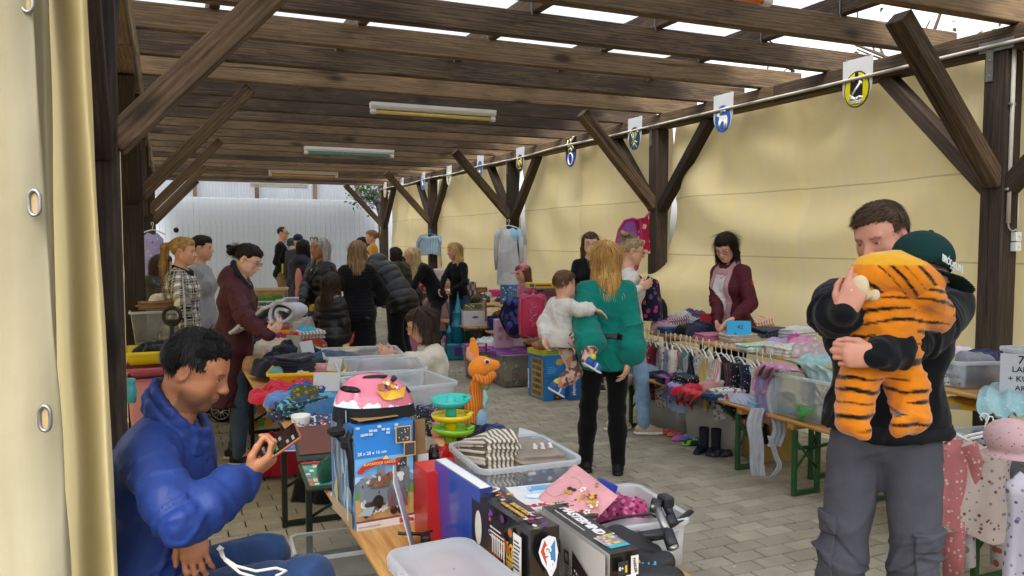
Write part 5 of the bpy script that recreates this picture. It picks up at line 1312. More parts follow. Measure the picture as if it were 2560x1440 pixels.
p.trousers(name='floral_trousers',col=lambda s,V,k,q,t:np.where((vnoise(V,45,3)>.25)[:,None],np.array(lin('#6b4a44')),np.where((vnoise(V,38,7)>.3)[:,None],np.array(lin('#b8806f')),np.array(lin('#c9ab9c')))),infl=.016,wide=1.2,waist=.1)
for k,(px,py,dd)in((1,(1482,914,5.33)),(-1,(1392,975,5.68))):
 o=p.loc_of(W(px,py,dd));dr=(p.Wi.to_3x3()@(VR*.85-VU*.5)).normalized();up=(p.Wi.to_3x3()@(VU*.85+VR*.5)).normalized()
 S=Soft(.01);S.cone(o-dr*.035+up*.012,.030,o+dr*.04+up*.004,.026,.015);S.cone(o-dr*.035-up*.016,.031,o+dr*.052-up*.016,.026,.004,flat=(tuple(up),.35));S.cone(o-dr*.03+up*.02,.024,o-dr*.03+up*.05,.024,.01);V,F=S.mesh(.005)
 z=(V-np.array(o))@np.array(up);y=(V-np.array(o))@np.array(dr);c=np.where((z<-.010)[:,None],np.array(lin('#d5d6d4')),np.array(lin('#2d5a9c')));c[(z>-.01)&(np.abs(y-.02)<.006)]=np.array(lin('#b8c4d0'));c[(z>-.01)&(np.abs(y+.01)<.007)]=np.array(lin('#1f3f78'));c[z>.042]=np.array(lin('#c9c23a'))
 p.put('shoe',V,F,M_SHOE,c)
 # ---- father holding the baby in the tiger suit
FD=2.72
p=Person('man in a black sweatshirt and dark grey cargo trousers hugging a baby in tiger suit',gp(2226,2.9),240,1.84,'m',lean=0,head=(20,16,6),res=.006,build=1.1)
FA=p
p.setarm(1,world=W(2112,790,2.46),hinth=W(2000,930,2.62),hd=VR*.35+VU*.85-VF*.1,n=VF*.9+VR*.4,curl=(.35,.45,.5,.5),thumb=.3,hsc=.95)
p.setarm(-1,world=W(2158,914,2.40),hinth=W(2470,960,2.3),hd=-VR*.85+VF*.12+VU*.02,n=VF*.8+VR*.2,curl=(.8,.85,.85,.8),thumb=.5,hsc=.95)
p.stand((.14,.06),(-.14,-.04));p.body('rosy',.12,'#5a3f2c');p.eyes('#43505a',look=(10,-16));p.hair('short','#4a3727',n=6000,seed=31,vol=-.001,var=.4)
p.top('sweatshirt',M_BSWEAT,infl=.040,hem=-.015,flare=1.0,wr=.013,seed=41,res=.0075,elbow=1.3,bal=.006)
V,F,Nn,kind,q,tt,_=p.last;zz=V[:,2];p.patch((zz<.955*p.sc+.055)&(kind!=1),.003,'hem_rib',mat('black_rib','#0c0e11',.95,.15,30,.6,120))
M_CARGO=mat('grey_cargo_twill','#4e4e56',.85,.13,12,.45,70,spec=.2)
p.build=1.0;p.trousers('cargo_trousers',M_CARGO,infl=.018,wide=1.2,wr=.014,seed=17,res=.0075)
V,F,Nn,kind,q,tt,_=p.last
for k in(1,-1):
 a,e,w_=p.leg[k];rel=V-np.array(a);ax_=np.array((Vector(e)-Vector(a)).normalized());rad=rel-(rel@ax_)[:,None]*ax_;rad=rad/(np.linalg.norm(rad,axis=1)[:,None]+1e-9)
 side=rad@np.array((k*.92,.39,0));leg=(V[:,0]*k>0)
 al=rel@ax_
 p.last=(V,F,Nn,kind,q,tt,'');p.patch((side>.52)&(al>.33)&(al<.56)&leg,.010,'cargo_pocket',M_CARGO)
 p.last=(V,F,Nn,kind,q,tt,'');p.patch((side>.50)&(al>.30)&(al<.375)&leg,.017,'pocket_flap',M_CARGO)
p.shoes('#2a2a2c')
BD=2.57
c0=W(2212,800,BD);down=-VU;left=-VR
bb=Person('baby in an orange tiger striped plush suit and dark green cap, held against a chest',gp(2225,BD+.02),62,.72,'m',head=(38,4,-8),res=.007,seat=float(W(2210,905,BD)[2]),hscale=1.16,side=10)
b0=bb.loc_of(c0);hl=lambda px,py,d:np.array(bb.loc_of(W(px,py,d)))
bb.hc=Vector(hl(2308,672,2.55));bb.H=Tr(*bb.hc)@(Rz(-50)@Rx(-10)@Ry(-6))
bb.arm={k:(Vector(hl(2225+k*25,770,BD)),Vector(hl(2220+k*20,800,BD)),Vector(hl(2215+k*12,830,BD)))for k in(-1,1)};bb.hand={k:(bb.arm[k][2],Vector((0,0,-1)),Vector((0,1,0)),.8,.5,1,.45)for k in(-1,1)}
bb.sh={k:bb.arm[k][0]for k in(-1,1)};bb.leg={1:(Vector(hl(2240,890,BD)),Vector(hl(2255,960,BD)),Vector(hl(2262,1030,BD))),-1:(Vector(hl(2170,890,BD)),Vector(hl(2150,960,BD)),Vector(hl(2140,1030,BD)))}
bb.nb=Vector(hl(2280,715,2.60));bb.body('fair',detail=True)
def c_tiger(s,V,kind,q,tt):
 P=V.copy();n1=vnoise(P,7,3);n2=vnoise(P,4,8);n3=vnoise(P,30,5)
 ph=P[:,2]/.038+.75*n1+.8*n2*P[:,0]*6;kk=np.floor(ph+.5);an=np.arctan2(P[:,1],P[:,0]+1e-6);st=np.abs(ph-kk)
 gate=np.sin(an*2.0+kk*2.4)+.5*np.sin(an*5+kk*1.3);th=.20*np.clip(gate+.75,0,1)**.7+.03*n3
 c=np.tile(np.array(lin('#d97f14')),(len(V),1))*(1+.12*n3[:,None]);a_=np.clip((th-st)/.06,0,1)[:,None];c=c*(1-a_)+np.array(lin('#120d08'))*a_;return c
M_PLUSH=vcol_mat('plush',.95,.1,0,.9,240,.35)
S=Soft(.035);d_=BD
S.ell(hl(2205,848,d_),np.array((.122,.10,.12)),k=.05);S.ell(hl(2215,775,d_),np.array((.115,.095,.11)),k=.06);S.ell(hl(2255,722,d_+.0),np.array((.09,.08,.07)),k=.05)
S.chain([hl(2290,742,d_-.01),hl(2332,786,d_-.03)],[.066,.056],.04);S.chain([hl(2332,786,d_-.03),hl(2318,742,d_-.09)],[.054,.046],.02)
S.chain([hl(2160,745,d_+.0),hl(2118,745,d_+.03)],[.05,.045],.05)
for pts in([(2170,890),(2143,960),(2138,1020)],[(2232,890),(2268,960),(2272,1015)]):S.chain([hl(x,y,d_-.02*(i_>0)-.02*(i_>1))for i_,(x,y)in enumerate(pts)],[.068,.058,.052],.022)
S.chain([hl(2136,1018,d_-.04),hl(2130,1052,d_-.07),hl(2152,1076,d_-.11)],[.050,.044,.032],.02);S.chain([hl(2272,1012,d_-.04),hl(2284,1040,d_-.07),hl(2250,1066,d_-.11)],[.050,.044,.032],.02)
V,F=S.mesh(.0062);V=relax(V,F,1,.4);Nn=normals(V,F)
V=V+Nn*(.005*ridge(V,14,3)+.004*ridge(V*np.array((1,1,2.2)),18,6)+.0012*vnoise(V,120,2))[:,None]
bb.put('tiger_suit',V,F,M_PLUSH,c_tiger(bb,V,None,None,None))
S=Soft(.03)
S.chain([hl(2318,712,d_-.07),hl(2284,700,d_-.07),hl(2235,690,d_-.03),hl(2180,690,d_-.03),hl(2145,718,d_-.03)],[.05,.062,.062,.062,.045],.03);S.ell(hl(2230,668,d_-.02),np.array((.10,.08,.05)),k=.03)
V,F=S.mesh(.0062);Nn=normals(V,F);V=V+Nn*(.004*ridge(V,16,9))[:,None]
def c_hood(V):
 c=c_tiger(bb,V[:,[2,1,0]],None,None,None);top=hl(2230,662,d_-.02);m=((V-top)@np.array((0,0,1.0))>.002)&(V[:,2]>hl(2200,683,d_)[2]);c[m]=np.array(lin('#dca21c'));return c
bb.put('hood',V,F,M_PLUSH,c_hood(V))
for(px,py,r)in((2126,730,.018),(2184,737,.02)):
 S=Soft(.01);S.ell(hl(px,py,d_-.075),(r,r*.6,r*1.1));V,F=S.mesh(.005);bb.put('hood_ear',V,F,cloth('#d8c6a0'))
S=Soft(.01);S.ell(hl(2150,716,d_-.078),(.028,.016,.036));S.ell(hl(2160,735,d_-.07),(.024,.018,.022));V,F=S.mesh(.005);bb.put('hood_patch',V,F,cloth('#d9c9a4'))
T=lambda*v:mp(bb.H,Vector(v)*bb.hs);A=np.array(bb.H.to_3x3().normalized()).T
CC=bb.H@(Vector((0,-.01,.04))*bb.hs);CM=Tr(*CC)@bb.Wi.to_3x3().to_4x4()@Matrix(((VR.x,VF.x,VU.x,0),(VR.y,VF.y,VU.y,0),(VR.z,VF.z,VU.z,0),(0,0,0,1)))@Ry(18)@Rx(0)
AC=np.array(CM.to_3x3().normalized()).T;K=lambda*v:mp(CM,v)
S=Soft(.008);S.ell(K(0,0,.005),np.array((.094,.096,.086)),AC);S.cut(K(0,0,-.03),-AC[2]);S.ell(K(0,0,-.04),np.array((.088,.09,.09)),AC,.004,True)
V,F=S.mesh(.005);Nn=normals(V,F);L=(V-np.array(CC))@AC.T;an=np.arctan2(L[:,1],L[:,0]);V=V-Nn*(.0018*(np.abs(np.sin(an*3))<.09))[:,None]
M_CAP=mat('dark_green_twill','#0f3230',.85,.1,14,.4,90,spec=.2);o=bb.put('cap',V,F,M_CAP)
S=Soft(.004);S.ell(K(.075,-.01,-.035),np.array((.105,.095,.006)),AC);V,F=S.mesh(.0045);L=(V-np.array(CC))@AC.T;V=V+AC[2]*(-.25*np.maximum(L[:,0]-.09,0)**1)[:,None];bb.put('cap_brim',V,F,M_CAP)
b=MB();b.lathe([(.009,0),(.007,.005),(0,.007)],10,0,CM@Tr(0,0,.091));b.obj('cap_button',M_CAP,bb.o)
M_EMB=mat('white_embroidery','#d6dad8',.8,.1,30)
FM=CM@Rz(38)@Tr(0,-.0945,-.002)@Rx(90-14)
text('BROOKLYN',.031,FM@Tr(.0,.0,.002),M_EMB,bb.o,bold=.03,space=.92);text('ATHLETIC DEPT',.008,FM@Tr(0,.018,.001),M_EMB,bb.o);text('ATHLETICS',.008,FM@Tr(0,-.017,.0035),M_EMB,bb.o);text('1881',.007,FM@Tr(0,-.027,.005),M_EMB,bb.o)
pp=FA.loc_of(W(2205,1050,2.50));FT=Matrix(((VR.x,VU.x,-VF.x,0),(VR.y,VU.y,-VF.y,0),(VR.z,VU.z,-VF.z,0),(0,0,0,1)))
# ================================================================ builders for the stalls
def on(px,py,z):return Vector(at(px,py,z=z))
def fab(kind,c1,c2='#ffffff',c3=None,sc=40,th=.28):
 c3=c3 or c2;name='fabric_%s_%s_%s_%s_%d'%(kind,c1[1:],c2[1:],c3[1:],sc)
 def build(t,L,v):
  base=N(t,'ShaderNodeTexNoise',i_Scale=11,i_Detail=5);L(v,base.inputs['Vector'])
  mr=N(t,'ShaderNodeMapRange');mr.inputs[3].default_value=.84;mr.inputs[4].default_value=1.14;L(base.outputs[0],mr.inputs[0])
  if kind=='stripe':
   wv=N(t,'ShaderNodeTexWave',bands_direction='X',i_Scale=sc,i_Distortion=.8);L(v,wv.inputs['Vector']);m=N(t,'ShaderNodeMath',operation='GREATER_THAN');m.inputs[1].default_value=.52;L(wv.outputs[0],m.inputs[0]);f1=m.outputs[0];f2=None
  else:
   vo=N(t,'ShaderNodeTexVoronoi',i_Scale=sc);vo.inputs['Randomness'].default_value=.75 if kind=='dots' else 1;L(v,vo.inputs['Vector'])
   m=N(t,'ShaderNodeMath',operation='LESS_THAN');m.inputs[1].default_value=th;L(vo.outputs['Distance'],m.inputs[0]);f1=m.outputs[0]
   sp=N(t,'ShaderNodeSeparateColor');L(vo.outputs['Color'],sp.inputs[0]);g=N(t,'ShaderNodeMath',operation='GREATER_THAN');g.inputs[1].default_value=.5;L(sp.outputs[0],g.inputs[0]);f2=g.outputs[0]
  pc=N(t,'ShaderNodeMix',data_type='RGBA');pc.inputs[6].default_value=lin(c2)+(1,);pc.inputs[7].default_value=lin(c3)+(1,)
  if f2 is not None:L(f2,pc.inputs[0])
  else:pc.inputs[0].default_value=0
  mx=N(t,'ShaderNodeMix',data_type='RGBA');L(f1,mx.inputs[0]);mx.inputs[6].default_value=lin(c1)+(1,);L(pc.outputs[2],mx.inputs[7])
  sc_=N(t,'ShaderNodeVectorMath',operation='SCALE');L(mx.outputs[2],sc_.inputs[0]);L(mr.outputs[0],sc_.inputs[3]);return sc_.outputs[0]
 return ramp_mat(name,build,.9,.15,.12,.4)
def fm(f):
 if not isinstance(f,(str,tuple,list)):return f
 return cloth(f)if isinstance(f,str)else fab(*f)
def table(label,x0,x1,y0,y1,z,leg=None,cat='table',group=None,nplank=2,th=.026):
 cx,cyy=(x0+x1)/2,(y0+y1)/2;t=thing('trestle_table' if cat=='table' else 'trestle_bench',label,cat,(cx,cyy,0),0,group)
 leg=leg or M_DARKLEG;w_=(x1-x0);L=y1-y0;pw=w_/nplank
 for i in range(nplank):
  b=MB();b.box((0,0,0),(L,pw-.003,th),bev=.008)
  o=link('plank',b.mesh('plank',W_TABLE),t);o.matrix_local=Tr(-w_/2+pw*(i+.5),0,z-th/2)@Rz(90)
 for yy in(-L/2+.22,L/2-.22):b=MB();b.box((0,yy,z-th-.022),(w_*.86,.06,.042),bev=.003);b.obj('cross_batten',W_TABLE,t)
 for s in(-1,1):
  yy=s*(L/2-.25)
  for k in(-1,1):
   b=MB();b.box((0,0,0),(.032,.032,z-th-.045),bev=.004)
   o=b.obj('leg',leg,t,(k*w_*.36,yy,(z-th-.045)/2))
  b=MB();b.box((0,yy,.02),(w_*.72,.03,.03),bev=.003);b.obj('foot_bar',leg,t)
  b=MB();b.box((0,yy,z*.62),(w_*.68,.02,.02));b.obj('cross_bar',leg,t)
  for k in(-1,1):b=MB();b.tube([(-k*w_*.34,yy+k*.008,z*.32),(k*w_*.34,yy+k*.008,z*.72)],.009,6);b.obj('diagonal_brace',leg,t)
  b=MB();b.tube([(0,yy-s*.012,z*.60),(0,yy-s*.38,z-th-.02)],.011,6);b.obj('leg_brace',leg,t)
 return t
def rrect(w_,d,r,k=5):
 r=min(r,w_/2-.001,d/2-.001);o=[]
 for cx,cy_,a0 in((w_/2-r,d/2-r,0),(-w_/2+r,d/2-r,90),(-w_/2+r,-d/2+r,180),(w_/2-r,-d/2+r,270)):
  for i in range(k+1):a=R(a0+90*i/k);o.append((cx+r*math.cos(a),cy_+r*math.sin(a)))
 return o
M_CLEAR=clear('clear_plastic','#e8edf2',.26,.12,.35);M_CRIM=clear('clear_plastic_rim','#e4e9ee',.62,.25,.4);M_FROST=clear('frosted_plastic','#dfe2e6',.5,.3,.5)
def tub(label,cat,loc,w_,d,h,rot=0,m=None,rim=None,taper=.88,lid=None,name='storage_box',group=None,lidm=None,ribs=True,tilt=None):
 m=m or M_CLEAR;rim=rim or M_CRIM;t=thing(name,label,cat,loc,rot,group)
 if tilt:t.rotation_euler=(tilt[0],tilt[1],rot)
 o1=rrect(w_*taper,d*taper,.03);o2=rrect(w_,d,.035);n=len(o1);b=MB()
 V=[];lv=[(0,0),(.02,.0),(.35,.35),(.36,.37),(1,1)]
 for z_,tt in((.004,0),(h*.5,.5),(h*.52,.56),(h,1)):
  V+=[(a[0]+(c[0]-a[0])*tt,a[1]+(c[1]-a[1])*tt,z_)for a,c in zip(o1,o2)]
 F=[(j*n+i,j*n+(i+1)%n,(j+1)*n+(i+1)%n,(j+1)*n+i)for j in range(3)for i in range(n)]+[tuple(range(n))[::-1]]
 b.add(V,F,0,True);b.obj('tub_wall',m,t)
 b=MB();oo=rrect(w_+.024,d+.024,.045);n=len(oo)
 ring=[rrect(w_,d,.035),rrect(w_+.026,d+.026,.047),rrect(w_+.030,d+.030,.048),rrect(w_+.026,d+.026,.047)];zz=[h,h+.004,h-.004,h-.018];V=[]
 for r_,z_ in zip(ring,zz):V+=[(x,y,z_)for x,y in r_]
 b.add(V,[(j*n+i,j*n+(i+1)%n,(j+1)*n+(i+1)%n,(j+1)*n+i)for j in range(3)for i in range(n)],0,True)
 if ribs:
  for k in range(-3,4):
   for s in(-1,1):b.box((k*w_/7.5,s*(d/2+.008),h-.011),(.004,.014,.016));b.box((s*(w_/2+.008),k*d/7.5,h-.011),(.014,.004,.016))
 b.obj('rim',rim,t)
 if lid:
  b=MB();lv=[(1.0,-.006),(1.01,.004),(.985,.014),(.93,.016),(.91,.010),(.5,.012),(.02,.012)];V=[]
  base=rrect(w_+.03,d+.03,.05);n=len(base)
  for s_,z_ in lv:V+=[(x*s_,y*s_,h+z_+.004)for x,y in base]
  b.add(V,[(j*n+i,j*n+(i+1)%n,(j+1)*n+(i+1)%n,(j+1)*n+i)for j in range(len(lv)-1)for i in range(n)],0,True);b.obj('lid',lidm or rim,t)
  for s in(-1,1):
   b=MB();b.box((s*(w_/2+.018),0,h-.02),(.012,d*.3,.06),bev=.004);b.obj('handle',lidm or rim,t)
 return t
_cs=[0]
def garment(label,cat,loc,w_,d,h,rot=0,f='#888888',kind='fold',name=None,group='clothes laid out on the stalls',tilt=0,seed=None,parent=None):
 """one folded or crumpled piece of clothing lying at loc"""
 _cs[0]+=1;sd_=seed or _cs[0];rn=np.random.RandomState(sd_)
 if kind=='fold':
  nl=max(2,int(round(h/.013)));base=np.array(rrect(w_,d,min(w_,d)*.16,6));n=len(base);rings=[]
  for l in range(nl):
   dx,dy,sc=rn.normal(0,.006),rn.normal(0,.006),1-.06*rn.rand()
   for a,zz in((.965,.06),(1.0,.5),(.965,.94)):rings.append((base*sc*a+np.array((dx,dy)),(l+zz)*h/nl))
  for a in(.88,.68,.42,.18,.01):rings.append((rings[-1][0]*0+base*a,h*(1+.04*(1-a))))
  V=np.concatenate([np.c_[r,np.full(n,z)]for r,z in rings]);m=len(rings)
  nz=.0085*vnoise(V+np.array((0,0,0)),16,sd_)+.006*ridge(V,28,sd_+1)
  V[:,2]+=nz*np.clip(V[:,2]/h,0,1)*1.3+.25*h*vnoise(V*np.array((1,1,0)),6,sd_+2)*np.clip(V[:,2]/h,0,1);V[:,:2]*=(1+.05*vnoise(V,10,sd_+4))[:,None]
 else:
  n,m=52,20;th=np.linspace(0,2*np.pi,n,endpoint=False);rr=np.linspace(1,.02,m)
  ro=1+.22*np.array([math.sin(2*a+sd_)*.5+math.sin(3*a+sd_*2.3)*.4+math.sin(5*a+sd_*1.7)*.3 for a in th])
  X=np.concatenate([np.c_[np.cos(th)*ro*r_*w_/2,np.sin(th)*ro*r_*d/2,np.full(n,0.0)]for r_ in rr]);R_=np.repeat(rr,n)
  ca=rn.rand()*3.14;Xr=np.stack([X[:,0]*math.cos(ca)+X[:,1]*math.sin(ca),(X[:,1]*math.cos(ca)-X[:,0]*math.sin(ca))*.45,X[:,2]],1)+.03*np.stack([vnoise(X,8,sd_+3),vnoise(X,8,sd_+6),0*R_],1)
  nzs=ridge(Xr,11,sd_)*.55+ridge(Xr,24,sd_+2)*.3+.2*ridge(X,30,sd_+5)+.3*vnoise(X,5,sd_+9)
  V=X.copy();V[:,2]=h*(np.clip(1-R_**5,0,1)**.45)*(.60+.42*nzs)+.004
  V[:,0]+=.022*vnoise(X,14,sd_+7)+.03*vnoise(V,7,sd_+2)*R_;V[:,1]+=.022*vnoise(X,14,sd_+8)+.03*vnoise(V,7,sd_+5)*R_
 F=[(j*n+i,j*n+(i+1)%n,(j+1)*n+(i+1)%n,(j+1)*n+i)for j in range(m-1)for i in range(n)]
 o=link(name or('folded_garment' if kind=='fold' else 'crumpled_garment'),mesh_from('garment',V,np.array(F),fm(f),True),parent,loc,rot)
 if tilt:o.rotation_euler=(tilt if not isinstance(tilt,tuple)else tilt[0],0 if not isinstance(tilt,tuple)else tilt[1],rot)
 return tag(o,label,cat,group)if parent is None else o
def hang_sheet(label,cat,pts,wd,f,axis=(0,1,0),seed=1,amp=.012,name='draped_garment',n=26,taper=1.0,thick=.008,group='clothes laid out on the stalls',ragged=.1):
 """cloth that follows a path (over an edge and down), wd wide along axis"""
 P=[Vector(p)for p in pts];A_=Vector(axis).normalized();Q=[]
 for i in range(len(P)-1):
  a,b_,c_,d_=P[max(0,i-1)],P[i],P[i+1],P[min(len(P)-1,i+2)]
  for k in range(6):
   t=k/6;Q.append(.5*((2*b_)+(c_-a)*t+(2*a-5*b_+4*c_-d_)*t*t+(3*b_-a-3*c_+d_)*t**3))
 Q.append(P[-1]);o0=Q[0];m=len(Q);V=np.zeros((2,m,n+1,3))
 for j,q in enumerate(Q):
  tg=(Q[min(j+1,m-1)]-Q[max(j-1,0)]).normalized();nn=tg.cross(A_).normalized()
  for i in range(n+1):
   u=i/n-.5;ph=j/m;w_=wd*(1-(1-taper)*ph)*(1+ragged*.5*math.sin(ph*9+seed))
   off=amp*(math.sin(u*17+seed+ph*2.5)+.6*math.sin(u*31+seed*2+ph*4)+.4*math.sin(ph*14+u*7+seed))*(.35+ph)
   pt=q-o0+A_*(u*w_)+nn*off+tg*(ragged*wd*.12*math.sin(u*9+seed))*(ph)
   for s in(0,1):V[s,j,i]=pt+nn*(thick*(s-.5)*(1 if 0<i<n else.1))
 idx=np.arange(2*m*(n+1)).reshape(2,m,n+1);F=[]
 for s in(0,1):
  q=np.stack([idx[s,:-1,:-1],idx[s,:-1,1:],idx[s,1:,1:],idx[s,1:,:-1]],-1).reshape(-1,4);F.append(q if s else q[:,::-1])
 e=[np.stack([idx[0,:-1,k],idx[0,1:,k],idx[1,1:,k],idx[1,:-1,k]],-1)for k in(0,n)]+[np.stack([idx[0,k,:-1],idx[0,k,1:],idx[1,k,1:],idx[1,k,:-1]],-1)for k in(0,m-1)]
 o=link(name,mesh_from(name,V.reshape(-1,3),np.concatenate(F+e),fm(f),True),None,o0);return tag(o,label,cat,group)
M_HANGER=mat('white_hanger_plastic','#dcdcda',.35,.04,6)
def hung(label,cat,loc,rot,L,wd,f,sleeves=0,flare=1.3,seed=1,hang=True,group='clothes hanging on hangers',dep=.05,hm=None,ruffle=False,legs=False,name='hanging_garment',hs=1.0):
 """garment on a hanger; loc is the place of the hook"""
 t=thing(name,label,cat,loc,rot,group);drop=.10*hs
 if hang:
  b=MB();b.tube([(-.012,0,-.012),(-.02,0,.006),(-.008,0,.022),(.010,0,.02),(.016,0,.002),(.004,0,-.03),(0,0,-.065*hs)],.004,6)
  b.tube([(-wd*.52,0,-.125*hs),(-wd*.25,0,-.088*hs),(0,0,-.068*hs),(wd*.25,0,-.088*hs),(wd*.52,0,-.125*hs)],.0075,6,flat=1);b.obj('hanger',hm or M_HANGER,t)
 n,m=40,22;V=[]
 for j in range(m):
  v=j/(m-1)
  hw=wd/2*(.42+.58*sm(0,.1,v))if v<.1 else wd/2*(1-.16*sm(.08,.3,v)+(flare-.84)*sm(.25,1,v))
  dd=dep*(.35+.65*sm(0,.12,v))*(1+.5*v)
  for i in range(n):
   a=2*math.pi*i/n;ca,sa=math.cos(a),math.sin(a)
   fo=.016*v*(math.sin(a*5+seed+v*1.5)+.6*math.sin(a*9+seed*2.1))
   x=hw*ca*(1+.04*math.sin(v*8+seed));y=(dd+fo)*sa*(.8)+.008*math.sin(v*7+seed+ca*3)
   z=-drop-L*v-(.025*(1-abs(ca))*(1-v)if v<.12 else 0)*(1 if j else 1)-.02*v*math.sin(ca*4+seed)
   if j==0:z-=.01*(1-abs(ca))
   V.append((x,y,z))
 F=[(j*n+i,j*n+(i+1)%n,(j+1)*n+(i+1)%n,(j+1)*n+i)for j in range(m-1)for i in range(n)]
 b=MB();b.add(V,F,0,True)
 b.obj('garment',fm(f),t)
 if sleeves:
  for s in(-1,1):
   b=MB();pts=[(s*wd*.42,0,-drop-.03),(s*wd*.56,.0,-drop-.10*sleeves),(s*wd*.60,.012,-drop-.28*sleeves),(s*wd*.56,.02,-drop-.42*sleeves)]
   b.tube(pts,[.045,.043,.036,.030],10);b.obj('sleeve',fm(f),t)
 if legs:
  for s in(-1,1):
   b=MB();b.tube([(s*wd*.2,0,-drop-L+.03),(s*wd*.26,.01,-drop-L-.12),(s*wd*.24,0,-drop-L-.26)],[.06,.055,.05],10,flat=.6);b.obj('garment_leg',fm(f),t)
 if ruffle:
  b=MB()
  def fn(u,v):a=2*math.pi*u;return(wd*flare*.5*(1+.12*v)*math.cos(a),(dep*1.7+.016*math.sin(a*11))*math.sin(a)*(1+.3*v),-drop-L-.09*v)
  b.grid(fn,48,4,wrap=True);b.obj('ruffle',fm(f),t)
 return t
class Carton:
 """printed box: faces front(-y) back left right top; flat print sits on the faces"""
 def __init__(s,label,cat,loc,rot,dims,cols,name='printed_box',group=None,rough=.35,bev=.002,rotx=0,roty=0,coat=.3):
  s.w,s.d,s.h=dims;s.t=thing(name,label,cat,loc,rot,group);s.t.rotation_euler=(rotx,roty,rot)
  c=lambda k:cols.get(k,cols.get('all','#cccccc'));w_,d,h=s.w/2,s.d/2,s.h;mats=[];b=MB()
  for nm in('front','back','left','right','top','bottom'):
   q=c(nm);mats.append(mat('card_'+q[1:],q,rough,.05,8,.06,50,coat=coat))
  V=[(-w_,-d,0),(w_,-d,0),(w_,d,0),(-w_,d,0),(-w_,-d,h),(w_,-d,h),(w_,d,h),(-w_,d,h)]
  for i,f in enumerate(((0,1,5,4),(2,3,7,6),(3,0,4,7),(1,2,6,5),(4,5,6,7),(3,2,1,0))):b.add(V,[f],i)
  s.body=b.obj('carton',mats,s.t);s.b=MB();s.m=[];s.k=0
 def F(s,f,lift=0):
  h=s.h/2
  return{'front':Tr(0,-s.d/2-lift,h)@Rx(90),'back':Tr(0,s.d/2+lift,h)@Rz(180)@Rx(90),'left':Tr(-s.w/2-lift,0,h)@Rz(-90)@Rx(90),'right':Tr(s.w/2+lift,0,h)@Rz(90)@Rx(90),'top':Tr(0,0,s.h+lift)}[f]
 def mi(s,col):
  m=mat('print_'+col[1:],col,.4,.04,9);
  if m not in s.m:s.m.append(m)
  return s.m.index(m)
 def poly(s,f,pts,col):
  s.k+=1;s.b.prism(pts,.0003,s.mi(col),s.F(f,.0004+.00035*(s.k%60)))
 def rect(s,f,u,v,w_,h,col,a=0):
  c,q=math.cos(R(a)),math.sin(R(a));s.poly(f,[(u+x*c-y*q,v+x*q+y*c)for x,y in((-w_/2,-h/2),(w_/2,-h/2),(w_/2,h/2),(-w_/2,h/2))],col)
 def oval(s,f,u,v,rx,ry,col,n=18):s.poly(f,ell(rx,ry,n,u,v),col)
 def blot(s,f,u,v,r,n,cols,seed=0):
  rn=random.Random(seed)
  for _ in range(n):s.oval(f,u+rn.uniform(-r[0],r[0]),v+rn.uniform(-r[1],r[1]),rn.uniform(.04,.12)*max(r)*2,rn.uniform(.04,.1)*max(r)*2,rn.choice(cols),7)
 def lines(s,f,u,v,w_,h,n,col,fill=.45,seed=1):
  rn=random.Random(seed)
  for i in range(n):
   ww=w_*rn.uniform(.7,1);s.rect(f,u-(w_-ww)/2,v+h/2-h*(i+.5)/n,ww,h/n*fill,col)
 def text(s,f,u,v,st,size,col,rot=0,**k):
  s.k+=1;return text(st,size,s.F(f,.0012+.00035*(s.k%60))@Tr(u,v,0)@Rz(rot),mat('print_'+col[1:],col,.4,.04,9),s.t,**k)
 def done(s):
  if s.b.v:s.b.obj('print',s.m,s.t)['kind']='stuff'
  return s.t
def price_tent(label,loc,rot,w_=.12,h=.085):
 b=MB();b.add([(-w_/2,-.035,0),(w_/2,-.035,0),(w_/2,0,h),(-w_/2,0,h),(-w_/2,.04,0),(w_/2,.04,0)],[(0,1,2,3),(3,2,5,4)])
 o=b.obj('price_card',M_PAPER,None,loc,rot);return tag(o,label,'price card','folded white price cards')
 # ================================================================ left row of trestle tables
GT='trestle tables of the left row'
TZ,BZ=.74,.76
table('nearest trestle table, bare wood showing at the blue jacket man\'s side',.56,1.40,1.0,4.50,TZ,group=GT)
table('middle trestle table under the yellow tub and heaped boys clothes',.515,1.30,4.56,6.95,BZ,group=GT)
table('trestle table behind the maroon coat woman with pale folded clothes',.56,1.30,7.02,9.4,BZ,group=GT)
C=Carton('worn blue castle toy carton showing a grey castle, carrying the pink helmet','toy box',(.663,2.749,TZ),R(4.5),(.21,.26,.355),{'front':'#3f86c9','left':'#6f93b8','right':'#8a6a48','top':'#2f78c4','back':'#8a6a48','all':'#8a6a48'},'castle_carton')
f='front'
C.rect(f,0,.12,.208,.115,'#2e7fca');C.rect(f,0,.02,.208,.09,'#6fb0e2');C.rect(f,0,-.02,.208,.05,'#a9cfee')
C.poly(f,[(-.104,-.02),(-.06,.015),(-.03,-.01),(.0,.03),(.03,0),(.06,.02),(.104,-.01),(.104,-.07),(-.104,-.07)],'#8f9db0')
C.poly(f,[(-.104,-.02),(-.08,.0),(-.05,-.02),(-.02,.005),(.02,-.02),(.104,-.03),(.104,-.07),(-.104,-.07)],'#6c7b92')
C.poly(f,[(-.104,-.055),(.104,-.05),(.104,-.148),(-.104,-.148)],'#c09a5e');C.poly(f,[(-.104,-.045),(-.06,-.05),(-.07,-.07),(-.104,-.075)],'#5f8f3e');C.poly(f,[(.06,-.05),(.104,-.04),(.104,-.075),(.08,-.07)],'#6f9a45')
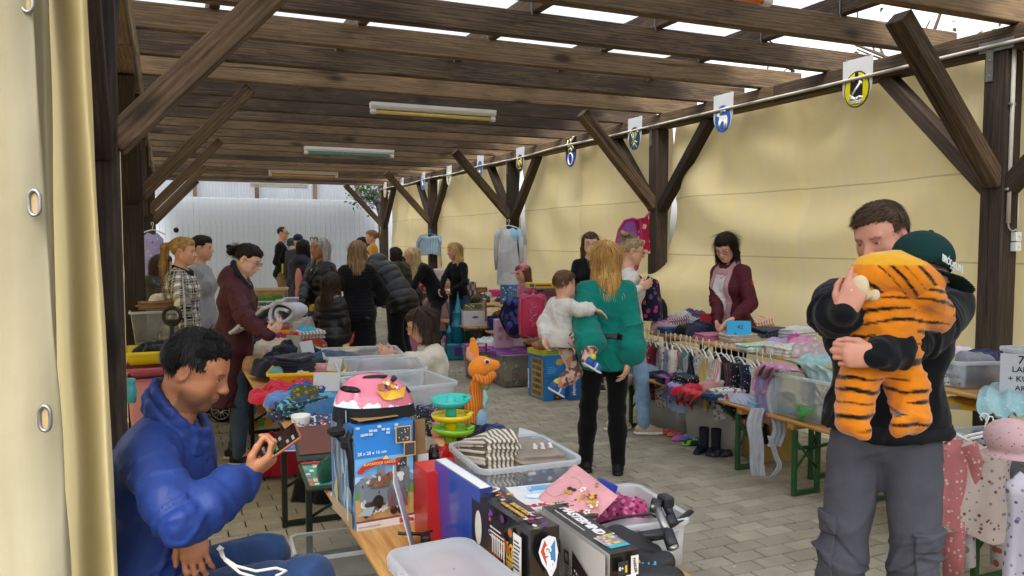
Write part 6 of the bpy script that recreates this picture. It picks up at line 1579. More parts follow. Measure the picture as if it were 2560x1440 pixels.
for u,v,w_,h,c in((-.075,-.045,.03,.075,'#7b868d'),(-.015,-.005,.026,.06,'#77828a'),(.07,-.025,.034,.08,'#6f777c'),(.012,-.05,.03,.07,'#838d94'),(-.02,-.065,.1,.055,'#76818a'),(.04,-.08,.07,.06,'#5d676f')):
 C.rect(f,u,v,w_,h,c)
 for q in range(3):C.rect(f,u-w_*.33+q*w_*.33,v+h/2+.003,w_*.2,.007,c)
 C.rect(f,u-.004,v+h*.2,.004,.009,'#2f3438')
C.rect(f,-.02,-.02,.07,.035,'#6d5a48');C.poly(f,[(-.065,-.1),(-.045,-.075),(-.02,-.075),(-.005,-.1)],'#3a3430');C.poly(f,[(-.1,-.125),(-.07,-.1),(-.04,-.1),(-.055,-.13)],'#9db4c0');C.oval(f,-.028,-.082,.018,.02,'#2a2622')
for a_,b_ in(((.02,-.065),(.022,-.115)),((.045,-.06),(.07,-.11)),((.06,-.05),(.085,-.1))):
 for q in range(6):t_=q/5;C.rect(f,a_[0]+(b_[0]-a_[0])*t_,a_[1]+(b_[1]-a_[1])*t_,.012,.0025,'#a83e34')
 C.poly(f,[(a_[0]-.006,a_[1]),(a_[0]-.004,a_[1]),(b_[0]-.004,b_[1]),(b_[0]-.006,b_[1])],'#a83e34');C.poly(f,[(a_[0]+.004,a_[1]),(a_[0]+.006,a_[1]),(b_[0]+.006,b_[1]),(b_[0]+.004,b_[1])],'#a83e34')
C.blot(f,0,-.095,(.08,.035),26,['#d9dde0','#4a3f38','#2a2626','#b8bfc4','#7a6a5a'],4);C.blot(f,0,-.01,(.06,.02),14,['#8a5a3a','#d0d4d6','#4a4440'],5)
for u,v,w_,h in((.063,.137,.056,.058),(.084,.085,.042,.048),(.060,.030,.044,.056)):
 C.rect(f,u,v,w_,h,'#d9a94e');C.rect(f,u,v,w_*.88,h*.88,'#3c3f45');C.blot(f,u,v,(w_*.3,h*.32),9,['#c9cccf','#8f8a80','#6d4a3a','#d5d5d5'],int(u*999))
for q in range(15):
 rn=random.Random(q);C.rect(f,-.095+rn.randrange(13)*.015,.172-rn.randrange(3)*.012,.013,.008,'#b9c6d2')
C.rect(f,0,-.163,.208,.028,'#d8d4cc');C.rect(f,0,-.149,.208,.004,'#b02a2a')
C.text(f,-.048,.085,'28 x 28 x 16 cm',.0155,'#e6edf4');C.poly(f,[(-.1,.028),(-.075,.05),(-.02,.062),(.03,.052),(.058,.058),(.05,.046),(.03,.034),(-.02,.042),(-.07,.03),(-.085,.016),(-.1,.02)],'#b5302c')
C.text(f,-.022,.047,'BLACKROCK CASTLE',.0118,'#e9c46a',bold=.02);C.text(f,.073,-.163,'Simba',.022,'#b5302c',bold=.05)
C.text(f,-.06,-.165,'Simba Toys GmbH & Co. KG, Fuerth',.005,'#555555');C.poly(f,[(-.01,.062),(.0,.072),(.01,.062),(.008,.058),(-.008,.058)],'#e9c46a')
C.rect('top',-.02,-.07,.15,.10,'#a9804f',8);C.blot('top',.0,.02,(.07,.08),12,['#2a6fb8','#4a94d8','#d5dde4','#6d7880'],3)
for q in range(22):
 rn=random.Random(q+50);C.rect('left',rn.uniform(-.12,.12),rn.uniform(-.1,.14),rn.uniform(.004,.016),rn.uniform(.04,.2),rn.choice(['#a8c4dc','#4f7596','#c9d6e0','#3f5f7e','#8d7a6c','#5a4a58']),rn.uniform(-14,14))  # streaks paint the bluish reflections of the clear film side, not printing
C.rect('left',0,.165,.255,.022,'#2f78c4');C.rect('left',-.118,0,.022,.35,'#2f78c4');C.rect('left',.0,-.15,.24,.05,'#b49a7a');C.poly('left',[(-.1,-.1),(-.06,-.03),(-.05,-.14)],'#cdbb62')
C.rect('right',0,0,.255,.35,'#7c5f41')
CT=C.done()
b=MB();b.box((.135,-.16,.20),(.05,.004,.30),bev=.001,M=Tr(0,.055,0));b.obj('open_flap',mat('brown_card','#7d5f40',.85,.15,14),CT)
b=MB();b.box((.15,-.108,.20),(.04,.003,.05));b.obj('flap_label',M_PAPER,CT)
hl_=on(925,1060,1.095);H0=thing('child_helmet','pink child bicycle helmet with animal boat print and black vents on the castle carton','helmet',(.672,2.765,1.078),R(8));H0.scale=(1.06,1.04,1)
def hshell(u,v,k=1.0,zz=0):
 a=2*math.pi*u;ph=v*math.pi/2;x=.142*math.cos(a)*math.cos(ph)**.75;y=.105*math.sin(a)*math.cos(ph)**.75;z=.158*math.sin(ph)**1.05
 if math.cos(a)>0:x*=1.06;z*=1-.18*math.cos(a)*math.cos(ph)
 else:z*=1+.06*math.cos(a)*-1*math.cos(ph)
 rid=1+.018*math.cos(a*8)*math.sin(ph*2);return(x*k*rid,y*k*rid,z*k+.012+zz)
b=MB();b.grid(lambda u,v:hshell(u,.22+.78*v),128,64,wrap=True);
for i,fc in enumerate(b.f):
 c_=sum((Vector(b.v[q])for q in fc),Vector())/4;an=math.atan2(c_.y,c_.x)
 if c_.z<.066+.009*math.sin(an*9)+.006*math.sin(an*17)-.02*math.cos(an):b.m[i]=1
b.obj('shell',[mat('glossy_pink','#d5738b',.18,.05,6,coat=.6),mat('glossy_white_blue','#d3dfe8',.18,.05,6,coat=.6)],H0)
b=MB();b.grid(lambda u,v:hshell(u,.30*v,.985),40,8,wrap=True);b.obj('foam_base',mat('black_foam','#19191a',.95,.3,60,1,220),H0)
for a_,vv,w_,h in((-150,.50,.040,.012),(-100,.80,.042,.009),(-30,.74,.040,.010),(-12,.46,.032,.012),(-165,.5,.028,.011),(60,.70,.034,.009),(120,.6,.03,.009)):
 p_=Vector(hshell(a_/360%1,vv));n_=Vector((p_.x/.02,p_.y/.011,(p_.z-.01)/.025)).normalized();ex=Vector((-math.sin(R(a_)),math.cos(R(a_)),0));M_=frame(p_,ex,n_)
 b=MB();b.lathe([(1,-.004),(.97,.0022),(.02,.0030)],18,0,M_@Matrix.Diagonal((w_,h,1,1)));b.obj('vent',mat('vent_black','#0b0b0c',.5),H0)
b=MB();cols=[mat('print_'+c[1:],c,.3)for c in('#d9a21e','#f0ece2','#a5642a','#b03a3a','#e0b83a','#3a2a20')]
def deco(pts,ci,ang,vv,lift=.0016):
 p_=Vector(hshell(ang/360%1,vv));n_=Vector((p_.x/.02,p_.y/.011,(p_.z-.01)/.025)).normalized();ex=Vector((-math.sin(R(ang)),math.cos(R(ang)),0));M_=frame(p_,ex,n_)
 for i in range(1,len(pts)-1):
  pass
 b.prism(pts,.0014,ci,M_@Tr(0,0,lift))
deco([(-.062,.018),(-.03,.004),(.0,.012),(.03,.004),(.062,.016),(.038,-.022),(-.02,-.026),(-.042,-.02)],0,-74,.44,.0035);deco([(-.042,-.02),(.0,.010),(.038,-.022),(-.02,-.026)],4,-74,.44,.006)
for u_,ci,r_,vv in((-92,2,.012,.535),(-95,2,.005,.57),(-84,5,.007,.55),(-78,1,.007,.60),(-77,3,.010,.53),(-70,2,.014,.545),(-70,0,.009,.55),(-62,1,.007,.535),(-61,5,.004,.56),(-84,4,.006,.62),(-72,0,.006,.64),(-66,3,.005,.60)):deco(ell(r_,r_*1.1,12),ci,u_,vv,.005+.001*(r_<.01))
b.obj('animal_print',cols,H0)
b=MB();
b.tube([(-.13,-.05,.03),(-.15,-.07,-.02),(-.13,-.10,-.05),(-.11,-.105,-.10)],.012,6,flat=.3);b.tube([(-.10,-.09,.02),(-.135,-.115,-.03),(-.125,-.12,-.10),(-.12,-.118,-.19),(-.105,-.116,-.235)],.013,6,flat=.25);b.tube([(-.02,-.10,.01),(-.08,-.12,-.01),(-.135,-.11,-.04)],.009,6,flat=.3);b.box((-.135,-.11,-.045),(.035,.02,.03),bev=.005);b.box((-.15,-.06,-.01),(.05,.05,.028),bev=.008)
b.obj('chin_strap',mat('black_webbing','#101012',.7,.2,20,.6,120),H0)
TW=thing('ball_drop_tower','ball drop tower toy with teal, yellow and green dishes on a red base','toy tower',(1.035,2.965,TZ),0)
for i,(z,c,ox,nm)in enumerate(((.205,'#7fbf1e',.008,'green_dish'),(.262,'#e3c514',.004,'yellow_dish'),(.325,'#2fb8ac',0,'teal_dish'))):
 m_=plastic(c,rough=.25);b=MB()
 b.lathe([(.024,.004),(.055,.0),(.078,.012),(.084,.026),(.087,.026),(.082,.009),(.058,-.005),(.024,-.003)],36,0,Tr(ox,0,z)@Rz(20*i)@Ry(4-3*i),sy=.9)
 b.tube([(ox+.05,-.03,z+.02),(ox+.085,.0,z+.022),(ox+.075,.04,z+.02)],.012,6,flat=.4);b.obj(nm,m_,TW)
 b=MB();b.lathe([(.023,z-.05),(.021,z),(.019,z+.03 if i<2 else z+.035),(0,z+.032 if i<2 else z+.035)],16);b.obj('stem',m_,TW)
 b=MB();b.lathe([(.011,z+.006),(.009,z+.0085),(0,z+.0085)],12,0,Tr(ox+.05,-.03,0));b.obj('ball_hole',M_BLACK,TW)
b=MB();b.lathe([(.10,.0),(.104,.11),(.108,.118),(.104,.13),(.06,.137),(.03,.15),(.025,.17),(0,.17)],32);
for a_ in range(0,360,60):b.box((.055*math.cos(R(a_)),.055*math.sin(R(a_)),.139),(.06,.006,.012),M=Tr(.055*math.cos(R(a_)),.055*math.sin(R(a_)),0)@Rz(a_)@Tr(-.055*math.cos(R(a_)),-.055*math.sin(R(a_)),0))
b.obj('red_base',plastic('#c01c1c',rough=.2),TW)
BT=thing('drinking_bottle','green metal drinking bottle with black cap beside the red box','bottle',tuple(on(1085,1262,TZ)))
b=MB();b.lathe([(.036,0),(.037,.01),(.037,.12),(.033,.15),(.022,.165),(.020,.172)],20);b.obj('flask',mat('green_lacquer','#4f8a1e',.25,.06,6,coat=.5,metal=.3),BT)
b=MB();b.lathe([(.022,.170),(.022,.195),(.010,.2),(.008,.215),(0,.217)],16);b.tube([(-.018,0,.19),(-.01,0,.225),(.012,0,.225),(.018,0,.19)],.004,6);b.obj('cap',M_BLACK,BT)
C=Carton('plain red card box standing behind the blue book','box',(.80,2.47,TZ),R(2),(.09,.13,.235),{'all':'#b8241f','top':'#c23028'},'red_box');C.poly('front',[(-.02,.115),(.045,.115),(.045,.05)],'#c93a33');C.done()
C=Carton('large glossy blue hardback book standing on edge','book',(.835,2.255,TZ),R(4),(.042,.34,.268),{'all':'#1f3f94','left':'#23479f','top':'#e4e3dc','back':'#e0dfd8','front':'#182d66'},'blue_book',rough=.22,roty=R(-3),coat=.6)
C.rect('top',-.019,0,.004,.34,'#23479f');C.rect('top',.019,0,.004,.34,'#23479f');C.text('front',0,0,'ONE ACCORD',.026,'#0b1533',90,bold=.03)
C.done()
C=Carton('black dice games box with gold lettering, standing upright','board game',(.865,1.965,TZ),R(4),(.085,.355,.243),{'all':'#0d0b0e','top':'#171014'},'dice_games_box',coat=.7)
f='left';C.text(f,.02,-.03,'DICE',.052,'#c9a24a',90,bold=.03);C.text(f,.068,-.03,'GAMES',.052,'#c9a24a',90,bold=.03)
C.oval(f,-.13,.03,.022,.05,'#c8c4bc');C.blot(f,.03,.02,(.05,.10),16,['#8a2a2a','#5a2a6a','#a85a2a','#b03a7a','#3a1a3a'],7);C.blot(f,-.03,.07,(.02,.04),8,['#7a3a9a','#b04a4a','#d05a5a','#8a6ad0'],8)
C.rect(f,.125,.035,.045,.12,'#d5d2cb');C.lines(f,.125,.04,.036,.08,8,'#2a2a2a');C.rect(f,.10,-.08,.03,.08,'#6a8a3a');C.rect(f,.15,-.07,.045,.09,'#c9a5c0');C.lines(f,.15,-.07,.04,.085,5,'#6a2a5a');C.lines(f,.02,.06,.09,.035,3,'#c9c5bd',.3)
for q in range(6):C.rect(f,-.005+q*.014,.03,.006,.05,'#c9c5bd')
f='front';C.poly(f,[(-.03,.07),(-.02,.1),(.0,.108),(.02,.1),(.028,.06),(.022,.02),(.006,-.006),(-.006,.02),(-.02,.04)],'#d5d8dc');C.poly(f,[(-.024,.07),(-.012,.098),(.0,.07),(-.006,.03)],'#b04a3a');C.poly(f,[(.0,.07),(.018,.095),(.02,.04),(.004,.02)],'#3a7ab0');C.text(f,.0,.05,'Grafix',.026,'#f0f2f4',-78,bold=.03)
C.blot(f,.0,-.06,(.03,.05),8,['#a03a3a','#c9a23a','#5a2a6a','#b0505a'],9);C.rect(f,-.018,-.05,.026,.026,'#b0922a',12);C.rect(f,.012,-.03,.024,.024,'#a83a34',-10);C.text(f,.018,-.098,'DICE',.04,'#c9a24a',90,bold=.04);C.rect(f,-.015,-.09,.022,.026,'#cfcac2',20)
f='top';C.text(f,.008,-.03,'FAMILY DICE',.018,'#c9a24a',-90,bold=.04);C.text(f,-.014,-.03,'GAMES COMPENDIUM',.014,'#c9a24a',-90,bold=.03);C.blot(f,0,-.13,(.03,.05),14,['#a03a4a','#5a7a3a','#c06a8a','#d0c0c0','#5a2a6a'],3);C.oval(f,0,.145,.032,.025,'#c9d2d8');C.oval(f,.0,.145,.022,.016,'#a04a3a');C.blot(f,0,.07,(.03,.05),9,['#c9a23a','#b04a3a','#cfcac2','#5a2a6a'],12)
C.done()
C=Carton('white baby bottle carton with red lettering and blue picture','box',(1.055,2.17,TZ),R(-6),(.17,.22,.19),{'all':'#d9dadb','left':'#c9c5c0'},'white_carton')
f='top';C.text(f,-.045,-.085,'NUK',.03,'#b02028',4,bold=.05);C.rect(f,.03,.065,.11,.055,'#5f9fd0');C.rect(f,.03,.03,.10,.03,'#bcd3e4');C.oval(f,-.01,.0,.05,.028,'#aecbe0');C.oval(f,-.02,.0,.035,.016,'#dfe3e6');C.oval(f,.05,-.02,.026,.016,'#c3d8e6');C.lines(f,.03,-.075,.07,.028,4,'#9a9a9a',.25);C.lines(f,-.03,.07,.04,.04,4,'#e6edf2',.3)
f='front';C.text(f,.045,.062,'NUK',.042,'#b02028',0,bold=.05);C.poly(f,[(-.085,.09),(-.03,.075),(-.05,-.01),(-.085,-.09)],'#b42a2a');C.lines(f,.0,-.03,.12,.09,9,'#a8a8a8',.2);C.rect(f,0,-.088,.17,.012,'#b42a2a');C.done()
C=Carton('silver and black code breaking board game box, white lettering on top','board game',(1.045,1.87,TZ),R(0),(.085,.39,.195),{'all':'#121214','left':'#a9a7a4','top':'#161618','front':'#0f0f11'},'mastermind_box',coat=.4)
f='top';C.text(f,.008,.045,'MASTERMIND',.037,'#e2e2e0',-90,bold=.04,shear=.1);C.text(f,-.023,.06,'The original strategy game that will make you think ahead!',.0075,'#c9c9c7',-90);C.rect(f,.005,-.125,.06,.08,'#3a9fb0',4);C.rect(f,.0,-.115,.055,.06,'#b8b4ae',4)
for q in range(24):rn=random.Random(q);C.oval(f,-.02+.009*(q%6),-.14+.014*(q//6),.0042,.005,rn.choice(['#c04a3a','#e0c44a','#d5d5d0','#5a8ac0','#d0703a']),8)
C.rect(f,.012,.17,.05,.026,'#2e2e30');C.text(f,.012,.17,'PARKER',.01,'#c9c9c7',0);C.rect(f,-.018,.172,.014,.012,'#c9c24a')
f='left';C.rect(f,0,0,.385,.19,'#b3b1ad');
for q,u in enumerate((-.165,-.11,-.055,.0)):C.lines(f,u,-.015,.045,.13,18,'#4a4a4c',.4,q)
for u,v in((-.09,.045),(-.055,.035),(-.005,.02)):C.rect(f,u,v,.026,.036,'#2e2e30');C.oval(f,u,v,.008,.012,'#8a8a88')
C.poly(f,[(.03,.05),(.115,.015),(.115,-.09),(.03,-.09)],'#241f1c')
for q in range(30):C.rect(f,.045+(q%6)*.011,.0-.014*(q//6)-.004*(q%6),.006,.006,'#d8d5d0',20)
C.poly(f,[(.15,.07),(.185,.02),(.15,-.04),(.125,.02)],'#c9c7c3');C.text(f,.158,-.03,'MASTER',.042,'#19191b',-80,bold=.05,shear=.1);C.text(f,-.17,.08,'PARKER',.012,'#19191b',-90);C.lines(f,-.17,-.06,.03,.05,12,'#1a1a1a',.6)
f='front';C.text(f,.018,-.02,'MASTER',.036,'#e6e6e4',-82,bold=.05,shear=.1);C.rect(f,.022,.065,.022,.05,'#d5d5d2');C.text(f,.022,.065,'PARKER',.011,'#131315',-80);C.rect(f,-.012,.062,.03,.036,'#2e2e30');C.text(f,-.018,.062,'8+',.014,'#e0e0de');C.rect(f,-.004,.06,.006,.018,'#c9b83a');C.poly(f,[(-.03,-.02),(-.005,-.06),(-.03,-.09),(-.04,-.06)],'#3a3a3c')
C.done()
t=tub('frosted clear lidded box with pink things inside, nearest on the table','box',(.655,1.86,TZ),.22,.36,.13,R(4),M_FROST,M_FROST,lid=True,lidm=M_FROST)
garment('pink crumpled things inside the frosted lidded box','clothing',(.655,1.86,TZ+.012),.2,.3,.09,0,'#c98a98','crumple',group=None)
PFm=thing('photo_stand','thin white framed board leaning on a black wire foot, seen edge on','frame',(.70,2.36,TZ),R(75))
b=MB();b.box((0,.0,.13),(.19,.004,.26),bev=.001,M=Rx(-14));b.obj('board',M_PAPER,PFm)
b=MB();b.tube([(.03,.05,.05),(.05,-.03,.035),(.09,-.10,.05),(.10,-.14,.07)],.006,6);b.tube([(-.03,.05,.02),(-.02,-.04,.03),(-.05,-.11,.012),(-.04,-.16,.01)],.006,6);b.box((.0,-.035,.035),(.045,.03,.035),bev=.005);b.obj('wire_foot',M_BLACK,PFm)
WG=thing('word_game_wallet','open green travel word game wallet with coloured tile board, hanging over the table edge','board game',(.60,3.38,TZ+.012),R(-3))
b=MB();b.box((.0,.18,.02),(.20,.26,.02),bev=.008,M=Tr(0,.05,.0)@Rx(20)@Tr(0,-.05,0));b.box((.0,-.14,.004),(.20,.36,.016),bev=.007);b.obj('wallet_cover',mat('dark_green_vinyl','#16261f',.45,.15,12,.3,60),WG)
b=MB();b.box((0,-.155,.0135),(.175,.30,.003));b.obj('board',mat('board_green','#2a8a6d',.6),WG)
b=MB();b.box((0,.06,.0135),(.175,.085,.003));b.obj('rack_strip',mat('strip_red','#9a3a34',.6),WG)
b=MB();cs=[mat('print_'+c[1:],c,.5)for c in('#3fae9a','#c96a4a','#4a86b8','#e0d5b8','#226f4f')]
rn=random.Random(3)
for i in range(9):
 for j in range(14):
  if rn.random()<.6:b.box((-.078+i*.0195,-.29+j*.0205,.0165),(.0165,.0175,.003),rn.choice([0,0,4,4,1,2,3]))
for i in range(8):b.box((-.07+i*.02,.06+.015*(i%2),.0165),(.014,.03,.003),3 if i%3 else 1)
b.obj('letter_tiles',cs,WG)
b=MB();b.box((.0,.19,.033),(.18,.22,.002),M=Tr(0,.05,.0)@Rx(20)@Tr(0,-.05,0));b.obj('inner_flap',mat('brown_red_felt','#5a3630',.9),WG)
garment('dark green cloth pouch lying on the word game wallet','pouch',tuple(on(832,1195,TZ+.03)),.12,.15,.085,.4,'#14402f','crumple','pouch',group=None)
C=Carton('small white and purple label card lying on the bare table edge','card',tuple(on(850,1235,TZ)),R(-8),(.07,.03,.004),{'all':'#d5d5d8'},'label_card');C.rect('top',.012,0,.018,.03,'#3a2f78');C.text('top',-.016,0,'BLAU',.008,'#555566');C.done()
PT=thing('plate','white plate with blue rim and loose cutlery on it','plate',tuple(on(768,1093,TZ+.004)))
b=MB();b.lathe([(.055,.0),(.060,.002),(.085,.010),(.115,.017),(.117,.019),(.085,.013),(.055,.006),(0,.006)],36);b.obj('dish',mat('white_porcelain','#dcdcd8',.15,.04,6),PT)
b=MB();b.tube([(.113*math.cos(a),.113*math.sin(a),.019)for a in[2*math.pi*k/36 for k in range(36)]],.002,5,closed=True);b.obj('blue_rim',mat('cobalt','#2f4f9a',.3),PT)
for k in range(6):
 rn=random.Random(k);b=MB();a=rn.uniform(-.9,.9);o_=Vector((rn.uniform(-.03,.03),rn.uniform(-.03,.03),.014+.003*k));d_=Vector((math.cos(a),math.sin(a),.03));b.tube([o_-d_*.075,o_,o_+d_*.05],[.004,.0035,.006],6,flat=.5);b.lathe([(0,-.002),(.012,.0),(0,.002)],10,0,Tr(*(o_+d_*.065))@Rz(math.degrees(a))@Matrix.Diagonal((1.5,.8,1,1)));b.obj('cutlery',mat('brushed_steel','#8a8f8a',.25,.1,metal=.8)if k%2 else mat('horn_handle','#8f8a68',.4),PT)
CP=thing('cup','white porcelain cup with small flower print','cup',tuple(on(752,1078,TZ+.004)))
b=MB();b.lathe([(.024,0),(.030,.004),(.042,.03),(.048,.075),(.0495,.085),(.0475,.085),(.044,.05),(.028,.010),(0,.008)],28);b.obj('bowl',mat('white_porcelain','#dcdcd8'),CP)
b=MB();b.tube([(.045,0,.07),(.070,0,.066),(.074,0,.045),(.058,0,.026),(.040,0,.026)],.0055,8);b.obj('handle',mat('white_porcelain','#dcdcd8'),CP)
b=MB();rn=random.Random(8)
for k in range(16):a=R(200+rn.uniform(0,140));z=rn.uniform(.02,.07);r_=.030+.016*(z/.08)**.6+.0022;b.lathe([(0,.001),(rn.uniform(.003,.007),0)],8,rn.randrange(3),Tr(r_*math.cos(a),r_*math.sin(a),z)@Rz(math.degrees(a))@Ry(82))
b.obj('flower_print',[cloth('#8a6a8a'),cloth('#b0a04a'),cloth('#6a7f8a')],CP)
C=Carton('blue leaflet under the plate at the table edge','leaflet',tuple(on(728,1118,TZ+.001)),R(-20),(.15,.14,.003),{'all':'#dfe2ea','top':'#3a4f9c'},'leaflet');C.lines('top',.02,.0,.09,.05,3,'#8f9ccc',.3);C.done()
GC='clothes laid out on the stalls'
for lb,px,py,z,w_,d,h,rot,f_,kd in(('bundle of multicoloured baby socks beside the cup',810,1085,TZ,.20,.18,.06,.3,('floral','#2a3a5a','#b04a2a','#c9c5ba',70,.4),'crumple'),('blue brown patterned baby shirt in front of the helmet strap',795,1060,TZ,.22,.16,.05,.8,('floral','#1f3a66','#7a4a2a','#a8b4c0',60,.4),'crumple'),('white and red printed cloth under the rolled blue shirts',760,1035,TZ,.22,.16,.05,.2,('floral','#cfc9cb','#a04a52','#8a8f9a',40),'fold'),('grey green striped socks against the castle carton',835,1120,TZ,.12,.16,.05,.9,('stripe','#c5c9bf','#5a7a4a',None,9),'crumple'),('navy garment with small white dots, left of the giraffe',1110,1048,TZ+.04,.26,.22,.08,.3,('dots','#22273c','#b8bcc8',None,55,.25),'fold'),('pale denim blue shirt under the clear box corner',1075,1040,TZ,.22,.2,.05,-.3,('stripe','#7f97b8','#9fb2cc',None,14),'fold'),('salmon coloured folded towel left of the giraffe',1125,1080,TZ,.26,.16,.06,.25,'#b5756a','fold'),('black fleece pouch behind the tower toy',1175,1095,TZ,.30,.22,.07,.2,'#121318','crumple'),('dark green and black child shoes heap right of the carton',1062,1085,TZ,.16,.2,.08,.2,('floral','#15181a','#4f6a2a','#6a6f72',45,.3),'crumple'),('beige knitted baby boots with wooden buttons',1068,1128,TZ,.13,.16,.085,.3,'#8d8272','crumple'),('pale brown baby shoe pair below the knitted boots',1062,1155,TZ,.12,.12,.07,.6,'#6f6252','crumple')):
 garment(lb,'clothing',tuple(on(px,py,z)),w_,d,h,rot,f_,kd)
C=Carton('lime green and red tin lying beside the green bottle','tin',tuple(on(1066,1225,TZ)),R(10),(.06,.09,.04),{'all':'#7a1f3a','top':'#8fae4a'},'toy_tin');C.done()
BX=(1.165,2.645)
tub('clear storage box with striped and taupe baby clothes, right of the red tower base','box',(*BX,TZ),.37,.37,.20,R(-2))
garment('cream jacket with brown stripes and a wooden button','clothing',(1.085,2.70,TZ+.05),.15,.26,.19,.1,('stripe','#c9c2b2','#6a5c4c',None,17),'fold',name='striped_jacket')
t=garment('folded taupe shirt with white lettering in the clear box','clothing',(1.25,2.64,TZ+.12),.19,.24,.085,-.15,'#8a7c70','fold',name='lettered_shirt')
for k,st in enumerate(('I dreams','& So start','it by you')):text(st,.022,Tr(.055-.03*k,-.02,.096)@Rz(78),mat('white_print','#dcdad6',.8),t,bold=.03)
garment('blue and navy baby clothes under the taupe shirt','clothing',(1.24,2.64,TZ+.02),.2,.28,.11,.1,('floral','#22304f','#5a7ab0','#c9c9c9',30,.35),'fold')
garment('grey socks at the bottom of the clear box','clothing',(1.1,2.62,TZ+.01),.22,.26,.05,.1,'#8f8f92','crumple')
garment('navy cap behind the striped jacket','clothing',tuple(on(1235,1095,TZ+.16)),.13,.15,.06,.1,'#1b2a55','crumple',name='navy_cap')
b=MB();b.grid(lambda u,v:(.13*(u-.5),.03*math.sin(u*3)+.05*v,.11*v-.05*u),8,6);tag(b.obj('paper_sheet',M_PAPER,None,(1.31,2.78,TZ+.12),R(-35)),'curled white paper sheet standing in the clear box','paper')
def pillow(label,cat,p4,th,f_,name,bump=None):
 P=[Vector(q)for q in p4];c=sum(P,Vector())/4;nn=(P[1]-P[0]).cross(P[3]-P[0]).normalized();V=[];n=18
 for s in(1,-1):
  for j in range(n+1):
   for i in range(n+1):
    u,v=i/n,j/n;q=P[0].lerp(P[1],u).lerp(P[3].lerp(P[2],u),v);e=(4*u*(1-u))**.5*(4*v*(1-v))**.5;pin=.04*(1-e)
    V.append(q+(c-q)*pin*.5+nn*s*th*e*(1+.12*math.sin(u*9+v*5))-c)
 m=(n+1)**2;F=[(j*(n+1)+i,j*(n+1)+i+1,(j+1)*(n+1)+i+1,(j+1)*(n+1)+i)for j in range(n)for i in range(n)];F+=[tuple(m+q for q in f__)[::-1]for f__ in F]
 b=MB();b.add(V,F,0,True);o=b.obj(name,fm(f_),None,c);tag(o,label,cat);return o,c,nn,P
pk=[Vector(at(1310,1275,d=2.42)),Vector(at(1452,1340,d=2.22)),Vector(at(1548,1240,d=2.36)),Vector(at(1438,1158,d=2.56))]
o,c,nn,P=pillow('pale pink felt bag embroidered with flowers and a butterfly','bag',pk,.03,'#c98f93','felt_bag')
if nn.dot(_C-np.array(c))<0:nn=-nn
ex=(P[1]-P[0]).normalized();FMx=Matrix.Identity(4);ey=nn.cross(ex)
for i in range(3):FMx[i][0],FMx[i][1],FMx[i][2]=ex[i],ey[i],nn[i]
b=MB();cs=[cloth(q)for q in('#d8cfc6','#7a2f36','#b5843a','#8f6a4a','#c9a23a','#3a2a22')];rn=random.Random(4)
for k in range(26):
 u,v=rn.gauss(.065,.035),rn.gauss(-.01,.026);ci=rn.randrange(5);r_=rn.uniform(.006,.012);zt=.031-.28*(u*u+v*v)/.06*.0
 for q in range(5 if ci<2 else 2):a=q*2*math.pi/5;b.prism(ell(r_*.62,r_*.5,8,u+r_*math.cos(a),v+r_*math.sin(a)),.001,ci,FMx@Tr(0,0,.0315-.9*((u)**2+v**2)))
for sx,sy in((-1,1),(1,1),(-1,-1),(1,-1)):b.prism(ell(.010,.007,10,-.005+sx*.009,.0+sy*.008),.001,5 if sy>0 else 2,FMx@Tr(0,0,.033))
b.obj('embroidery',cs,o)['kind']='stuff'
b=MB();pts=[(-.05+.055*math.cos(a)*(1+.3*math.sin(2*a)),.05*math.sin(a)+.01,.0)for a in[k*.35 for k in range(20)]];b.tube([tuple(FMx@Vector((x,y,.0325-.9*(x*x+y*y))))for x,y,_ in pts],.0009,4);b.obj('stitched_outline',cloth('#c9a07a'),o)
b=MB();b.tube([tuple(FMx@Vector(q))for q in((.10,-.02,.0),(.13,-.045,.02),(.11,-.075,.03),(.07,-.08,.02))],.02,6,flat=.2);b.obj('black_handle',M_BLACK,o)
pk=[Vector(at(1478,1245,d=2.55)),Vector(at(1528,1262,d=2.48)),Vector(at(1546,1215,d=2.54)),Vector(at(1495,1192,d=2.62))]
pillow('small royal blue cushion behind the pink felt bag','cushion',pk,.025,'#1d2f86','small_cushion')
garment('magenta and pink knitted scarf in the white box','clothing',tuple(on(1560,1295,TZ+.07)),.2,.22,.10,.3,('floral','#b0426f','#6a2444','#d07a9a',60,.4),'crumple',name='knitted_scarf')
tub('white card box holding the pink knitted scarf','box',(1.285,2.10,TZ),.30,.34,.15,R(-4),M_PAPER,M_PAPER,taper=.97,ribs=False,name='white_box')
SK=thing('bicycle_child_seat','black and grey bicycle child seat parts in a clear plastic bag with fork clamp','child seat',(1.22,1.85,TZ))
def wl(px,py,d):return Vector(at(px,py,d=d))-Vector((1.22,1.85,TZ))
b=MB();b.tube([wl(1640,1262,2.33),wl(1672,1340,2.25)],.012,12);b.obj('grey_tube',mat('satin_aluminium','#9a9a98',.35,.1,metal=.8),SK);b=MB();b.tube([wl(1540,1342,2.24),wl(1600,1335,2.24)],.011,12);b.obj('grey_tube',mat('satin_aluminium','#9a9a98',.35,.1,metal=.8),SK)
b=MB();b.tube([wl(1628,1262,2.34),wl(1652,1268,2.33)],.022,10);b.box(wl(1664,1252,2.36),(.035,.05,.035),bev=.006);b.tube([wl(1658,1245,2.36),wl(1682,1300,2.34)],.013,8);b.tube([wl(1666,1290,2.34),wl(1682,1318,2.33)],.024,8)
b.tube([wl(1590,1345,2.22),wl(1670,1332,2.24)],.017,8);b.tube([wl(1668,1330,2.24),wl(1682,1368,2.2)],.019,8);b.tube([wl(1675,1310,2.34),wl(1700,1300,2.36),wl(1728,1278,2.4)],[.010,.012,.011],8,flat=.5)
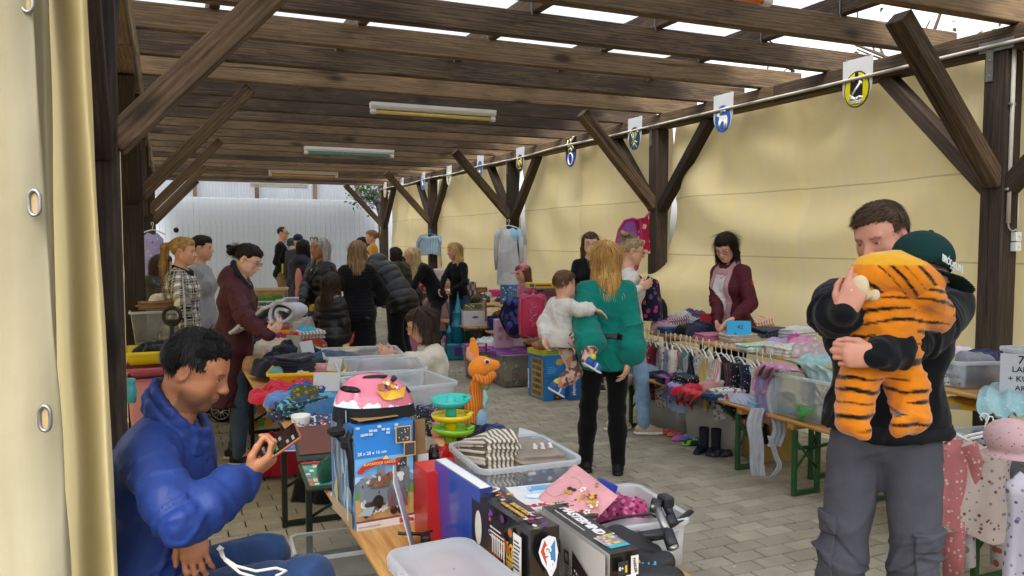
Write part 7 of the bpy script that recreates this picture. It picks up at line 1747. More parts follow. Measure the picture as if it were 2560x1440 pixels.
b.obj('clamp',mat('dark_grey_plastic','#232528',.45,.12,10),SK)
b=MB();b.tube([wl(1680,1362,2.2),wl(1684,1372,2.2)],.015,10);b.cyl(wl(1630,1266,2.32),wl(1634,1268,2.31),.007);b.obj('steel_end',M_METAL,SK)
S=Soft(.02);S.chain([wl(1530,1355,2.2),wl(1580,1375,2.18),wl(1630,1385,2.2)],[.035,.042,.03],.03);S.chain([wl(1545,1340,2.22),wl(1560,1420,2.1)],[.03,.045],.03);S.chain([wl(1560,1418,2.1),wl(1640,1410,2.13)],[.038,.026],.02);S.chain([wl(1640,1410,2.13),wl(1662,1404,2.14)],[.029,.029],.004);S.chain([wl(1560,1445,2.06),wl(1680,1450,2.06)],[.04,.035],.02)
V,F=S.mesh(.005);link('seat_mount',mesh_from('seat_mount',V,F,mat('charcoal_plastic','#1c1d20',.5,.12,10,.2,120),True),SK)
b=MB()
for k in range(9):b.tube([wl(1605+5*k,1340,2.195),wl(1606+5*k,1350,2.19)],.002,4)
b.obj('adjuster_teeth',M_BLACK,SK)
FT_=Matrix(((VR.x,VU.x,-VF.x,0),(VR.y,VU.y,-VF.y,0),(VR.z,VU.z,-VF.z,0),(0,0,0,1)))
text('fillikid',.032,Tr(*wl(1606,1419,2.062))@FT_@Rz(5),mat('print_blue','#3fa0d0',.5),SK,bold=.04)
b=MB();b.tube([tuple(wl(1588+14*math.cos(a)*(1+.15*math.sin(5*a)),1418+18*math.sin(a)*(1+.15*math.sin(5*a)),2.064))for a in[2*math.pi*k/30 for k in range(30)]],.0022,5,closed=True);b.obj('flower_logo',mat('print_yellow','#d8b83a',.5),SK)
def bagfn(u,v):return tuple(wl(1490+210*u-30*v,1310-15*math.sin(u*3)+190*v*(.6+.5*u),2.40-.34*v+.02*math.sin(u*9+v*7)))
b=MB();b.grid(bagfn,22,16);b.obj('clear_bag',clear('crinkled_film','#dfe3e6',.38,.08,.25),SK)
b=MB();b.tube([wl(1490,1312,2.39),wl(1560,1292,2.39),wl(1625,1285,2.39),wl(1640,1292,2.38)],.004,6);b.obj('bag_zip',M_BLACK,SK)
GF=thing('plush_giraffe','orange corduroy plush giraffe with ringed teether standing beside the near table','soft toy',(1.41,3.78,TZ))
g_=lambda px,py,d=4.05:Vector(at(px,py,d=d))-Vector((1.41,3.78,TZ))
S=Soft(.02);S.chain([g_(1183,1050),g_(1186,1010),g_(1193,965),g_(1200,920)],[.046,.043,.031,.028],.03);S.ell(g_(1186,1050),(.05,.05,.05));V,F=S.mesh(.006);L=V
M_CORD=ramp_mat('orange_corduroy',lambda t,L,v:(lambda wv,mx:(L(v,wv.inputs['Vector']),L(wv.outputs[0],mx.inputs[0]),mx.outputs[2])[-1])(N(t,'ShaderNodeTexWave',bands_direction='X',i_Scale=26,i_Distortion=.4),(lambda m:(setattr(m.inputs[6],'default_value',lin('#a85a1c')+(1,)),setattr(m.inputs[7],'default_value',lin('#d87f2a')+(1,)),m)[-1])(N(t,'ShaderNodeMix',data_type='RGBA'))),.95)
link('body',mesh_from('body',V,F,M_CORD,True),GF)
S=Soft(.02);S.ell(g_(1203,915),(.058,.05,.05));S.cone(g_(1210,918),.042,g_(1237,912),.026,.03);S.ell(g_(1190,925),(.04,.04,.04));V,F=S.mesh(.006);link('head',mesh_from('head',V,F,cloth('#d9822a'),True),GF)
S=Soft(.01);S.chain([g_(1192,945,3.98),g_(1215,952,3.94),g_(1232,938,3.94)],[.022,.02,.02],.01);V,F=S.mesh(.005);link('arm',mesh_from('arm',V,F,M_CORD,True),GF)
for a,b2,r_,c_ in(((1192,895),(1182,850),.024,'#d9822a'),((1187,905),(1172,872),.022,'#c08a70')):
 S=Soft(.01);S.chain([g_(*a),g_((a[0]+b2[0])/2-3,(a[1]+b2[1])/2),g_(*b2)],[r_*.6,r_,r_*.6],.01,flat=(tuple(VF),.5));V,F=S.mesh(.005);link('ear',mesh_from('ear',V,F,cloth(c_),True),GF)
b=MB();b.lathe([(0,.002),(.014,.001),(.015,-.004)],14,0,Tr(*g_(1217,905,3.995))@FT_);b.lathe([(0,.006),(.009,.004),(.010,0)],14,1,Tr(*g_(1218,905,3.993))@FT_);b.obj('eye',[cloth('#d5cbb8'),mat('eye_brown','#3a1510',.2)],GF)
S=Soft(.01);S.ell(g_(1205,1050,3.99),(.03,.02,.055));V,F=S.mesh(.005);link('blue_patch',mesh_from('blue_patch',V,F,cloth('#7fa3bb'),True),GF)
b=MB();b.tube([tuple(g_(1212+11*math.cos(a),962+13*math.sin(a),3.97))for a in[2*math.pi*k/20 for k in range(20)]],.0045,6,closed=True);b.obj('teether_ring',plastic('#2f7a3a'),GF)
b=MB();b.tube([g_(1211,974,3.97),g_(1214,995,3.97),g_(1210,1010,3.97),g_(1215,1022,3.97)],[.008,.013,.008,.01],8);b.obj('teether',plastic('#7fb8b8'),GF)
b=MB();b.tube([g_(1183,1075),g_(1186,1090)],.03,10);b.obj('foot',cloth('#a8702a'),GF)
C=Carton('small white printed card standing left of the giraffe','card',tuple(on(1158,1010,TZ+.06)),R(-25),(.05,.01,.05),{'all':'#d8d2d0'},'small_card');C.oval('front',0,0,.012,.008,'#7a2a2a');C.done()
b=MB()
# ================================================================ middle table
YT=(.85,5.30)
tub('yellow tub of shoes and small things, before the navy jacket','tub',(.84,5.22,BZ),.46,.36,.125,R(-14),plastic('#d9b012',rough=.4),plastic('#d9b012',rough=.4),ribs=False,name='yellow_tub')
for lb,px,py,z,w_,d,h,rot,f_,kd in(('navy padded jacket slumped over the left of the yellow tub',700,935,BZ+.03,.34,.42,.15,.5,'#12182a','crumple'),('second navy jacket sleeve arching behind the yellow tub',745,915,BZ+.05,.46,.26,.19,.1,'#141b2e','crumple'),('dark slate trousers lying in the yellow tub',735,930,BZ+.10,.24,.2,.10,.9,'#1d2130','fold'),('faded denim jacket draped over the right end of the yellow tub',825,905,BZ+.10,.46,.22,.09,-.4,'#3a5068','crumple'),('pink baby bootees in the yellow tub',800,930,BZ+.08,.16,.12,.06,.2,'#c58a92','crumple'),('cream knitted bootees at the front of the yellow tub',755,945,BZ+.08,.16,.08,.06,.2,'#b8aa92','crumple'),('pair of pale blue green sock balls in the yellow tub',695,940,BZ+.09,.11,.08,.06,.2,'#6a9a9a','crumple'),('bright red fleece hanging off the table corner',690,1000,BZ,.30,.30,.09,.4,'#c02038','crumple'),('red sweater behind the rolled blue shirts',735,985,BZ+.02,.40,.22,.10,.1,'#bd2436','crumple'),('light blue rolled shirt at the near end of the middle table',700,1012,BZ+.03,.22,.16,.08,.5,'#5f80b8','crumple'),('navy and teal striped boys shirt, rolled',740,1015,BZ+.03,.24,.15,.08,.9,('stripe','#2a4668','#5fb0c0',None,10),'crumple'),('olive dinosaur print shirt in the boys heap',765,1000,BZ+.06,.22,.16,.09,.3,('floral','#4a4a22','#8a7a2a','#2a5a8a',36,.4),'crumple'),('sky blue shirt heaped left of the helmet',805,1000,BZ+.04,.26,.22,.10,.2,'#5fa0c0','crumple'),('green and blue print trousers under the dinosaur shirt',755,1030,BZ+.0,.28,.16,.07,.4,('floral','#2a3f5a','#5a8a3a','#8ab0c8',45,.4),'fold'),('royal blue cartoon free print shirt on top of the boys heap',775,980,BZ+.09,.24,.18,.06,.1,('floral','#1f4f9a','#5a9ad0','#c9a23a',40,.35),'crumple'),('denim shirt rolled beside the pink helmet',815,1035,BZ+.0,.20,.20,.09,.7,'#3f6a94','crumple'),('navy patterned roll at the wood edge beside the cup',700,1045,BZ-.02,.16,.14,.05,.3,('floral','#252b3f','#6a7890',None,50,.3),'crumple'),('pale blue shirt spread behind the price card',850,985,BZ+.02,.40,.26,.07,.1,'#7fa0d0','crumple'),('tan cloth bundle at the table\'s left edge behind the navy jacket',640,920,BZ,.20,.20,.10,.2,'#b08a68','crumple'),('cream sweater heaped beyond the navy jacket',690,880,BZ,.42,.34,.13,.2,'#bdb29a','crumple'),('pale grey trousers beside the maroon coat',650,890,BZ,.30,.24,.08,.5,'#a89c8c','crumple'),('rust patterned scarf right of the cream sweater',775,870,BZ,.28,.30,.10,.7,('floral','#8a3a2a','#b5705a','#6a2a22',30,.4),'crumple'),('white ribbed top on the rust scarf',790,893,BZ+.05,.26,.2,.07,.3,('stripe','#c5c5c2','#9a9a9a',None,16),'crumple'),('crimson pullover behind the cream sweater',680,853,BZ,.28,.22,.10,.3,'#8a1f42','crumple'),('dark blue jeans beside the crimson pullover',640,862,BZ,.26,.24,.09,.6,('floral','#1a2a44','#2a4060',None,80,.4),'crumple'),('coral red sweater at the far right of the middle table',835,890,BZ-.02,.34,.22,.07,.1,'#c0392f','crumple'),('striped grey and white blanket in front of the grey white roll',770,845,BZ,.3,.24,.07,.2,('stripe','#8f8f90','#c5c5c5',None,9),'fold')):
 garment(lb,'clothing',tuple(on(px,py,z)),w_,d,h,rot,f_,kd)
price_tent('folded white price card standing before the yellow tub',tuple(on(818,975,BZ+.10)),R(-22),.15,.10)
price_tent('folded white price card on the cream sweater',tuple(on(735,878,BZ+.13)),R(-60),.16,.12)
price_tent('white price card leaning beside the denim jacket',tuple(on(765,895,BZ+.13)),R(35),.12,.12)
price_tent('white price card in the right end of the yellow tub',tuple(on(840,925,BZ+.12)),R(-40),.10,.08)
tub('large empty clear storage box right of the pink helmet','box',(1.15,4.16,BZ),.50,.44,.20,R(6))
tub('clear storage box behind, with silver and pink things inside','box',(1.24,4.92,BZ),.52,.50,.17,R(-8))
tub('clear storage box furthest behind, before the crouching woman','box',(1.27,5.55,BZ),.52,.46,.17,R(-8))
tub('small clear box with beige pieces inside the large clear box','box',(1.05,4.05,BZ+.012),.22,.20,.09,R(6))
garment('beige pieces inside the small clear box','toy pieces',(1.05,4.05,BZ+.03),.18,.16,.05,0,('floral','#b5a58a','#8a7a62','#d0c5b0',90,.4),'crumple',group=None)
garment('silver grey things inside the middle clear box','clothing',(1.22,4.92,BZ+.012),.4,.34,.06,.1,('floral','#9fa8b0','#d5dade','#7a8a96',40,.4),'crumple',group=None)
garment('pink lilac soft cloth peeking from the furthest clear box','clothing',(1.36,5.50,BZ+.02),.24,.22,.14,.3,'#b890a8','crumple',group=None)
b=MB();b.add([(-.07,0,0),(.07,0,0),(.07,.02,.12),(-.07,.02,.12)],[(0,1,2,3)]);tag(b.obj('paper_note',M_PAPER,None,(1.30,3.965,BZ+.03),R(6)),'white paper note inside the front wall of the large clear box','paper')
# ================================================================ far table of the left row and the toys on it
C=Carton('yellow toy box with red lettering under the maroon sleeve','toy box',tuple(on(672,845,BZ)),R(-16),(.42,.3,.09),{'all':'#d5b51c'},'yellow_toy_box');C.text('front',.13,.0,'HABA',.05,'#b02a28',bold=.05);C.done()
C=Carton('red and blue puzzle box on the yellow toy box','toy box',tuple(on(695,822,BZ+.09)),R(-16),(.24,.22,.11),{'all':'#b02f2c','front':'#b23430','top':'#3a5fa0'},'puzzle_box');C.rect('front',0,.03,.22,.035,'#2f4f9a');C.text('front',.05,.03,'101',.03,'#d8d8d8');C.lines('front',.03,-.02,.08,.04,4,'#d5c5c0');C.done()
C=Carton('game box with white and green print, in the pile behind the maroon coat','board game',tuple(on(663,770,BZ+.10)),R(-10),(.46,.3,.22),{'all':'#c9c2a2','front':'#4f8a3a'},'game_box');C.rect('front',0,-.05,.44,.085,'#dcdcd4');C.text('front',-.02,-.05,'ROMINO',.06,'#3a4a78',bold=.05);C.rect('front',.14,-.04,.07,.07,'#3a6ab0');C.rect('front',-.05,.045,.3,.04,'#6aa84a');C.done()
tub('pale wooden fruit crate lid stack on top of the game boxes','crate',tuple(on(668,738,BZ+.30)),.46,.34,.08,R(-10),mat('pale_wood_chip','#b59f78',.8,.2,10),mat('pale_wood_chip','#b59f78'),taper=.97,ribs=False,name='fruit_crate')
C=Carton('orange brown game box at the bottom of the pile','board game',tuple(on(663,790,BZ)),R(-10),(.48,.32,.10),{'all':'#a8742a'},'game_box');C.rect('front',-.05,0,.3,.05,'#c9a23a');C.rect('front',.15,-.01,.1,.05,'#8a2f2a');C.done()
garment('grey beige rolled jacket beyond the rust scarf','clothing',tuple(on(735,830,BZ)),.44,.32,.17,.2,'#9a9488','crumple')
garment('turquoise shirt hanging beside the grey beige jacket','clothing',tuple(on(765,848,BZ-.02)),.22,.3,.14,.3,'#2fa0bb','crumple')
garment('bright red cloth under the grey beige jacket','clothing',tuple(on(738,848,BZ)),.24,.2,.08,.1,'#b01c28','crumple')
S=Soft(.03);p0,p1=W(648,812,5.95),W(742,765,5.95);ax_=VF
DV=Vector(W(695,788,5.95));V=[]
b=MB();n_=0
def duv(u,v):
 a=v*3.4*math.pi;r_=.034+.072*v+.006*math.sin(a*3.1);e=(u-.5)*.36;return tuple(VR*(.085+r_*math.cos(a)*1.1)+VU*(.02+r_*math.sin(a))+VF*(e*(1+.08*math.sin(a*2)))+VR*.004*math.sin(u*20+a*3))
b.grid(duv,10,110)
def duv2(u,v):t_=v;e=(u-.5)*.36;return tuple(VR*(.085+.120*math.cos(1.35+t_*1.2)-.30*t_*t_*1.0)+VU*(.02+.113*math.sin(1.35+t_*1.2)-.20*t_*t_+.006*math.sin(t_*25))+VF*(e+.01*math.sin(t_*20)))
b.grid(duv2,10,24)
def duv3(u,v):return tuple(VR*(-.22+.28*v+.01*math.sin(v*9))+VU*(-.10+.045*math.sin(v*2.4)+.012*math.sin(u*8+v*17))+VF*((u-.5)*.34))
b.grid(duv3,12,14)
o=b.obj('rolled_duvet',cloth('#b4b6c0'),None,DV);tag(o,'pale grey white duvet rolled up in the maroon coat woman\'s arms','duvet')
sl=o.modifiers.new('thick','SOLIDIFY');sl.thickness=.022
# ================================================================ under and left of the row
C=Carton('white carton with colourful building blocks print under the middle table','toy box',(.72,7.42,0),R(-3),(.36,.3,.40),{'all':'#d5d2c8'},'building_block_carton');C.blot('front',.02,.0,(.13,.15),30,['#d0a21c','#3a7ab0','#c97a2a','#4a9a4a','#d8c04a','#b03a2a'],6)
for k in range(8):C.rect('front',-.1+.07*(k%4),.02-.12*(k//4),.055,.07,['#d9a81c','#3f86b8','#cf7a2a','#57a04a'][(k+k//4)%4],6*(k%3-1))
C.text('front',-.12,-.15,'DUPLO',.03,'#8a2a4a',90);C.done()
garment('red cloth hanging under the middle table corner','clothing',(.72,5.9,.03),.3,.3,.3,.1,'#a01c30','crumple')
garment('black rucksack on the floor under the middle table','bag',(.92,5.3,.0),.34,.34,.3,.1,'#141417','crumple',name='rucksack',group=None)
tub('clear grey bin on the paving under the nearest table','box',(.80,4.02,0),.46,.32,.17,R(-3),clear('smoky_plastic','#cfd2d0',.20,.15,.3),M_CRIM)
tub('pink bin with darker pink lid on the left, under the yellow one','tub',(.0,6.80,.0),.56,.4,.66,0,plastic('#c9868c',rough=.5),plastic('#b5566c'),ribs=False,name='pink_tub',group='stacked coloured tubs by the left posts')
tub('second pink rim of the stacked bins on the left','tub',(.0,6.80,.675),.57,.41,.07,0,plastic('#c0687c'),plastic('#b5566c'),ribs=False,name='pink_tub',group='stacked coloured tubs by the left posts')
tub('yellow bin on top of the pink bins, sequined cloth inside','tub',(.0,6.80,.77),.60,.44,.10,0,plastic('#d5bd16'),plastic('#d8c21c'),ribs=False,name='yellow_tub',group='stacked coloured tubs by the left posts')
garment('black sequined cloth in the yellow bin on the left','clothing',(-.02,6.80,.82),.5,.34,.12,0,('dots','#10121c','#8a93a8',None,120,.2),'crumple')
garment('teal and yellow toy things beside the sequined cloth','toy',(.16,6.72,.84),.2,.25,.12,0,('floral','#2a6a7a','#a8a03a','#1f3040',40,.4),'crumple',group=None)
tub('clear box with white frame lines behind the yellow bin','box',(-.02,7.45,.84),.5,.34,.28,0)
garment('brown cardboard and papers on the clear box','cardboard',(-.02,7.45,1.13),.4,.26,.06,0,'#8a6a4a','fold',group=None)
garment('cream shoulder bag hanging by the brown haired girl','bag',tuple(W(405,770,7.3)),.26,.2,.14,0,'#b5aa95','crumple',name='shoulder_bag',group=None)
RC=thing('ride_on_car','black ride on toy car with spoked wheel and steering wheel','ride-on car',(.34,8.2,0),R(60))
S=Soft(.05);S.ell((0,0,.22),(.22,.42,.12));S.ell((0,.12,.3),(.18,.2,.1));S.ell((0,-.2,.3),(.18,.16,.12));V,F=S.mesh(.014);link('body',mesh_from('body',V,F,mat('gloss_black','#0c0c0e',.2,.1,coat=.5),True),RC)
for sx in(-1,1):
 for sy in(-1,1):
  b=MB();b.lathe([(.05,-.04),(.115,-.035),(.12,0),(.115,.035),(.05,.04)],24,0,Tr(sx*.2,sy*.27,.12)@Ry(90));w_=b.obj('wheel',M_BLACK,RC)
  b=MB();
  for k in range(12):a=k*math.pi/6;b.tube([(sx*.242,sy*.27+.015*math.cos(a),.12+.015*math.sin(a)),(sx*.242,sy*.27+.085*math.cos(a),.12+.085*math.sin(a))],.006,5)
  b.tube([(sx*.242,sy*.27+.088*math.cos(a),.12+.088*math.sin(a))for a in[2*math.pi*k/24 for k in range(24)]],.007,5,closed=True);b.obj('hubcap',mat('chrome_plastic','#b5b8ba',.2,.05,metal=.7),RC)
SW=thing('toy_steering_wheel','black toy steering wheel standing up behind the seated man\'s head','steering wheel',tuple(W(430,840,6.35)))
b=MB();M_=FT_;b.tube([tuple(M_@Vector((.068*math.cos(a),.16+.068*math.sin(a),0)))for a in[2*math.pi*k/28 for k in range(28)]],.016,8,closed=True);b.tube([tuple(M_@Vector(v))for v in((0,.1,0),(0,.02,0),(0,-.3,0))],.018,8);b.tube([tuple(M_@Vector(v))for v in((-.05,.12,0),(.05,.12,0))],.014,8);b.obj('rim',M_BLACK,SW)
BO=thing('water_bottle','turquoise toy bottle at the near left post','bottle',tuple(W(326,985,4.6)));b=MB();b.lathe([(.03,-.05),(.034,0),(.034,.04),(.028,.05),(.03,.07),(.03,.09),(0,.095)],16);b.obj('flask',plastic('#3f9aa8'),BO)
ST=thing('bar_stool','low dark stool under the seated blue jacket man, hidden by his coat','stool',(*gp(372,2.33),0));b=MB();b.lathe([(.17,.54),(.175,.56),(.16,.575),(0,.58)],20);b.obj('seat',W_TABLE,ST)
for k in range(4):b=MB();a=R(45+90*k);b.tube([(.13*math.cos(a),.13*math.sin(a),.54),(.17*math.cos(a),.17*math.sin(a),0)],.014,8);b.obj('leg',M_DARKLEG,ST)
TK=thing('red_tricycle','red and black child tricycle behind the clear boxes','tricycle',(1.75,8.6,0),R(20))
b=MB();b.tube([(-.3,0,.52),(-.1,0,.46),(.12,0,.60),(.2,0,.82)],.022,8);b.tube([(.2,0,.8),(.26,0,.25)],.02,8);b.obj('frame',plastic('#b02428'),TK)
b=MB();b.tube([(.2,-.18,.86),(.2,0,.84),(.2,.18,.86)],.014,8);b.tube([(.2,-.22,.87),(.2,-.14,.86)],.02,8);b.tube([(.2,.22,.87),(.2,.14,.86)],.02,8);b.obj('handlebar',M_BLACK,TK)
for x,y,r_ in((.26,0,.15),(-.3,-.18,.11),(-.3,.18,.11)):b=MB();b.lathe([(r_*.5,-.02),(r_,-.018),(r_*1.04,0),(r_,.018),(r_*.5,.02)],20,0,Tr(x,y,r_)@Rx(90));b.obj('wheel',M_BLACK,TK)
S=Soft(.02);S.ell((-.22,0,.56),(.12,.1,.04));V,F=S.mesh(.012);link('seat',mesh_from('seat',V,F,M_BLACK,True),TK)
SP=thing('stacking_spinner','yellow and red spinning dish toy on the far end of the middle table','toy',tuple(on(865,905,BZ)))
b=MB();b.lathe([(.11,0),(.12,.03),(.11,.04),(.02,.045)],28);b.obj('red_dish',plastic('#bb2a24'),SP);b=MB();b.lathe([(.03,.04),(.025,.085),(.10,.085),(.115,.10),(.10,.105),(.02,.105),(.025,.135),(0,.14)],28);b.obj('yellow_dish',plastic('#d9b51c'),SP)
S=Soft(.01);c0_=W(796,838,8.9);S.ell(c0_,(.05,.05,.06));S.ell(c0_+Vector((-.03,0,.07)),(.03,.03,.035));V,F=S.mesh(.01);tag(link('green_figure',mesh_from('green_figure',V,F,plastic('#3a8a4a'),True)),'small green toy figure beside the tricycle','toy')
BS=thing('backpack_bottle','dark blue bag with yellow top and silver stripe beside the silver haired woman','bag',tuple(W(790,850,8.9)));b=MB();b.box((0,0,.08),(.17,.12,.5),bev=.03);b.obj('bag_body',cloth('#2a3550'),BS);b=MB();b.box((0,0,.36),(.13,.1,.09),bev=.02);b.obj('yellow_top',plastic('#d5b01c'),BS);b=MB();b.box((-.06,-.065,.08),(.03,.005,.4));b.obj('silver_stripe',cloth('#8f98a8'),BS)
h0,hd,hn,*_=MAN.hand[1];MW=MAN.W;hp=MW@(h0+hd*.085+hn.normalized()*.022)
PH=thing('smartphone','dark smartphone with copper edge held in the seated man\'s hand','phone',hp)
ex=(VR*.80+VU*.58+VF*.15).normalized();nz_=(VU*.55-VR*.55-VF*.62).normalized();Fm=frame((0,0,0),ex,nz_)
b=MB();b.box((.02,0,0),(.158,.076,.009),bev=.003,M=Fm);b.obj('case',mat('copper_edge','#8a4f38',.35,.1,metal=.4),PH)
b=MB();b.box((.02,0,.0052),(.150,.070,.0012),M=Fm);sc_=b.obj('screen',mat('dark_screen','#1d1412',.12,.05),PH)
b=MB();cs=[mat('ui_grey','#77777a',.4,0),mat('ui_green','#2f8a4a',.4,0)]
for k in range(7):b.box((-.03+.018*k,-.01+.02*math.sin(k*2),.0062),(.008,.022*(1+.4*math.sin(k)),.0005),1 if k==3 else 0,M=Fm)
b.obj('screen_icons',cs,PH)
c=MAN.hand[-1];d_=Vector(c[1]);n_=Vector(c[2]);n_=(n_-d_*n_.dot(d_)).normalized();t_=d_.cross(n_)*-1;rc=Vector(c[0])+d_*.095-t_*.0095+n_*.006
b=MB();b.tube([rc+t_*.0098*math.cos(a)+n_*.0105*math.sin(a)for a in[2*math.pi*k/18 for k in range(18)]],.0016,6,closed=True);tag(link('finger_ring',b.mesh('finger_ring',mat('gold_ring','#b59a5a',.2,.05,metal=1)),None,MAN.loc,R(-MAN.face)),'gold ring on the seated man\'s left hand','ring')
LC=thing('drawcord','white cotton drawcord lying across the seated man\'s jeans','cord',tuple(W(560,1395,2.12)))
o_=Vector(W(560,1395,2.12));q_=lambda px,py,d:Vector(at(px,py,d=d))-o_
b=MB();b.tube([q_(548,1372,2.13),q_(556,1392,2.11),q_(590,1415,2.09),q_(640,1428,2.1),q_(690,1420,2.14),q_(716,1428,2.14),q_(690,1440,2.1)],.004,6);b.tube([q_(552,1370,2.13),q_(562,1400,2.10),q_(600,1432,2.08),q_(660,1450,2.07)],.004,6);b.tube([q_(545,1368,2.13),q_(556,1376,2.13)],.008,6);b.obj('cord',cloth('#c9c5bb'),LC)
hung('lilac child dress hanging at the far left posts','dress',tuple(W(381,560,9.6)),R(40),.85,.34,('floral','#a8a2cc','#a04a6a','#c5c0dc',14,.25),seed=4,flare=1.6)
BRG=thing('carrier_baby','baby in a grey hat strapped into a beige carrier on the tall man\'s chest','person',BM.W@(BM.Mc@Vector((0,.20,.06))),R(-112))
S=Soft(.03);S.ell((0,0,-.02),(.15,.11,.19));S.ell((0,.02,-.12),(.14,.12,.12));V,F=S.mesh(.016);link('carrier',mesh_from('carrier',V,F,cloth('#b8aa8a'),True),BRG)
S=Soft(.02);S.ell((0,-.02,.20),(.075,.08,.09));V,F=S.mesh(.014);link('head',mesh_from('head',V,F,M_SKIN,True,None,np.tile(np.array(lin('#cf9c84')),(len(V),1))),BRG)
S=Soft(.02);S.ell((0,-.02,.235),(.09,.095,.075));S.ell((0,-.02,.17),(.095,.1,.03));V,F=S.mesh(.014);link('hat',mesh_from('hat',V,F,cloth('#3f4a52'),True),BRG)
tag(link('yellow_box',(lambda b:(b.box((0,0,0),(.26,.12,.2),bev=.01),b.mesh('yellow_box',fm(('stripe','#c9a21c','#22252c',None,5))))[-1])(MB()),None,tuple(W(722,672,15.6))),'yellow and black toy box held by the tall man','toy box')
# ================================================================ right row
GR='trestle tables and benches of the right row'
M_GLEG=M_GREENLEG
table('long clothes table with dresses hung along its edge, before the burgundy softshell',4.15,4.64,4.02,6.26,.86,M_GLEG,group=GR)
table('green legged bench of children clothes below the hanging dresses',3.86,4.10,4.42,6.40,.50,M_GLEG,'bench',GR,1)
table('green legged bench carrying the clear toy boxes behind the tiger suit man',3.80,4.08,2.95,4.28,.52,M_GLEG,'bench',GR,1)
table('clothes table at the right edge with handwritten size boxes',4.02,4.62,1.8,3.98,.88,M_GLEG,group=GR)
table('low bench at the right edge under the 74/80 box',3.62,3.98,1.4,2.86,.50,M_GLEG,'bench',GR,1)
HG=[(1619,'red floral long dress hung at the far end of the clothes table',('floral','#a8323c','#d8b0a8','#5a2a3a',30,.35),.52,1.5,0),(1647,'white floral dress second from the far end of the clothes table',('floral','#c9c2bc','#9a4a4a','#5a6a5a',34,.35),.55,1.5,1),(1666,'lilac blue pinafore dress on the clothes table edge',('floral','#8a9cc0','#a8b4d0','#7a86b0',30,.3),.48,1.45,0),(1689,'coral pink lace dress on the clothes table edge',('floral','#c8646a','#e0b0b0','#b04a55',36,.35),.40,1.6,0),(1717,'pale grey dress hung edge on beside the navy pinafore','#9b9ea2',.50,1.3,0),(1727,'plain dark navy pinafore on the clothes table edge','#171b26',.34,1.25,0),(1742,'grey and white floral frock hung edge on, after the navy pinafore',('floral','#b5b8ba','#6a7080','#8a8f98',36,.35),.46,1.3,0),(1774,'cream sleeveless floral blouse in the middle of the hanging row',('floral','#c8c4bd','#9a7f78','#7f8a80',40,.3),.34,1.25,0),(1791,'salmon and white striped top in the hanging row',('stripe','#c88a86','#d5cdc9',None,12),.32,1.2,0),(1805,'plain black cardigan in the hanging row','#14161c',.36,1.2,1),(1830,'black t-shirt with small pale flowers',('floral','#12131a','#b5a59a','#8a5a5a',42,.22),.34,1.2,1),(1848,'navy t-shirt with tiny flowers, next to the black flowered one',('floral','#1a1c30','#a898a0','#6a5a8a',46,.22),.34,1.2,1),(1872,'white tunic with small red stars at the near part of the hanging row',('floral','#cdc6c2','#b0606a','#c09a90',26,.2),.44,1.35,0),(1894,'mustard yellow dress half hidden beside the star tunic','#b5994f',.46,1.4,0),(1929,'pale cream dress on the nearest hanger of the clothes table','#b8a468',.40,1.3,0)]
HG+=[(1632,'dark red corduroy pinafore between the red and white floral dresses','#6a1f2a',.46,1.3,0),(1678,'cream dotted blouse between the lilac and coral dresses',('dots','#c4bdb0','#8a6a5a',None,40,.2),.36,1.2,1),(1703,'sea green dress between the coral and grey dresses','#4f8078',.42,1.4,0),(1758,'pale yellow dress between the grey floral frock and cream blouse','#c2ac6a',.44,1.35,0),(1818,'burgundy cardigan between the black ones','#4a1826',.34,1.2,1),(1860,'light blue striped shirt dress beside the star tunic',('stripe','#8fa8c4','#c0cad4',None,14),.42,1.3,0),(1908,'rose dress between the mustard and cream dresses','#b07a80',.42,1.35,0)]
for i,(px,lb,f_,L,fl,slv)in enumerate(HG):
 py=832+(px-1619)*.2;p_=at(px,py,x=4.13)
 hung(lb,'child clothing',(4.125,p_[1],.872),R(72+10*math.sin(i*2.3)),L,.27,f_,slv,fl,seed=i*3+1,dep=.032)
for k,(py_,f_,h)in enumerate(((5.75,('floral','#8fa3c4','#b4a0b0',None,24,.35),.3),(5.2,('floral','#c4c4c4','#5a5f66','#8a8a90',20,.4),.34),(4.95,('floral','#a8646a','#c09a98',None,30,.35),.34),(4.72,'#15161b',.4))):
 hung(('pale ruffled skirt hanging below the bench','white and grey leaf print dress hanging behind the bench','dusty red frock hanging behind the bench','black dress with white dots hanging behind the green bench leg')[k],'child clothing',(4.13,py_,.72),R(75),h,.26,f_,seed=k+40,hang=False,ruffle=(k==0),dep=.035)
T1=.86
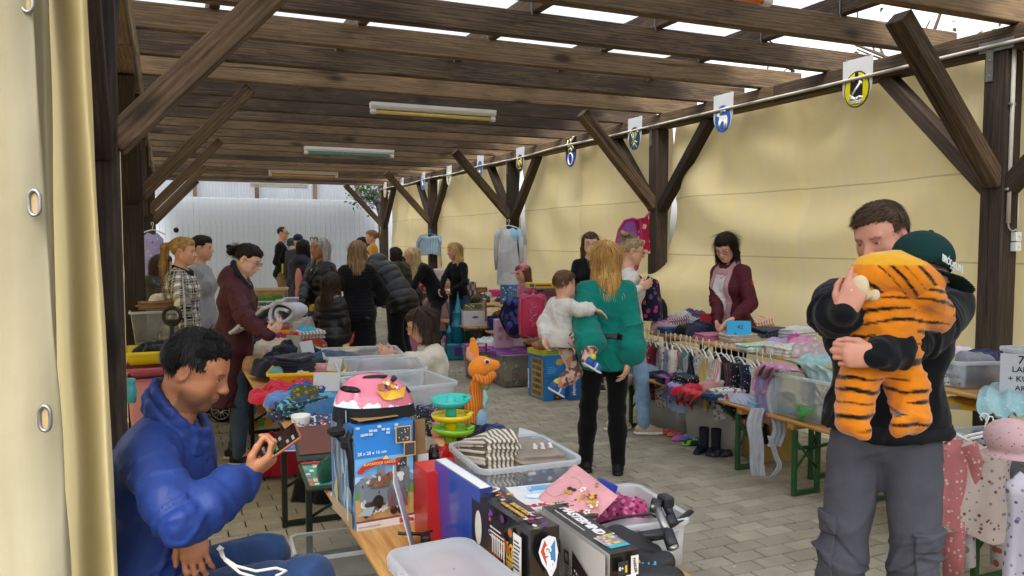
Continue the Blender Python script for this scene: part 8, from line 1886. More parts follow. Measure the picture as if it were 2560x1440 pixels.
for lb,px,py,w_,d,h,rot,f_,kd in(('stack of pink white striped tops at the far end of the clothes table',1675,822,.30,.24,.12,.1,('stripe','#c8b8c0','#8a5a78',None,11),'fold'),('pale pink crumpled shirt before the striped stack',1655,828,.22,.2,.10,.4,'#c49aa8','crumple'),('jeans blue folded piece at the far end of the clothes table',1672,832,.2,.14,.05,.2,'#36507a','fold'),('light grey folded jogging trousers on the clothes table',1690,828,.24,.2,.05,.6,'#aab0b5','fold'),('black crumpled leggings on the clothes table',1712,835,.24,.2,.10,.5,'#14151a','crumple'),('navy dotted leggings heaped in the middle of the clothes table',1752,838,.36,.24,.13,.3,('dots','#20233a','#5a5f78',None,90,.25),'crumple'),('grey white top slipping over the navy dotted leggings',1735,815,.26,.18,.15,-.5,'#9aa0a8','crumple'),('dark navy jacket behind the dotted leggings',1765,815,.3,.2,.12,.2,'#1d2233','crumple'),('magenta knitted pullover before the red card',1800,818,.26,.2,.09,.1,('stripe','#a02a4a','#7a1a34',None,14),'fold'),('crimson ribbed top beside the blue card',1822,825,.2,.18,.09,.3,'#a82340','crumple'),('old rose folded shirt along the table edge',1785,848,.34,.18,.05,-.1,'#b06a80','fold'),('beige patterned folded trousers at the table edge',1845,855,.30,.2,.07,.0,('floral','#b0a898','#8a8074',None,50,.3),'fold'),('stack of white orange striped shirts right of the blue card',1892,828,.28,.22,.11,.1,('stripe','#c9bfb5','#b5744a',None,9),'fold'),('dark grey and navy folded stack at the right of the table',1918,848,.26,.22,.10,.1,('stripe','#232833','#4a4f5a',None,8),'fold'),('mustard edge shirt below the dark stack',1908,862,.26,.2,.03,.1,'#a8842a','fold'),('mint green and pink folded baby shirts at the near end',1905,875,.40,.22,.05,-.1,('floral','#a8c8b4','#c888a0','#d5d5cc',12,.4),'fold'),('white green leaf print shirts beside the tiger suit man\'s elbow',1975,885,.34,.24,.06,.1,('floral','#c9ccc0','#8ab07a','#d09aa8',26,.4),'fold'),('pink shirt heap beside the tiger suit man\'s elbow',2010,868,.26,.22,.09,.2,'#c88aa8','crumple'),('white cotton shirt in the second layer at the far end of the clothes table',1700,812,.24,.2,.15,.2,'#b9bcc0','crumple'),('purple dotted leggings in the back row of the clothes table',1730,805,.28,.2,.14,.1,('dots','#4a3a5f','#8a7a9a',None,50,.25),'crumple'),('olive green folded trousers in the back row beside the red card',1745,803,.24,.2,.12,.1,'#5a5a40','fold'),('cream striped body suit before the blue card',1815,848,.24,.16,.07,.4,('stripe','#c9c2b2','#9a8a80',None,14),'crumple'),('charcoal sweater behind the blue card',1862,818,.28,.2,.12,.1,'#2a2c33','crumple'),('dusty blue baby shirt in front of the striped stack',1880,852,.24,.16,.06,.3,'#7a90a8','crumple'),('lilac shirt beside the mint shirts',1945,868,.24,.2,.09,.2,'#a890b8','crumple'),('yellow baby body suit beside the lilac shirt',1960,878,.2,.16,.07,.5,'#c9b25a','crumple'),('grey pink patterned blanket at the near end of the clothes table',2030,890,.32,.26,.10,.2,('floral','#a8989c','#c0a8b0',None,16,.4),'crumple'),('white folded sheets at the back of the near table end',1990,850,.3,.24,.10,.1,'#bfc0c2','fold'),('pale turquoise cloth at the near corner of the clothes table',2045,912,.3,.2,.09,.3,'#8fb0b0','crumple'),('magenta fabric behind the mint shirts',1985,862,.26,.14,.10,.2,'#a8388a','crumple')):
 garment(lb,'clothing',tuple(on(px,py,T1)),w_,d,h,rot,f_,kd)
b=MB();b.box((0,0,.075),(.20,.004,.15),bev=.001,M=Rx(-32));o=b.obj('blue_size_card',mat('sky_blue_card','#2f9ac8',.7,.05),None,tuple(on(1848,842,T1+.05)),R(-35));tag(o,'bright blue paper size card on the clothes table','card');text('42',.05,Rx(-32)@Tr(.01,-.0030,.09)@Rx(90),M_INK,o);text('tt',.03,Rx(-32)@Tr(-.03,-.0030,.03)@Rx(90),M_INK,o)
b=MB();b.box((0,0,.06),(.16,.004,.12),M=Rx(-20));tag(b.obj('red_card',mat('red_card','#c0242c',.7,.05),None,tuple(on(1772,815,T1+.06)),R(-30)),'red paper card in front of the lace top woman','card')
B1=.50
for lb,px,py,w_,d,h,rot,f_,kd in(('dark grey cloth at the far end of the bench',1590,925,.26,.22,.07,.2,'#3a3c40','crumple'),('pale denim sun hat on the bench',1622,935,.24,.22,.10,.1,('floral','#8fa0bb','#aab8cc',None,40,.35),'crumple'),('navy cap beside the denim sun hat',1645,943,.28,.18,.06,.1,'#1a1e30','crumple'),('navy pink striped top on the bench',1690,955,.34,.2,.06,-.2,('stripe','#1d1f38','#a04a8a',None,4),'fold'),('navy star dotted trousers on the bench',1735,960,.36,.2,.08,.1,('dots','#191c2e','#c9cdd8',None,45,.22),'fold'),('bright red shirt at the front edge of the bench',1722,985,.26,.16,.08,-.2,'#bb2434','crumple'),('white towel under the rose trousers',1790,958,.32,.2,.09,.1,'#c9c2bf','fold'),('rose pink rolled trousers on the bench',1800,975,.38,.18,.11,.1,'#c08a88','crumple'),('jungle print white leggings on the bench',1825,995,.34,.16,.07,-.2,('floral','#c5cdd0','#5a8a4a','#b04a3a',30,.4),'fold'),('dark denim piece under the jungle print leggings',1785,998,.18,.14,.05,.1,'#2a3f60','fold'),('grey lilac gingham shirt hanging at the near bench end',1860,1005,.24,.22,.06,-.2,('stripe','#9aa0b5','#b0b4c6',None,20),'crumple'),('blue white towel edge beside the carrier straps',1890,1015,.14,.2,.04,-.3,'#7fa3c4','fold')):
 garment(lb,'clothing',tuple(on(px,py,B1)),w_,d,h,rot,f_,kd)
hang_sheet('white floral sun hat with strings hanging off the far bench end','hat',[on(1600,925,.53),on(1590,932,.53),on(1580,945,.50),W(1577,975,7.4)],.24,('floral','#c8bfb8','#b0706a','#8a8f9a',30,.35),VR,3,.02,'sun_hat')
hang_sheet('red shirt falling over the bench edge','clothing',[on(1735,975,.57),on(1718,985,.57),W(1708,1000,6.62),W(1712,1010,6.6)],.24,'#bb2434',(0,1,0),5,.015)
hang_sheet('blue pink printed hat with ruffle falling over the bench edge','clothing',[on(1690,958,.53),on(1683,968,.53),W(1680,985,6.85),W(1677,1000,6.85)],.18,('floral','#8f8fc8','#c890a8','#6a8ac0',34,.4),(0,1,0),6,.012)
tub('clear toy box with bottle and green cup inside, on the near bench','box',(3.98,4.00,.525),.30,.48,.29,R(4),M_CLEAR,M_CRIM,taper=.93)
tub('second clear toy box partly behind the tiger suit man','box',(4.02,3.50,.525),.30,.44,.27,R(4),M_CLEAR,M_CRIM,taper=.93)
for lb,px,py,z,prof,c,tx in(('white toy jar with orange rim inside the toy box',2020,1005,.54,[(.04,0),(.055,.05),(.05,.10),(.04,.13)],'#c9bdac',0),('orange small pot in the second toy box',2078,1010,.56,[(.035,0),(.04,.06),(.035,.09)],'#c98a62',0)):
 t=thing('toy_jar',lb,'toy',tuple(on(px,py,z)));b=MB();b.lathe(prof,20);b.obj('jar',plastic(c),t);b=MB();b.lathe([(prof[-1][0]+.002,prof[-1][1]),(prof[-1][0]+.002,prof[-1][1]+.014),(0,prof[-1][1]+.016)],20);b.obj('lid',plastic('#c9855a'),t)
t=thing('green_cup','green toy cup lying on its side in the toy box','toy',tuple(on(2015,1045,.54)+Vector((0,0,.04))));b=MB();b.lathe([(.040,-.06),(.046,.05),(.048,.052),(.044,.05),(.038,-.05),(0,-.05)],24,0,Rz(-25)@Ry(-90));b.obj('cup',plastic('#3aa040'),t)
C=Carton('blue and yellow baby toy board in the toy box','toy',tuple(on(1985,1030,.54)),R(10),(.14,.12,.05),{'all':'#4f9ab0','top':'#b5b83a'},'toy_board');C.blot('top',0,0,(.05,.04),8,['#c05a4a','#e0d44a','#3a8ab0'],4);C.done()
C=Carton('small blue yellow toy in the second toy box','toy',tuple(on(2080,1045,.54)),R(10),(.1,.1,.05),{'all':'#2f4a8a','top':'#d0b84a'},'toy_block');C.done()
hang_sheet('pink swim suit with ruffles draped over the toy box edge','clothing',[on(1985,925,.84),on(1955,915,.86),on(1925,920,.85),W(1912,945,5.72),W(1905,985,5.7)],.20,('floral','#b87f9e','#c8a0b8',None,30,.3),(0,1,0),2,.02)
hang_sheet('mint grey towel draped over the right end of the toy box','clothing',[on(1990,905,.85),on(2015,910,.88),on(2045,925,.85),W(2052,955,5.3)],.26,'#9fb8ba',(0,1,0),4,.012)
hang_sheet('lilac fabric hanging behind the carrier straps','clothing',[W(1915,935,5.72),W(1910,960,5.7),W(1908,1000,5.7),W(1912,1030,5.7)],.14,'#8a86b0',(0,1,0),7,.012)
for k,(pts,wd_)in enumerate((([W(1945,945,5.52),W(1932,985,5.5),W(1938,1030,5.5),W(1948,1075,5.5),W(1935,1115,5.5)],.09),([W(1895,1020,5.5),W(1885,1060,5.5),W(1892,1110,5.5),W(1893,1160,5.5),W(1897,1188,5.5)],.10),([W(1925,1090,5.48),W(1940,1140,5.48),W(1948,1165,5.46),W(1930,1190,5.46),W(1908,1192,5.46)],.035))):
 hang_sheet(('upper padded grey strap of the baby carrier over the toy box corner','broad grey baby carrier panel hanging off the bench end','thin loose grey webbing strap touching the paving')[k],'strap',pts,wd_,'#9a9da2',VR,k+11,.006,'carrier_strap',thick=.018,ragged=.05,group='grey baby carrier straps hanging at the near bench')
GB=thing('golden_bag','crumpled golden paper bag standing on the paving under the bench','bag',(4.32,4.82,0),R(-20))
def gbag(u,v):a=2*math.pi*u;q=max(abs(math.cos(a)),abs(math.sin(a)));return(.17*math.cos(a)/q*(1+.03*math.sin(v*9)),.11*math.sin(a)/q*(1-.2*v),.52*v+.008*math.sin(a*7+v*11))
b=MB();b.grid(gbag,48,14,wrap=True);b.obj('bag_body',mat('gold_foil','#9a7f45',.35,.2,10,.8,22,metal=.35),GB)
tub('large pale storage box under the bench, far one','box',(4.30,6.05,0),.44,.72,.36,0,M_FROST,M_FROST)
tub('large pale storage box under the bench, near one by the boots','box',(4.30,5.28,0),.44,.70,.34,0,M_FROST,M_FROST)
def shoe(label,cat,loc,rot,up,sole,L=.18,boot=0,name='child_shoe',group=None,acc=None):
 S=Soft(.012);k=L/.18
 S.cone((-.055*k,0,.03*k),.026*k,(.02*k,0,.028*k),.027*k);S.cone((.02*k,0,.025*k),.027*k,(.062*k,0,.020*k),.022*k);S.cone((-.05*k,0,.010*k),.03*k,(.06*k,0,.010*k),.029*k,.004,flat=((0,0,1),.4))
 if boot:S.cone((-.045*k,0,.03),.032*k,(-.045*k,0,boot),.037*k,.02);S.cone((-.045*k,0,boot*.6),.028*k,(-.045*k,0,boot+.05),.030*k,.002,True);S.cut((0,0,boot),(0,0,1))
 else:S.cone((-.04*k,0,.05*k),.018*k,(-.03*k,0,.08*k),.016*k,.006,True)
 S.cut((0,0,0),(0,0,-1));V,F=S.mesh(.0055);c=np.where((V[:,2]<.012*k)[:,None],np.array(lin(sole)),np.array(lin(up)))
 if acc:c[(vnoise(V,40,int(loc[0]*100))>.15)&(V[:,2]>.012*k)]=np.array(lin(acc))
 o=link(name,mesh_from(name,V,F,M_SHOE,True,None,c),None,loc,rot);return tag(o,label,cat,group)
for px,py,rot,up,so,ac,lb in((1662,1086,2.9,'#b04a78','#26161e','#d0703a','orange pink sandal furthest left of the shoes on the paving'),(1690,1092,2.7,'#c8643a','#1a1518','#b03a5a','orange sandal beside the pink one on the paving'),(1702,1102,2.8,'#5a86c0','#b03a78','#c05a98','blue pink sandal in the middle of the shoe row'),(1722,1100,2.6,'#6a9ad0','#a8387a','#8ab0d8','light blue sandal behind the blue pink one'),(1726,1114,2.9,'#1f3a3f','#131518','#7ab83a','black sports shoe with green strips before the boots'),(1745,1108,2.7,'#3a8a8a','#16181a','#a8c83a','teal green sports shoe beside the boots')):
 shoe(lb,'shoe',tuple(on(px,py,0)),rot,up,so,.17,acc=ac)
for k,(px,py)in enumerate(((1752,1132),(1782,1136))):shoe(('navy rubber boot on the left of the pair','navy rubber boot with white print on the right of the pair')[k],'boot',tuple(on(px,py,0)),R(205),'#12182a','#10131c',.2,.20,'rubber_boot',acc=None if k==0 else None)
for k,(px,py)in enumerate(((1795,1140),(1820,1140))):shoe(('dark trekking sandal next to the rubber boots','second dark trekking sandal behind the green leg')[k],'shoe',tuple(on(px,py,0)),R(190),'#191c24','#0f1013',.17,acc='#3a3f4a')
def note(label,lines,w_,h,parent_loc,rot,size,m=M_PAPER):
 t=thing('size_note',label,'note',parent_loc,rot);b=MB();b.box((0,0,h/2),(w_,.002,h),bev=.0005);b.obj('sheet',m,t)
 b=MB()
 for k in range(1,int(w_/.012)):b.box((-w_/2+k*.012,-.0012,h/2),(.0005,.0004,h))
 for k in range(1,int(h/.012)):b.box((0,-.0012,k*.012),(w_,.0004,.0005))
 b.obj('grid_print',mat('pale_blue_grid','#a9b4c4',.8,0),t)
 n=len(lines)
 for i,(s_,k_)in enumerate(lines):text(s_,size*k_,Tr(0,-.0018,h*(1-(i+.62)/n))@Rx(90)@Rz(random.uniform(-3,3)),M_INK,t,bold=.012)
 return t
tub('clear box of baby trousers, marked 74 HOSEN','box',(4.26,3.10,.885),.36,.30,.155,R(-18),M_CLEAR,M_CRIM)
note('handwritten note 74 HOSEN on the trouser box',[('74',1.3),('HOSEN',1.0),('Kurz + Lang',.75)],.17,.125,(4.085,3.105,.89),R(-58),.034)
for lb,px,py,z,w_,d,h,rot,f_,kd in(('grey jogging trousers on the trouser box',2430,905,1.02,.22,.2,.06,.2,'#7d8086','crumple'),('navy trousers on the trouser box',2465,900,1.02,.18,.18,.06,.2,'#1f2f52','crumple'),('white pink patterned trousers at the back of the trouser box',2405,885,1.03,.18,.16,.07,.2,('floral','#cfc5cc','#b07a98',None,30,.3),'crumple'),('dusty beige leggings low in the trouser box',2450,945,.90,.26,.2,.10,.2,'#a08a84','crumple'),('dark jeans low in the trouser box',2430,955,.895,.26,.18,.06,.2,'#22304a','crumple')):
 garment(lb,'clothing',tuple(on(px,py,z)),w_,d,h,rot,f_,kd)
tub('tall clear box at the right edge, marked 74 LANG','box',(4.20,2.52,.885),.42,.44,.27,R(-14),M_CLEAR,M_CRIM)
note('handwritten note 74 LANG + KURZ ARM + BODIES on the tall box',[('74',1.5),('LANG',1.0),('+ KURZ',1.0),('ARM',.9),('+ BODIES',.85)],.21,.24,(3.975,2.60,.90),R(-58),.040)
garment('folded pink and white bodies filling the tall box','clothing',(4.22,2.52,.90),.34,.36,.2,.1,('floral','#b8868a','#cfc8c4','#8a6a70',14,.4),'fold');garment('white shirt on top of the tall box','clothing',(4.2,2.5,1.12),.3,.3,.05,.1,'#cdcaca','crumple')
tub('large clear box of dresses on the low bench, marked 74/80','box',(3.80,2.42,.505),.42,.62,.25,R(-10),M_CLEAR,M_CRIM)
note('handwritten note 74/80 + 86 KLEIDER on the dress box',[('74/80',1.2),('+ 86',1.1),('KLEIDER',.85),('+ Hosen',.85),('Schlaf',.85)],.15,.21,(3.615,2.62,.54),R(-52),.036)
garment('navy and blue dresses filling the large dress box','clothing',(3.80,2.42,.52),.36,.54,.21,.1,('floral','#1f2a40','#3a4a66','#2a3550',20,.4),'fold')
garment('mustard yellow shirt lying on the dress box','clothing',tuple(on(2440,1020,.76)),.34,.24,.07,-.3,'#c99b1a','crumple');garment('grey sock ball left of the mustard shirt','clothing',tuple(on(2385,1022,.76)),.12,.14,.05,.2,'#9a948a','crumple')
hang_sheet('pale teal dotted fabric hanging off the right table edge','clothing',[on(2545,960,.93),on(2520,965,.92),W(2510,985,3.98),W(2512,1020,3.9),W(2530,1040,3.85)],.26,('dots','#8fb0b4','#b8d0d2',None,40,.15),VR,5,.012,ragged=.03)
hung('cream muslin dress with small brown flowers on a white hanger','dress',tuple(W(2462,1045,3.72)),R(-38),.46,.26,('floral','#c4b4aa','#7a4a44','#8a8088',34,.26),0,1.45,7,dep=.05)
hung('white romper with grey and rust flowers behind the muslin dress','romper',tuple(W(2475,1052,3.84)),R(-30),.36,.30,('floral','#c8c4c4','#8a8a92','#b0644a',18,.32),1.2,1.15,9,dep=.05,legs=True)
hung('dusty rose polka dot pyjama with a heart patch beside the tiger suit man\'s hip','pyjama',tuple(W(2362,1040,3.75)),R(-35),.42,.24,('dots','#b5706f','#d5b5b0',None,36,.25),1.1,1.1,12,dep=.045,legs=True)
S=Soft(.02);q=W(2528,1095,3.45);S.ell(q,(.10,.11,.085));S.ell(q+Vector((0,0,-.08)),(.11,.12,.03));S.cut(q+Vector((0,0,-.075)),(0,0,-1));V,F=S.mesh(.007);tag(link('quilted_hat',mesh_from('quilted_hat',V,F,fm(('dots','#c8a6a8','#8a5a62',None,55,.18)),True)),'pale pink quilted hat with tiny dots at the right edge','hat')
hung('pair of white leggings with purple butterflies at the right bottom corner','leggings',tuple(W(2580,1120,3.3)),R(-40),.66,.19,('floral','#bfbcc8','#6a5a80','#8a8498',30,.3),0,1.0,15,hang=False,dep=.06)
# ================================================================ post decorations
hung('long pale grey hooded dress hanging on the third right post','dress',(4.99,11.50,2.02),R(-30),.92,.34,('floral','#a9adb5','#8fb4d0','#b8bcc4',3,.5),1.6,1.15,3,dep=.06)
t=hung('light blue quilted baby jacket on a blue hanger at the fourth right post','jacket',(4.99,15.55,1.92),R(-30),.40,.44,('stripe','#8fa9bd','#7f9ab0',None,6),1.5,1.1,4,dep=.09,hm=plastic('#4a8fc0'))
PT2=thing('play_tunnel','pink and purple pop up play tunnel hung flat on the second right post','play tunnel',tuple(W(1592,612,8.55)))
b=MB();pl=lambda px,py,d=8.55:Vector(at(px,py,d=d))-Vector(at(1592,612,d=8.55))
rim=[(1540,655),(1538,620),(1548,575),(1562,552),(1582,547),(1600,552),(1602,590),(1600,640),(1592,672),(1578,684),(1556,672)]
o1=[pl(*q)for q in rim];b.tube(o1,.016,8,closed=True);b.obj('pink_rim',cloth('#b0306f'),PT2)
b=MB();c0=sum(o1,Vector())/len(o1);b.add([tuple(c0)]+[tuple(q)for q in o1],[(0,i+1,(i+1)%len(o1)+1)for i in range(len(o1))]);b.obj('purple_panel',mat('purple_nylon','#9a52a8',.5,.15,8,trans=.35),PT2)
b=MB();o2=[pl(1586,552),pl(1610,545),pl(1624,531),pl(1622,560),pl(1626,634),pl(1612,632),pl(1590,660),pl(1596,600)];b.prism([(0,0)],.001)if False else b.add([tuple(v)for v in o2]+[tuple(v+VF*.06)for v in o2],[tuple(range(8)),tuple(range(8,16))[::-1]]+[(i,(i+1)%8,8+(i+1)%8,8+i)for i in range(8)]);b.obj('patterned_panel',fm(('floral','#a0203f','#d5a58a','#8a1a34',16,.45)),PT2)
b=MB();b.tube([pl(1585,551),pl(1612,546),pl(1625,530)],.012,6);b.obj('loop',cloth('#b0306f'),PT2)
# ================================================================ far end of the right row
table('table with the board games beyond the golden haired woman',4.28,4.85,8.3,10.4,.80,group=GR)
table('table with children books before the wavy blonde woman',4.28,4.85,11.0,13.2,.76,group=GR)
table('small bench carrying the pink suitcase and blue rucksack',3.94,4.22,7.9,9.9,.50,cat='bench',group=GR,nplank=1)
table('bench end carrying the white carton',3.85,4.25,10.3,11.6,.50,M_GLEG,'bench',GR,1)
table('table with the pink clothes heap near the far right corner',4.1,4.8,13.4,16.2,.80,group=GR)
for k,(cx,cyy)in enumerate(((3.78,8.62),(3.62,9.05))):
 t=tub(('clear toy box with purple lid, nearest one','clear toy box with purple lid, behind the first')[k],'box',(cx,cyy,0),.44,.56,.40,R(-2),M_CLEAR,M_CRIM,lid=True,lidm=plastic('#8a2f98',rough=.35))
 garment(('colourful building toys inside the nearest purple lidded box','toys inside the second purple lidded box')[k],'toy pieces',(cx,cyy,.01),.38,.48,.30,.1,('floral','#a85a3a','#3a7a4a','#c9b84a',22,.5),'fold',group=None)
 b=MB();b.box((0,0,0),(.10,.06,.002));tag(b.obj('paper_label',M_PAPER,None,(cx+.05*k,cyy-.08,.424),R(20)),('white paper label on the nearest purple lid','white paper label on the second purple lid')[k],'label')
C=Carton('large blue toy house carton with yellow house picture standing on the paving','toy box',(3.80,7.72,0),R(2),(.26,.36,.48),{'all':'#2a74b8','top':'#3a84c8','left':'#8a7a4a'},'toy_house_carton')
f='left';C.rect(f,0,0,.35,.47,'#2f76ba');C.rect(f,.03,-.01,.26,.42,'#b59a52')
for i in range(5):
 for j in range(6):C.rect(f,-.06+i*.045,-.17+j*.068,.03,.045,['#6a4a34','#8a6a44','#5a3a2a','#3f5a7a','#7a5a3a'][(i*2+j*3)%5])
C.text(f,-.155,-.04,'playmobil',.055,'#e0e4e8',90,bold=.04)
f='front';C.rect(f,0,.12,.25,.2,'#2a7cc4');C.oval(f,.06,.17,.05,.035,'#c9a84a');C.lines(f,-.03,.09,.12,.08,4,'#7fb4dc',.3);C.rect(f,.05,-.06,.12,.11,'#4a342c');C.blot(f,.05,-.06,(.05,.04),8,['#b08a5a','#8a4a3a','#c9b08a','#3a2a2a'],3);C.rect(f,.05,-.18,.12,.1,'#3a2a28');C.blot(f,.05,-.18,(.05,.04),8,['#b5742a','#c99a4a','#5a2a2a'],5);C.done()
C=Carton('second blue carton behind the large toy house carton','toy box',(4.02,7.60,0),R(2),(.16,.3,.40),{'all':'#2468ac'},'toy_house_carton');C.text('front',-.03,-.05,'playmobil',.05,'#e0e4e8',90,bold=.04);C.done()
C=Carton('yellow green flat game box on the toy house carton','board game',(3.80,7.74,.482),R(10),(.28,.3,.06),{'all':'#b5c03a','front':'#a8b83a'},'game_box');C.lines('front',0,0,.2,.04,2,'#5a8a3a');C.blot('top',0,0,(.1,.1),9,['#d0d0c0','#7a9ac0','#c9c23a'],3);C.done()
t=thing('lunch_tin','pink lunch tin with pale blue lid on the flat game box','tin',(3.84,7.66,.545));b=MB();b.lathe([(.09,0),(.10,.02),(.10,.05)],28,sx=1.15);b.obj('tin_body',plastic('#c08a98'),t);b=MB();b.lathe([(.104,.05),(.106,.075),(.09,.085),(0,.086)],28,sx=1.15);b.obj('lid',plastic('#8aa8c8'),t)
S=Soft(.03);q=W(1366,842,8.6);S.ell(q,(.10,.09,.10));S.ell(q+Vector((.02,-.02,.10)),(.07,.07,.06));S.ell(q+Vector((.12,0,-.06)),(.09,.06,.05));S.ell(q+Vector((-.1,-.05,-.08)),(.09,.06,.05));V,F=S.mesh(.01);tag(link('soft_toy',mesh_from('soft_toy',V,F,fm(('floral','#c8603a','#c8c0a0','#3a7a5a',12,.5)),True)),'orange green soft toy slumped at the bench end','soft toy')
SC_=thing('trolley_suitcase','bright pink child trolley suitcase with silver print on the bench','suitcase',tuple(W(1338,845,9.05)),R(-25))
S=Soft(.03);S.chain([(-.12,0,.06),(-.12,0,.44)],[.07,.07],.02);S.chain([(.06,0,.06),(.06,0,.44)],[.07,.07],.02);S.ell((-.03,0,.25),(.17,.085,.26));V,F=S.mesh(.011);link('shell',mesh_from('shell',V,F,mat('hot_pink_nylon','#b5264f',.5,.1,10,.3,40),True),SC_)
b=MB();b.tube([(-.17,-.05,.05),(-.17,-.05,.45),(-.02,-.08,.5),(.11,-.05,.45),(.11,-.05,.05),(-.02,-.08,.0)],.008,6,closed=True);b.obj('grey_piping',cloth('#8a8088'),SC_)
b=MB();
for k in range(9):b.tube([(-.03,-.088,.14+.03*k),(-.03+.05*math.sin(k*2),-.088,.16+.03*k)],.003,4)
b.obj('silver_print',cloth('#c9a8b4'),SC_);b=MB();b.tube([(-.06,0,.5),(-.05,0,.56),(.0,0,.56),(.01,0,.5)],.02,8);b.obj('handle',mat('hot_pink_nylon','#b5264f'),SC_)
RK=thing('rucksack','dark blue patterned school rucksack beside the pink suitcase','rucksack',tuple(W(1290,842,9.3)),R(-25));S=Soft(.04);S.ell((0,0,.22),(.17,.13,.24));S.ell((0,-.1,.13),(.13,.07,.12));S.ell((0,-.04,.40),(.12,.1,.07));V,F=S.mesh(.012);link('bag_body',mesh_from('bag_body',V,F,fm(('floral','#151a38','#2f4a8a','#4a2a6a',12,.45)),True),RK)
b=MB();b.tube([(-.12,-.12,.1),(-.19,-.1,.25),(-.12,-.06,.42)],.018,6);b.obj('strap',cloth('#14182c'),RK)
DH=thing('doll_house','pale pink doll house front and white doll bed end under the rucksack','doll house',tuple(W(1258,868,9.5)),R(-10))
b=MB();b.box((0,0,.17),(.22,.10,.34),bev=.006);b.obj('wall',plastic('#c8a2b4'),DH);b=MB()
for i in(-1,1):
 for j in(0,1):b.box((i*.045,-.052,.12+.1*j),(.05,.006,.06),bev=.002)
b.obj('window',plastic('#b0788f'),DH);b=MB();b.box((.2,.02,.15),(.16,.03,.30),bev=.012);b.obj('bed_end',M_WHITE,DH)
T3=.80
for k,(lb,px,py,z,dm,col,rot)in enumerate((('yellow topped game box on top of the board game stack',1355,702,.80+.33,(.44,.3,.055),'#d5b81a',-20),('orange edged game box at the top left of the stack',1320,697,.80+.33,(.3,.28,.05),'#c9a032',-16),('red and blue game box in the middle of the stack',1355,715,.80+.22,(.46,.32,.055),'#8f3a42',-18),('white blue game box left in the stack',1320,718,.80+.22,(.28,.3,.09),'#b8bccb',-18),('pale animal picture game box low in the stack',1365,735,.80+.06,(.46,.32,.075),'#a8b0a8',-18),('blue edged game box above the animal box',1320,735,.80+.06,(.32,.3,.08),'#3a5a9a',-18),('red lid game box above the animal box',1370,724,.80+.14,(.44,.3,.075),'#a03a3a',-18),('yellow green puzzle box at the bottom of the stack',1330,745,.80,(.5,.3,.055),'#b0b43a',-18))):
 C=Carton(lb,'board game',(4.42+.10*(k%2)-.06,8.95+.12*(k%2),z),R(rot),dm,{'all':col},'board_game',group='stacked board games');C.lines('front',.02,0,dm[0]*.6,dm[2]*.5,1,['#8a2a2a','#e0dcd0','#3a4a8a','#c9c23a'][k%4],.7);C.rect('front',-dm[0]*.36,0,dm[2],dm[2]*.7,['#3a5a9a','#c05a3a','#d0d0d0'][k%3]);C.done()
for lb,px,py,col,acc in(('blue children book standing left of the games',1268,760,'#3a6a9a','#c9a04a'),('second blue children book leaning beside the first',1287,760,'#4a7ab0','#d5d5d0'),('yellow children book lying before the games',1325,755,'#c9b82f','#c06a3a')):
 p_=on(px,py,T3);C=Carton(lb,'book',tuple(p_),R(-12),(.20,.04,.28 if col!='#c9b82f' else.18),{'all':col},'children_book');C.blot('front',0,-.04,(.07,.07),9,[acc,'#b04a3a','#e0e0da','#c9c24a'],px);C.blot('front',0,.08,(.07,.03),5,['#d5d8dc'],px+1);C.done()
tub('dark blue plastic bin with coloured toys beside the rucksack','tub',tuple(on(1252,845,.32)),.42,.36,.30,R(-12),plastic('#1f2f78',rough=.3),plastic('#26388a'),ribs=False,name='blue_bin')
garment('red and yellow plastic toys sticking out of the blue bin','toy',tuple(on(1255,790,.58)),.38,.3,.10,.1,('floral','#b03a2a','#d5b82a','#3a5aa0',9,.5),'crumple',group=None)
C=Carton('crate under the blue bin','crate',tuple(on(1252,870,0)),R(-12),(.42,.36,.32),{'all':'#5a4a3a'},'crate');C.done()
C=Carton('white cardboard box with a grip hole on the bench end','carton',tuple(on(1185,813,.505)),R(-14),(.34,.32,.22),{'all':'#c9cbd0','top':'#6a5a4a'},'white_carton',rough=.8,coat=0);C.oval('front',0,.02,.045,.018,'#7a4a4a');C.done()
C=Carton('picture books standing in the white cardboard box','book',tuple(on(1180,792,.60)),R(-14),(.26,.16,.19),{'all':'#6a7a4a','front':'#6a6a3a'},'picture_books');C.blot('front',0,.06,(.1,.03),8,['#c98a3a','#4a5a3a','#d5c49a'],3);C.done()
C=Carton('narrow white and brown book sticking up in the white cardboard box','book',tuple(on(1212,800,.60)),R(-14),(.03,.2,.30),{'all':'#c9b8a8','front':'#8a5a4a'},'book');C.done()
garment('olive camouflage trousers heap behind the white cardboard box','clothing',tuple(on(1190,765,.70)),.5,.4,.2,.1,('floral','#3a3f2c','#5a5a40','#2a2a22',14,.5),'crumple')
C=Carton('open brown paper folder on the near end of the books table','paper',tuple(on(1245,762,.77)),R(-14),(.5,.36,.02),{'all':'#b5976a'},'paper_folder');C.done()
for k in range(9):
 col=['#3a4f78','#b5a89a','#2a3a66','#c9c2b8','#8a6a5a','#34508a','#a89c98','#2f4470','#c0b4a4'][k]
 C=Carton('children book number row %s of the upright books'%['navy','pale','dark blue','white','brown','mid blue','grey','slate blue','cream'][k]+' spine','book',(4.40+.035*k,12.35-.02*k,.765),R(-16),(.030,.2,.27),{'all':col},'upright_book',group='upright children books');C.rect('front',0,.05,.02,.1,'#c9b48a' if k%2 else '#8a3a4a');C.t['label']=['navy','pale','dark blue','white','brown','mid blue','grey','slate blue','cream'][k]+' spined children book in the upright row on the books table';C.done()
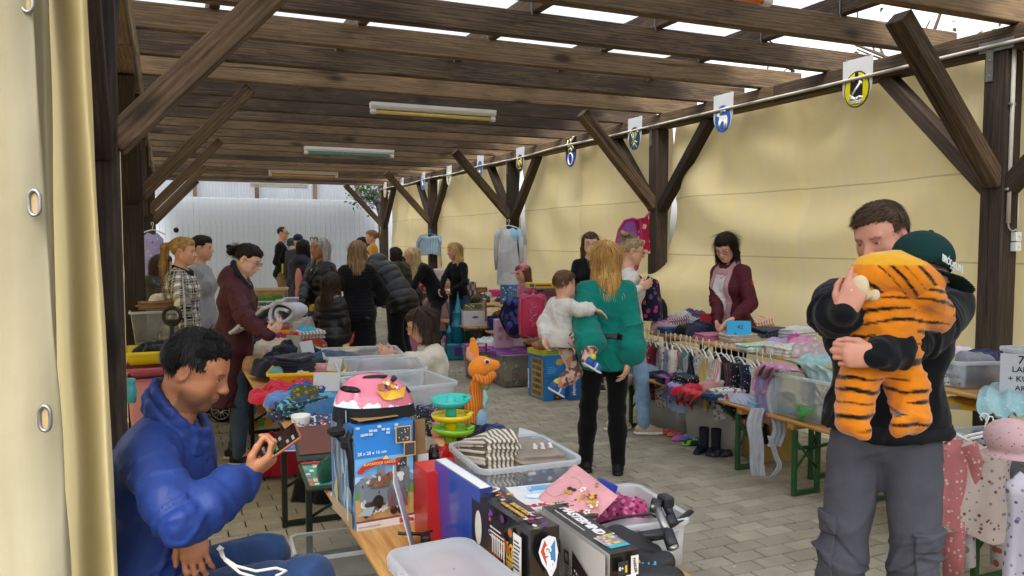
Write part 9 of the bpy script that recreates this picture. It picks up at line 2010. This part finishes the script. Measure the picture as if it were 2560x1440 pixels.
C=Carton('blue picture book facing out beside the upright row','book',tuple(on(1160,733,.765)),R(-14),(.20,.03,.26),{'all':'#2f4068'},'picture_book');C.blot('front',0,-.06,(.07,.04),8,['#c9963a','#b04a6a','#d5b48a'],2);C.text('front',0,.07,'Ponys',.04,'#b03a5a');C.done()
C=Carton('brown animal picture box on the books table','box',tuple(on(1195,740,.765)),R(-14),(.30,.2,.15),{'all':'#7a5a34'},'picture_box');C.blot('front',0,0,(.12,.05),12,['#b58a4a','#d5b83a','#4a3a2a','#c9b89a'],5);C.done()
for lb,px,py,z,w_,d,h,rot,f_,kd in(('pink and mauve tops on the books table edge',1165,750,.765,.4,.3,.12,.1,('floral','#b07a98','#6a4a70',None,12,.4),'crumple'),('grey pink striped clothes on the books table',1195,752,.765,.34,.3,.10,.2,('stripe','#9a90a8','#c0a0b8',None,8),'crumple'),('hot pink hood on the books table',1238,742,.765,.26,.2,.14,.1,'#c03a78','crumple'),('white grey patterned shirt before the hot pink hood',1215,745,.765,.3,.2,.10,.2,('floral','#c0bcc0','#8a8a90',None,20,.4),'crumple'),('magenta dark cloth at the right end of the books table',1255,752,.765,.34,.24,.06,.2,'#4a1c38','crumple'),('crimson pink shirt tip hanging at the books table edge',1142,755,.74,.2,.2,.10,.2,'#c03a5a','crumple'),('white pink folded knit on top of the far pink stack',1090,692,1.06,.44,.34,.12,.1,'#c8bcbc','fold'),('cream folded fleece in the far pink stack',1092,708,.96,.46,.34,.10,.1,'#c9bdb8','fold'),('salmon folded stack below the cream fleece',1092,722,.82,.46,.34,.14,.1,'#c8938f','fold'),('hot pink crumpled jacket in the far heap',1060,712,.84,.4,.36,.3,.2,'#c02a78','crumple'),('red white dotted cloth in the far heap',1048,735,.75,.3,.3,.2,.2,('dots','#b02a38','#d8c8c8',None,14,.3),'crumple'),('lavender pink heap at the far corner',1040,710,.82,.5,.4,.26,.4,'#b88ab0','crumple'),('pale pink white clothes at the back of the far heap',1045,692,.86,.6,.4,.26,.4,('floral','#c9b4c0','#d5d0d4','#a8b4c8',6,.5),'crumple'),('dark blue jeans jacket in the far heap',1078,732,.74,.34,.3,.2,.3,'#26365c','crumple'),('lilac white clothes below the far heap',1050,755,.55,.44,.4,.24,.2,('floral','#b0a4c4','#d0ccd4',None,10,.5),'crumple'),('grey teal clothes lower in the far heap',1055,772,.42,.44,.4,.2,.2,('floral','#7f8f98','#b5a8b0',None,10,.5),'crumple'),('floral white clothes at the bottom of the far heap',1062,785,.3,.44,.4,.2,.2,('floral','#b8b0b4','#a06a7a',None,12,.4),'crumple'),('blue white shoes and cloth under the far table',1105,790,.4,.3,.3,.2,.1,('floral','#4a6a9a','#c0c4cc',None,10,.5),'crumple'),('pink trainers pair in the heap under the books table',1140,790,.45,.26,.22,.12,.3,('floral','#c05a8a','#d5b0c0','#4a4a50',14,.4),'crumple'),('dark dotted cloth with green trim beside the pink trainers',1122,792,.43,.26,.22,.12,.3,('dots','#20222a','#8ab04a',None,16,.3),'crumple'),('brown and orange bags under the white cardboard box',1160,832,.15,.5,.4,.3,.1,('floral','#5a3f2a','#8a6a4a',None,8,.5),'crumple'),('pink purple doll things on the paving by the castle',1125,868,.0,.36,.36,.22,.1,('floral','#b05a8a','#c8a0b0','#5a3a7a',9,.5),'crumple'),('white dotted soft thing beside the castle',1118,885,.0,.26,.3,.2,.1,('floral','#b8b4b8','#4a3a48',None,12,.4),'crumple'),('white and mint pieces in the open tray behind the purple lids',1230,862,.40,.5,.3,.12,.1,('floral','#c5c9c4','#a8c4b4','#d5d5d8',14,.5),'crumple')):
 garment(lb,'clothing',tuple(on(px,py,z)),w_,d,h,rot,f_,kd)
hung('dusty pink child coat hanging at the end of the far table','coat',tuple(W(1094,728,12.4)),R(-20),.52,.34,'#b08a8a',1.0,1.6,5,dep=.07)
hung('pink tulle princess dress hanging low by the crouching woman','dress',tuple(W(1035,772,10.8)),R(-20),.58,.24,'#b8718f',0,2.6,6,dep=.08,ruffle=True)
C=Carton('orange and grey toy bus on the far bench','toy',tuple(on(1132,785,.505)),R(-14),(.40,.16,.16),{'all':'#c0502a','front':'#a8a8a4'},'toy_bus');C.rect('front',-.16,0,.07,.15,'#c0502a');C.rect('front',.165,0,.06,.15,'#c0502a')
for k in range(4):C.rect('front',-.08+.06*k,.03,.035,.04,'#3a4a5a')
C.done()
SCB=thing('child_suitcase','bright blue ride on child suitcase with a black centre band','suitcase',tuple(on(1118,850,0)),R(-12));b=MB()
for s in(-1,1):b.box((s*.115,0,.30),(.13,.2,.48),bev=.04)
b.obj('shell',plastic('#1f86b8',rough=.3),SCB);b=MB();b.box((0,0,.30),(.10,.17,.46),bev=.02);b.tube([(-.06,0,.55),(0,0,.6),(.06,0,.55)],.014,6);b.obj('band',M_BLACK,SCB)
CS=thing('toy_castle','translucent turquoise toy ice castle with a tall spire standing on the paving','toy castle',tuple(on(1152,897,0)),R(-10));m_=mat('turquoise_toy_plastic','#2f8fae',.25,.15,6,spec=.6,trans=.25)
b=MB();b.box((0,0,.12),(.44,.3,.24),bev=.02);b.box((.12,-.08,.10),(.2,.3,.2),bev=.02);b.obj('base',m_,CS)
b=MB();b.lathe([(.11,.2),(.10,.46),(.12,.48),(.08,.5),(.075,.66),(.09,.68),(.05,.70),(.03,.82),(0,1.0)],12,0,Tr(-.04,0,0));b.obj('spire',m_,CS)
for x in(-.17,.12):b=MB();b.lathe([(.05,.2),(.045,.38),(.06,.39),(.04,.42),(0,.52)],10,0,Tr(x,-.03,0));b.obj('turret',m_,CS)
b=MB();
for k in range(6):b.box((.12,-.23+.0*k,.03+.035*k),(.19-.01*k,.02,.012))
b.obj('stairs',mat('turquoise_pale','#7fc0d0',.3),CS);b=MB();b.box((-.07,-.152,.13),(.1,.012,.13),bev=.004);b.obj('gate',plastic('#5a2a7a'),CS)
b=MB();b.tube([(-.05,0,0),(-.05,0,.1),(.05,0,.1),(.05,0,0)],.012,6);b.tube([(-.05,0,.05),(.05,0,.05)],.01,6);tag(b.obj('red_toy_fence',plastic('#b5242c'),None,tuple(on(1205,880,.41)),R(-12)),'small red plastic toy gate behind the purple lid','toy')
C=Carton('pale green and white folder at the bench end behind the toy house carton','box',tuple(on(1345,850,.505)),R(-16),(.26,.2,.03),{'all':'#b5b09a'},'flat_box');C.done()
C=Carton('shelf of small crates left of the far tables behind the crouching woman','crate',(4.35,10.9,0),0,(.3,.5,.4),{'all':'#6a4a34'},'crate');C.done()
garment('navy floral clothes hung behind the woman in teal','clothing',tuple(W(1618,800,7.3)),.26,.3,.4,0,('floral','#1a1c33','#6a4a70','#b03a68',18,.35),'crumple');garment('dark chair coat behind the far end of the clothes table','clothing',tuple(W(1626,800,7.6)),.3,.3,.35,0,'#231f24','crumple')
# ================================================================ lettering becomes plain mesh
bpy.context.view_layer.update();_dg=bpy.context.evaluated_depsgraph_get()
for o in[o for o in SC.objects if o.type=='FONT']:
 me=bpy.data.meshes.new_from_object(o.evaluated_get(_dg),depsgraph=_dg);n=link('lettering_mesh',me,o.parent);n.matrix_local=o.matrix_local.copy()
 nm=o.name;bpy.data.objects.remove(o);n.name=nm
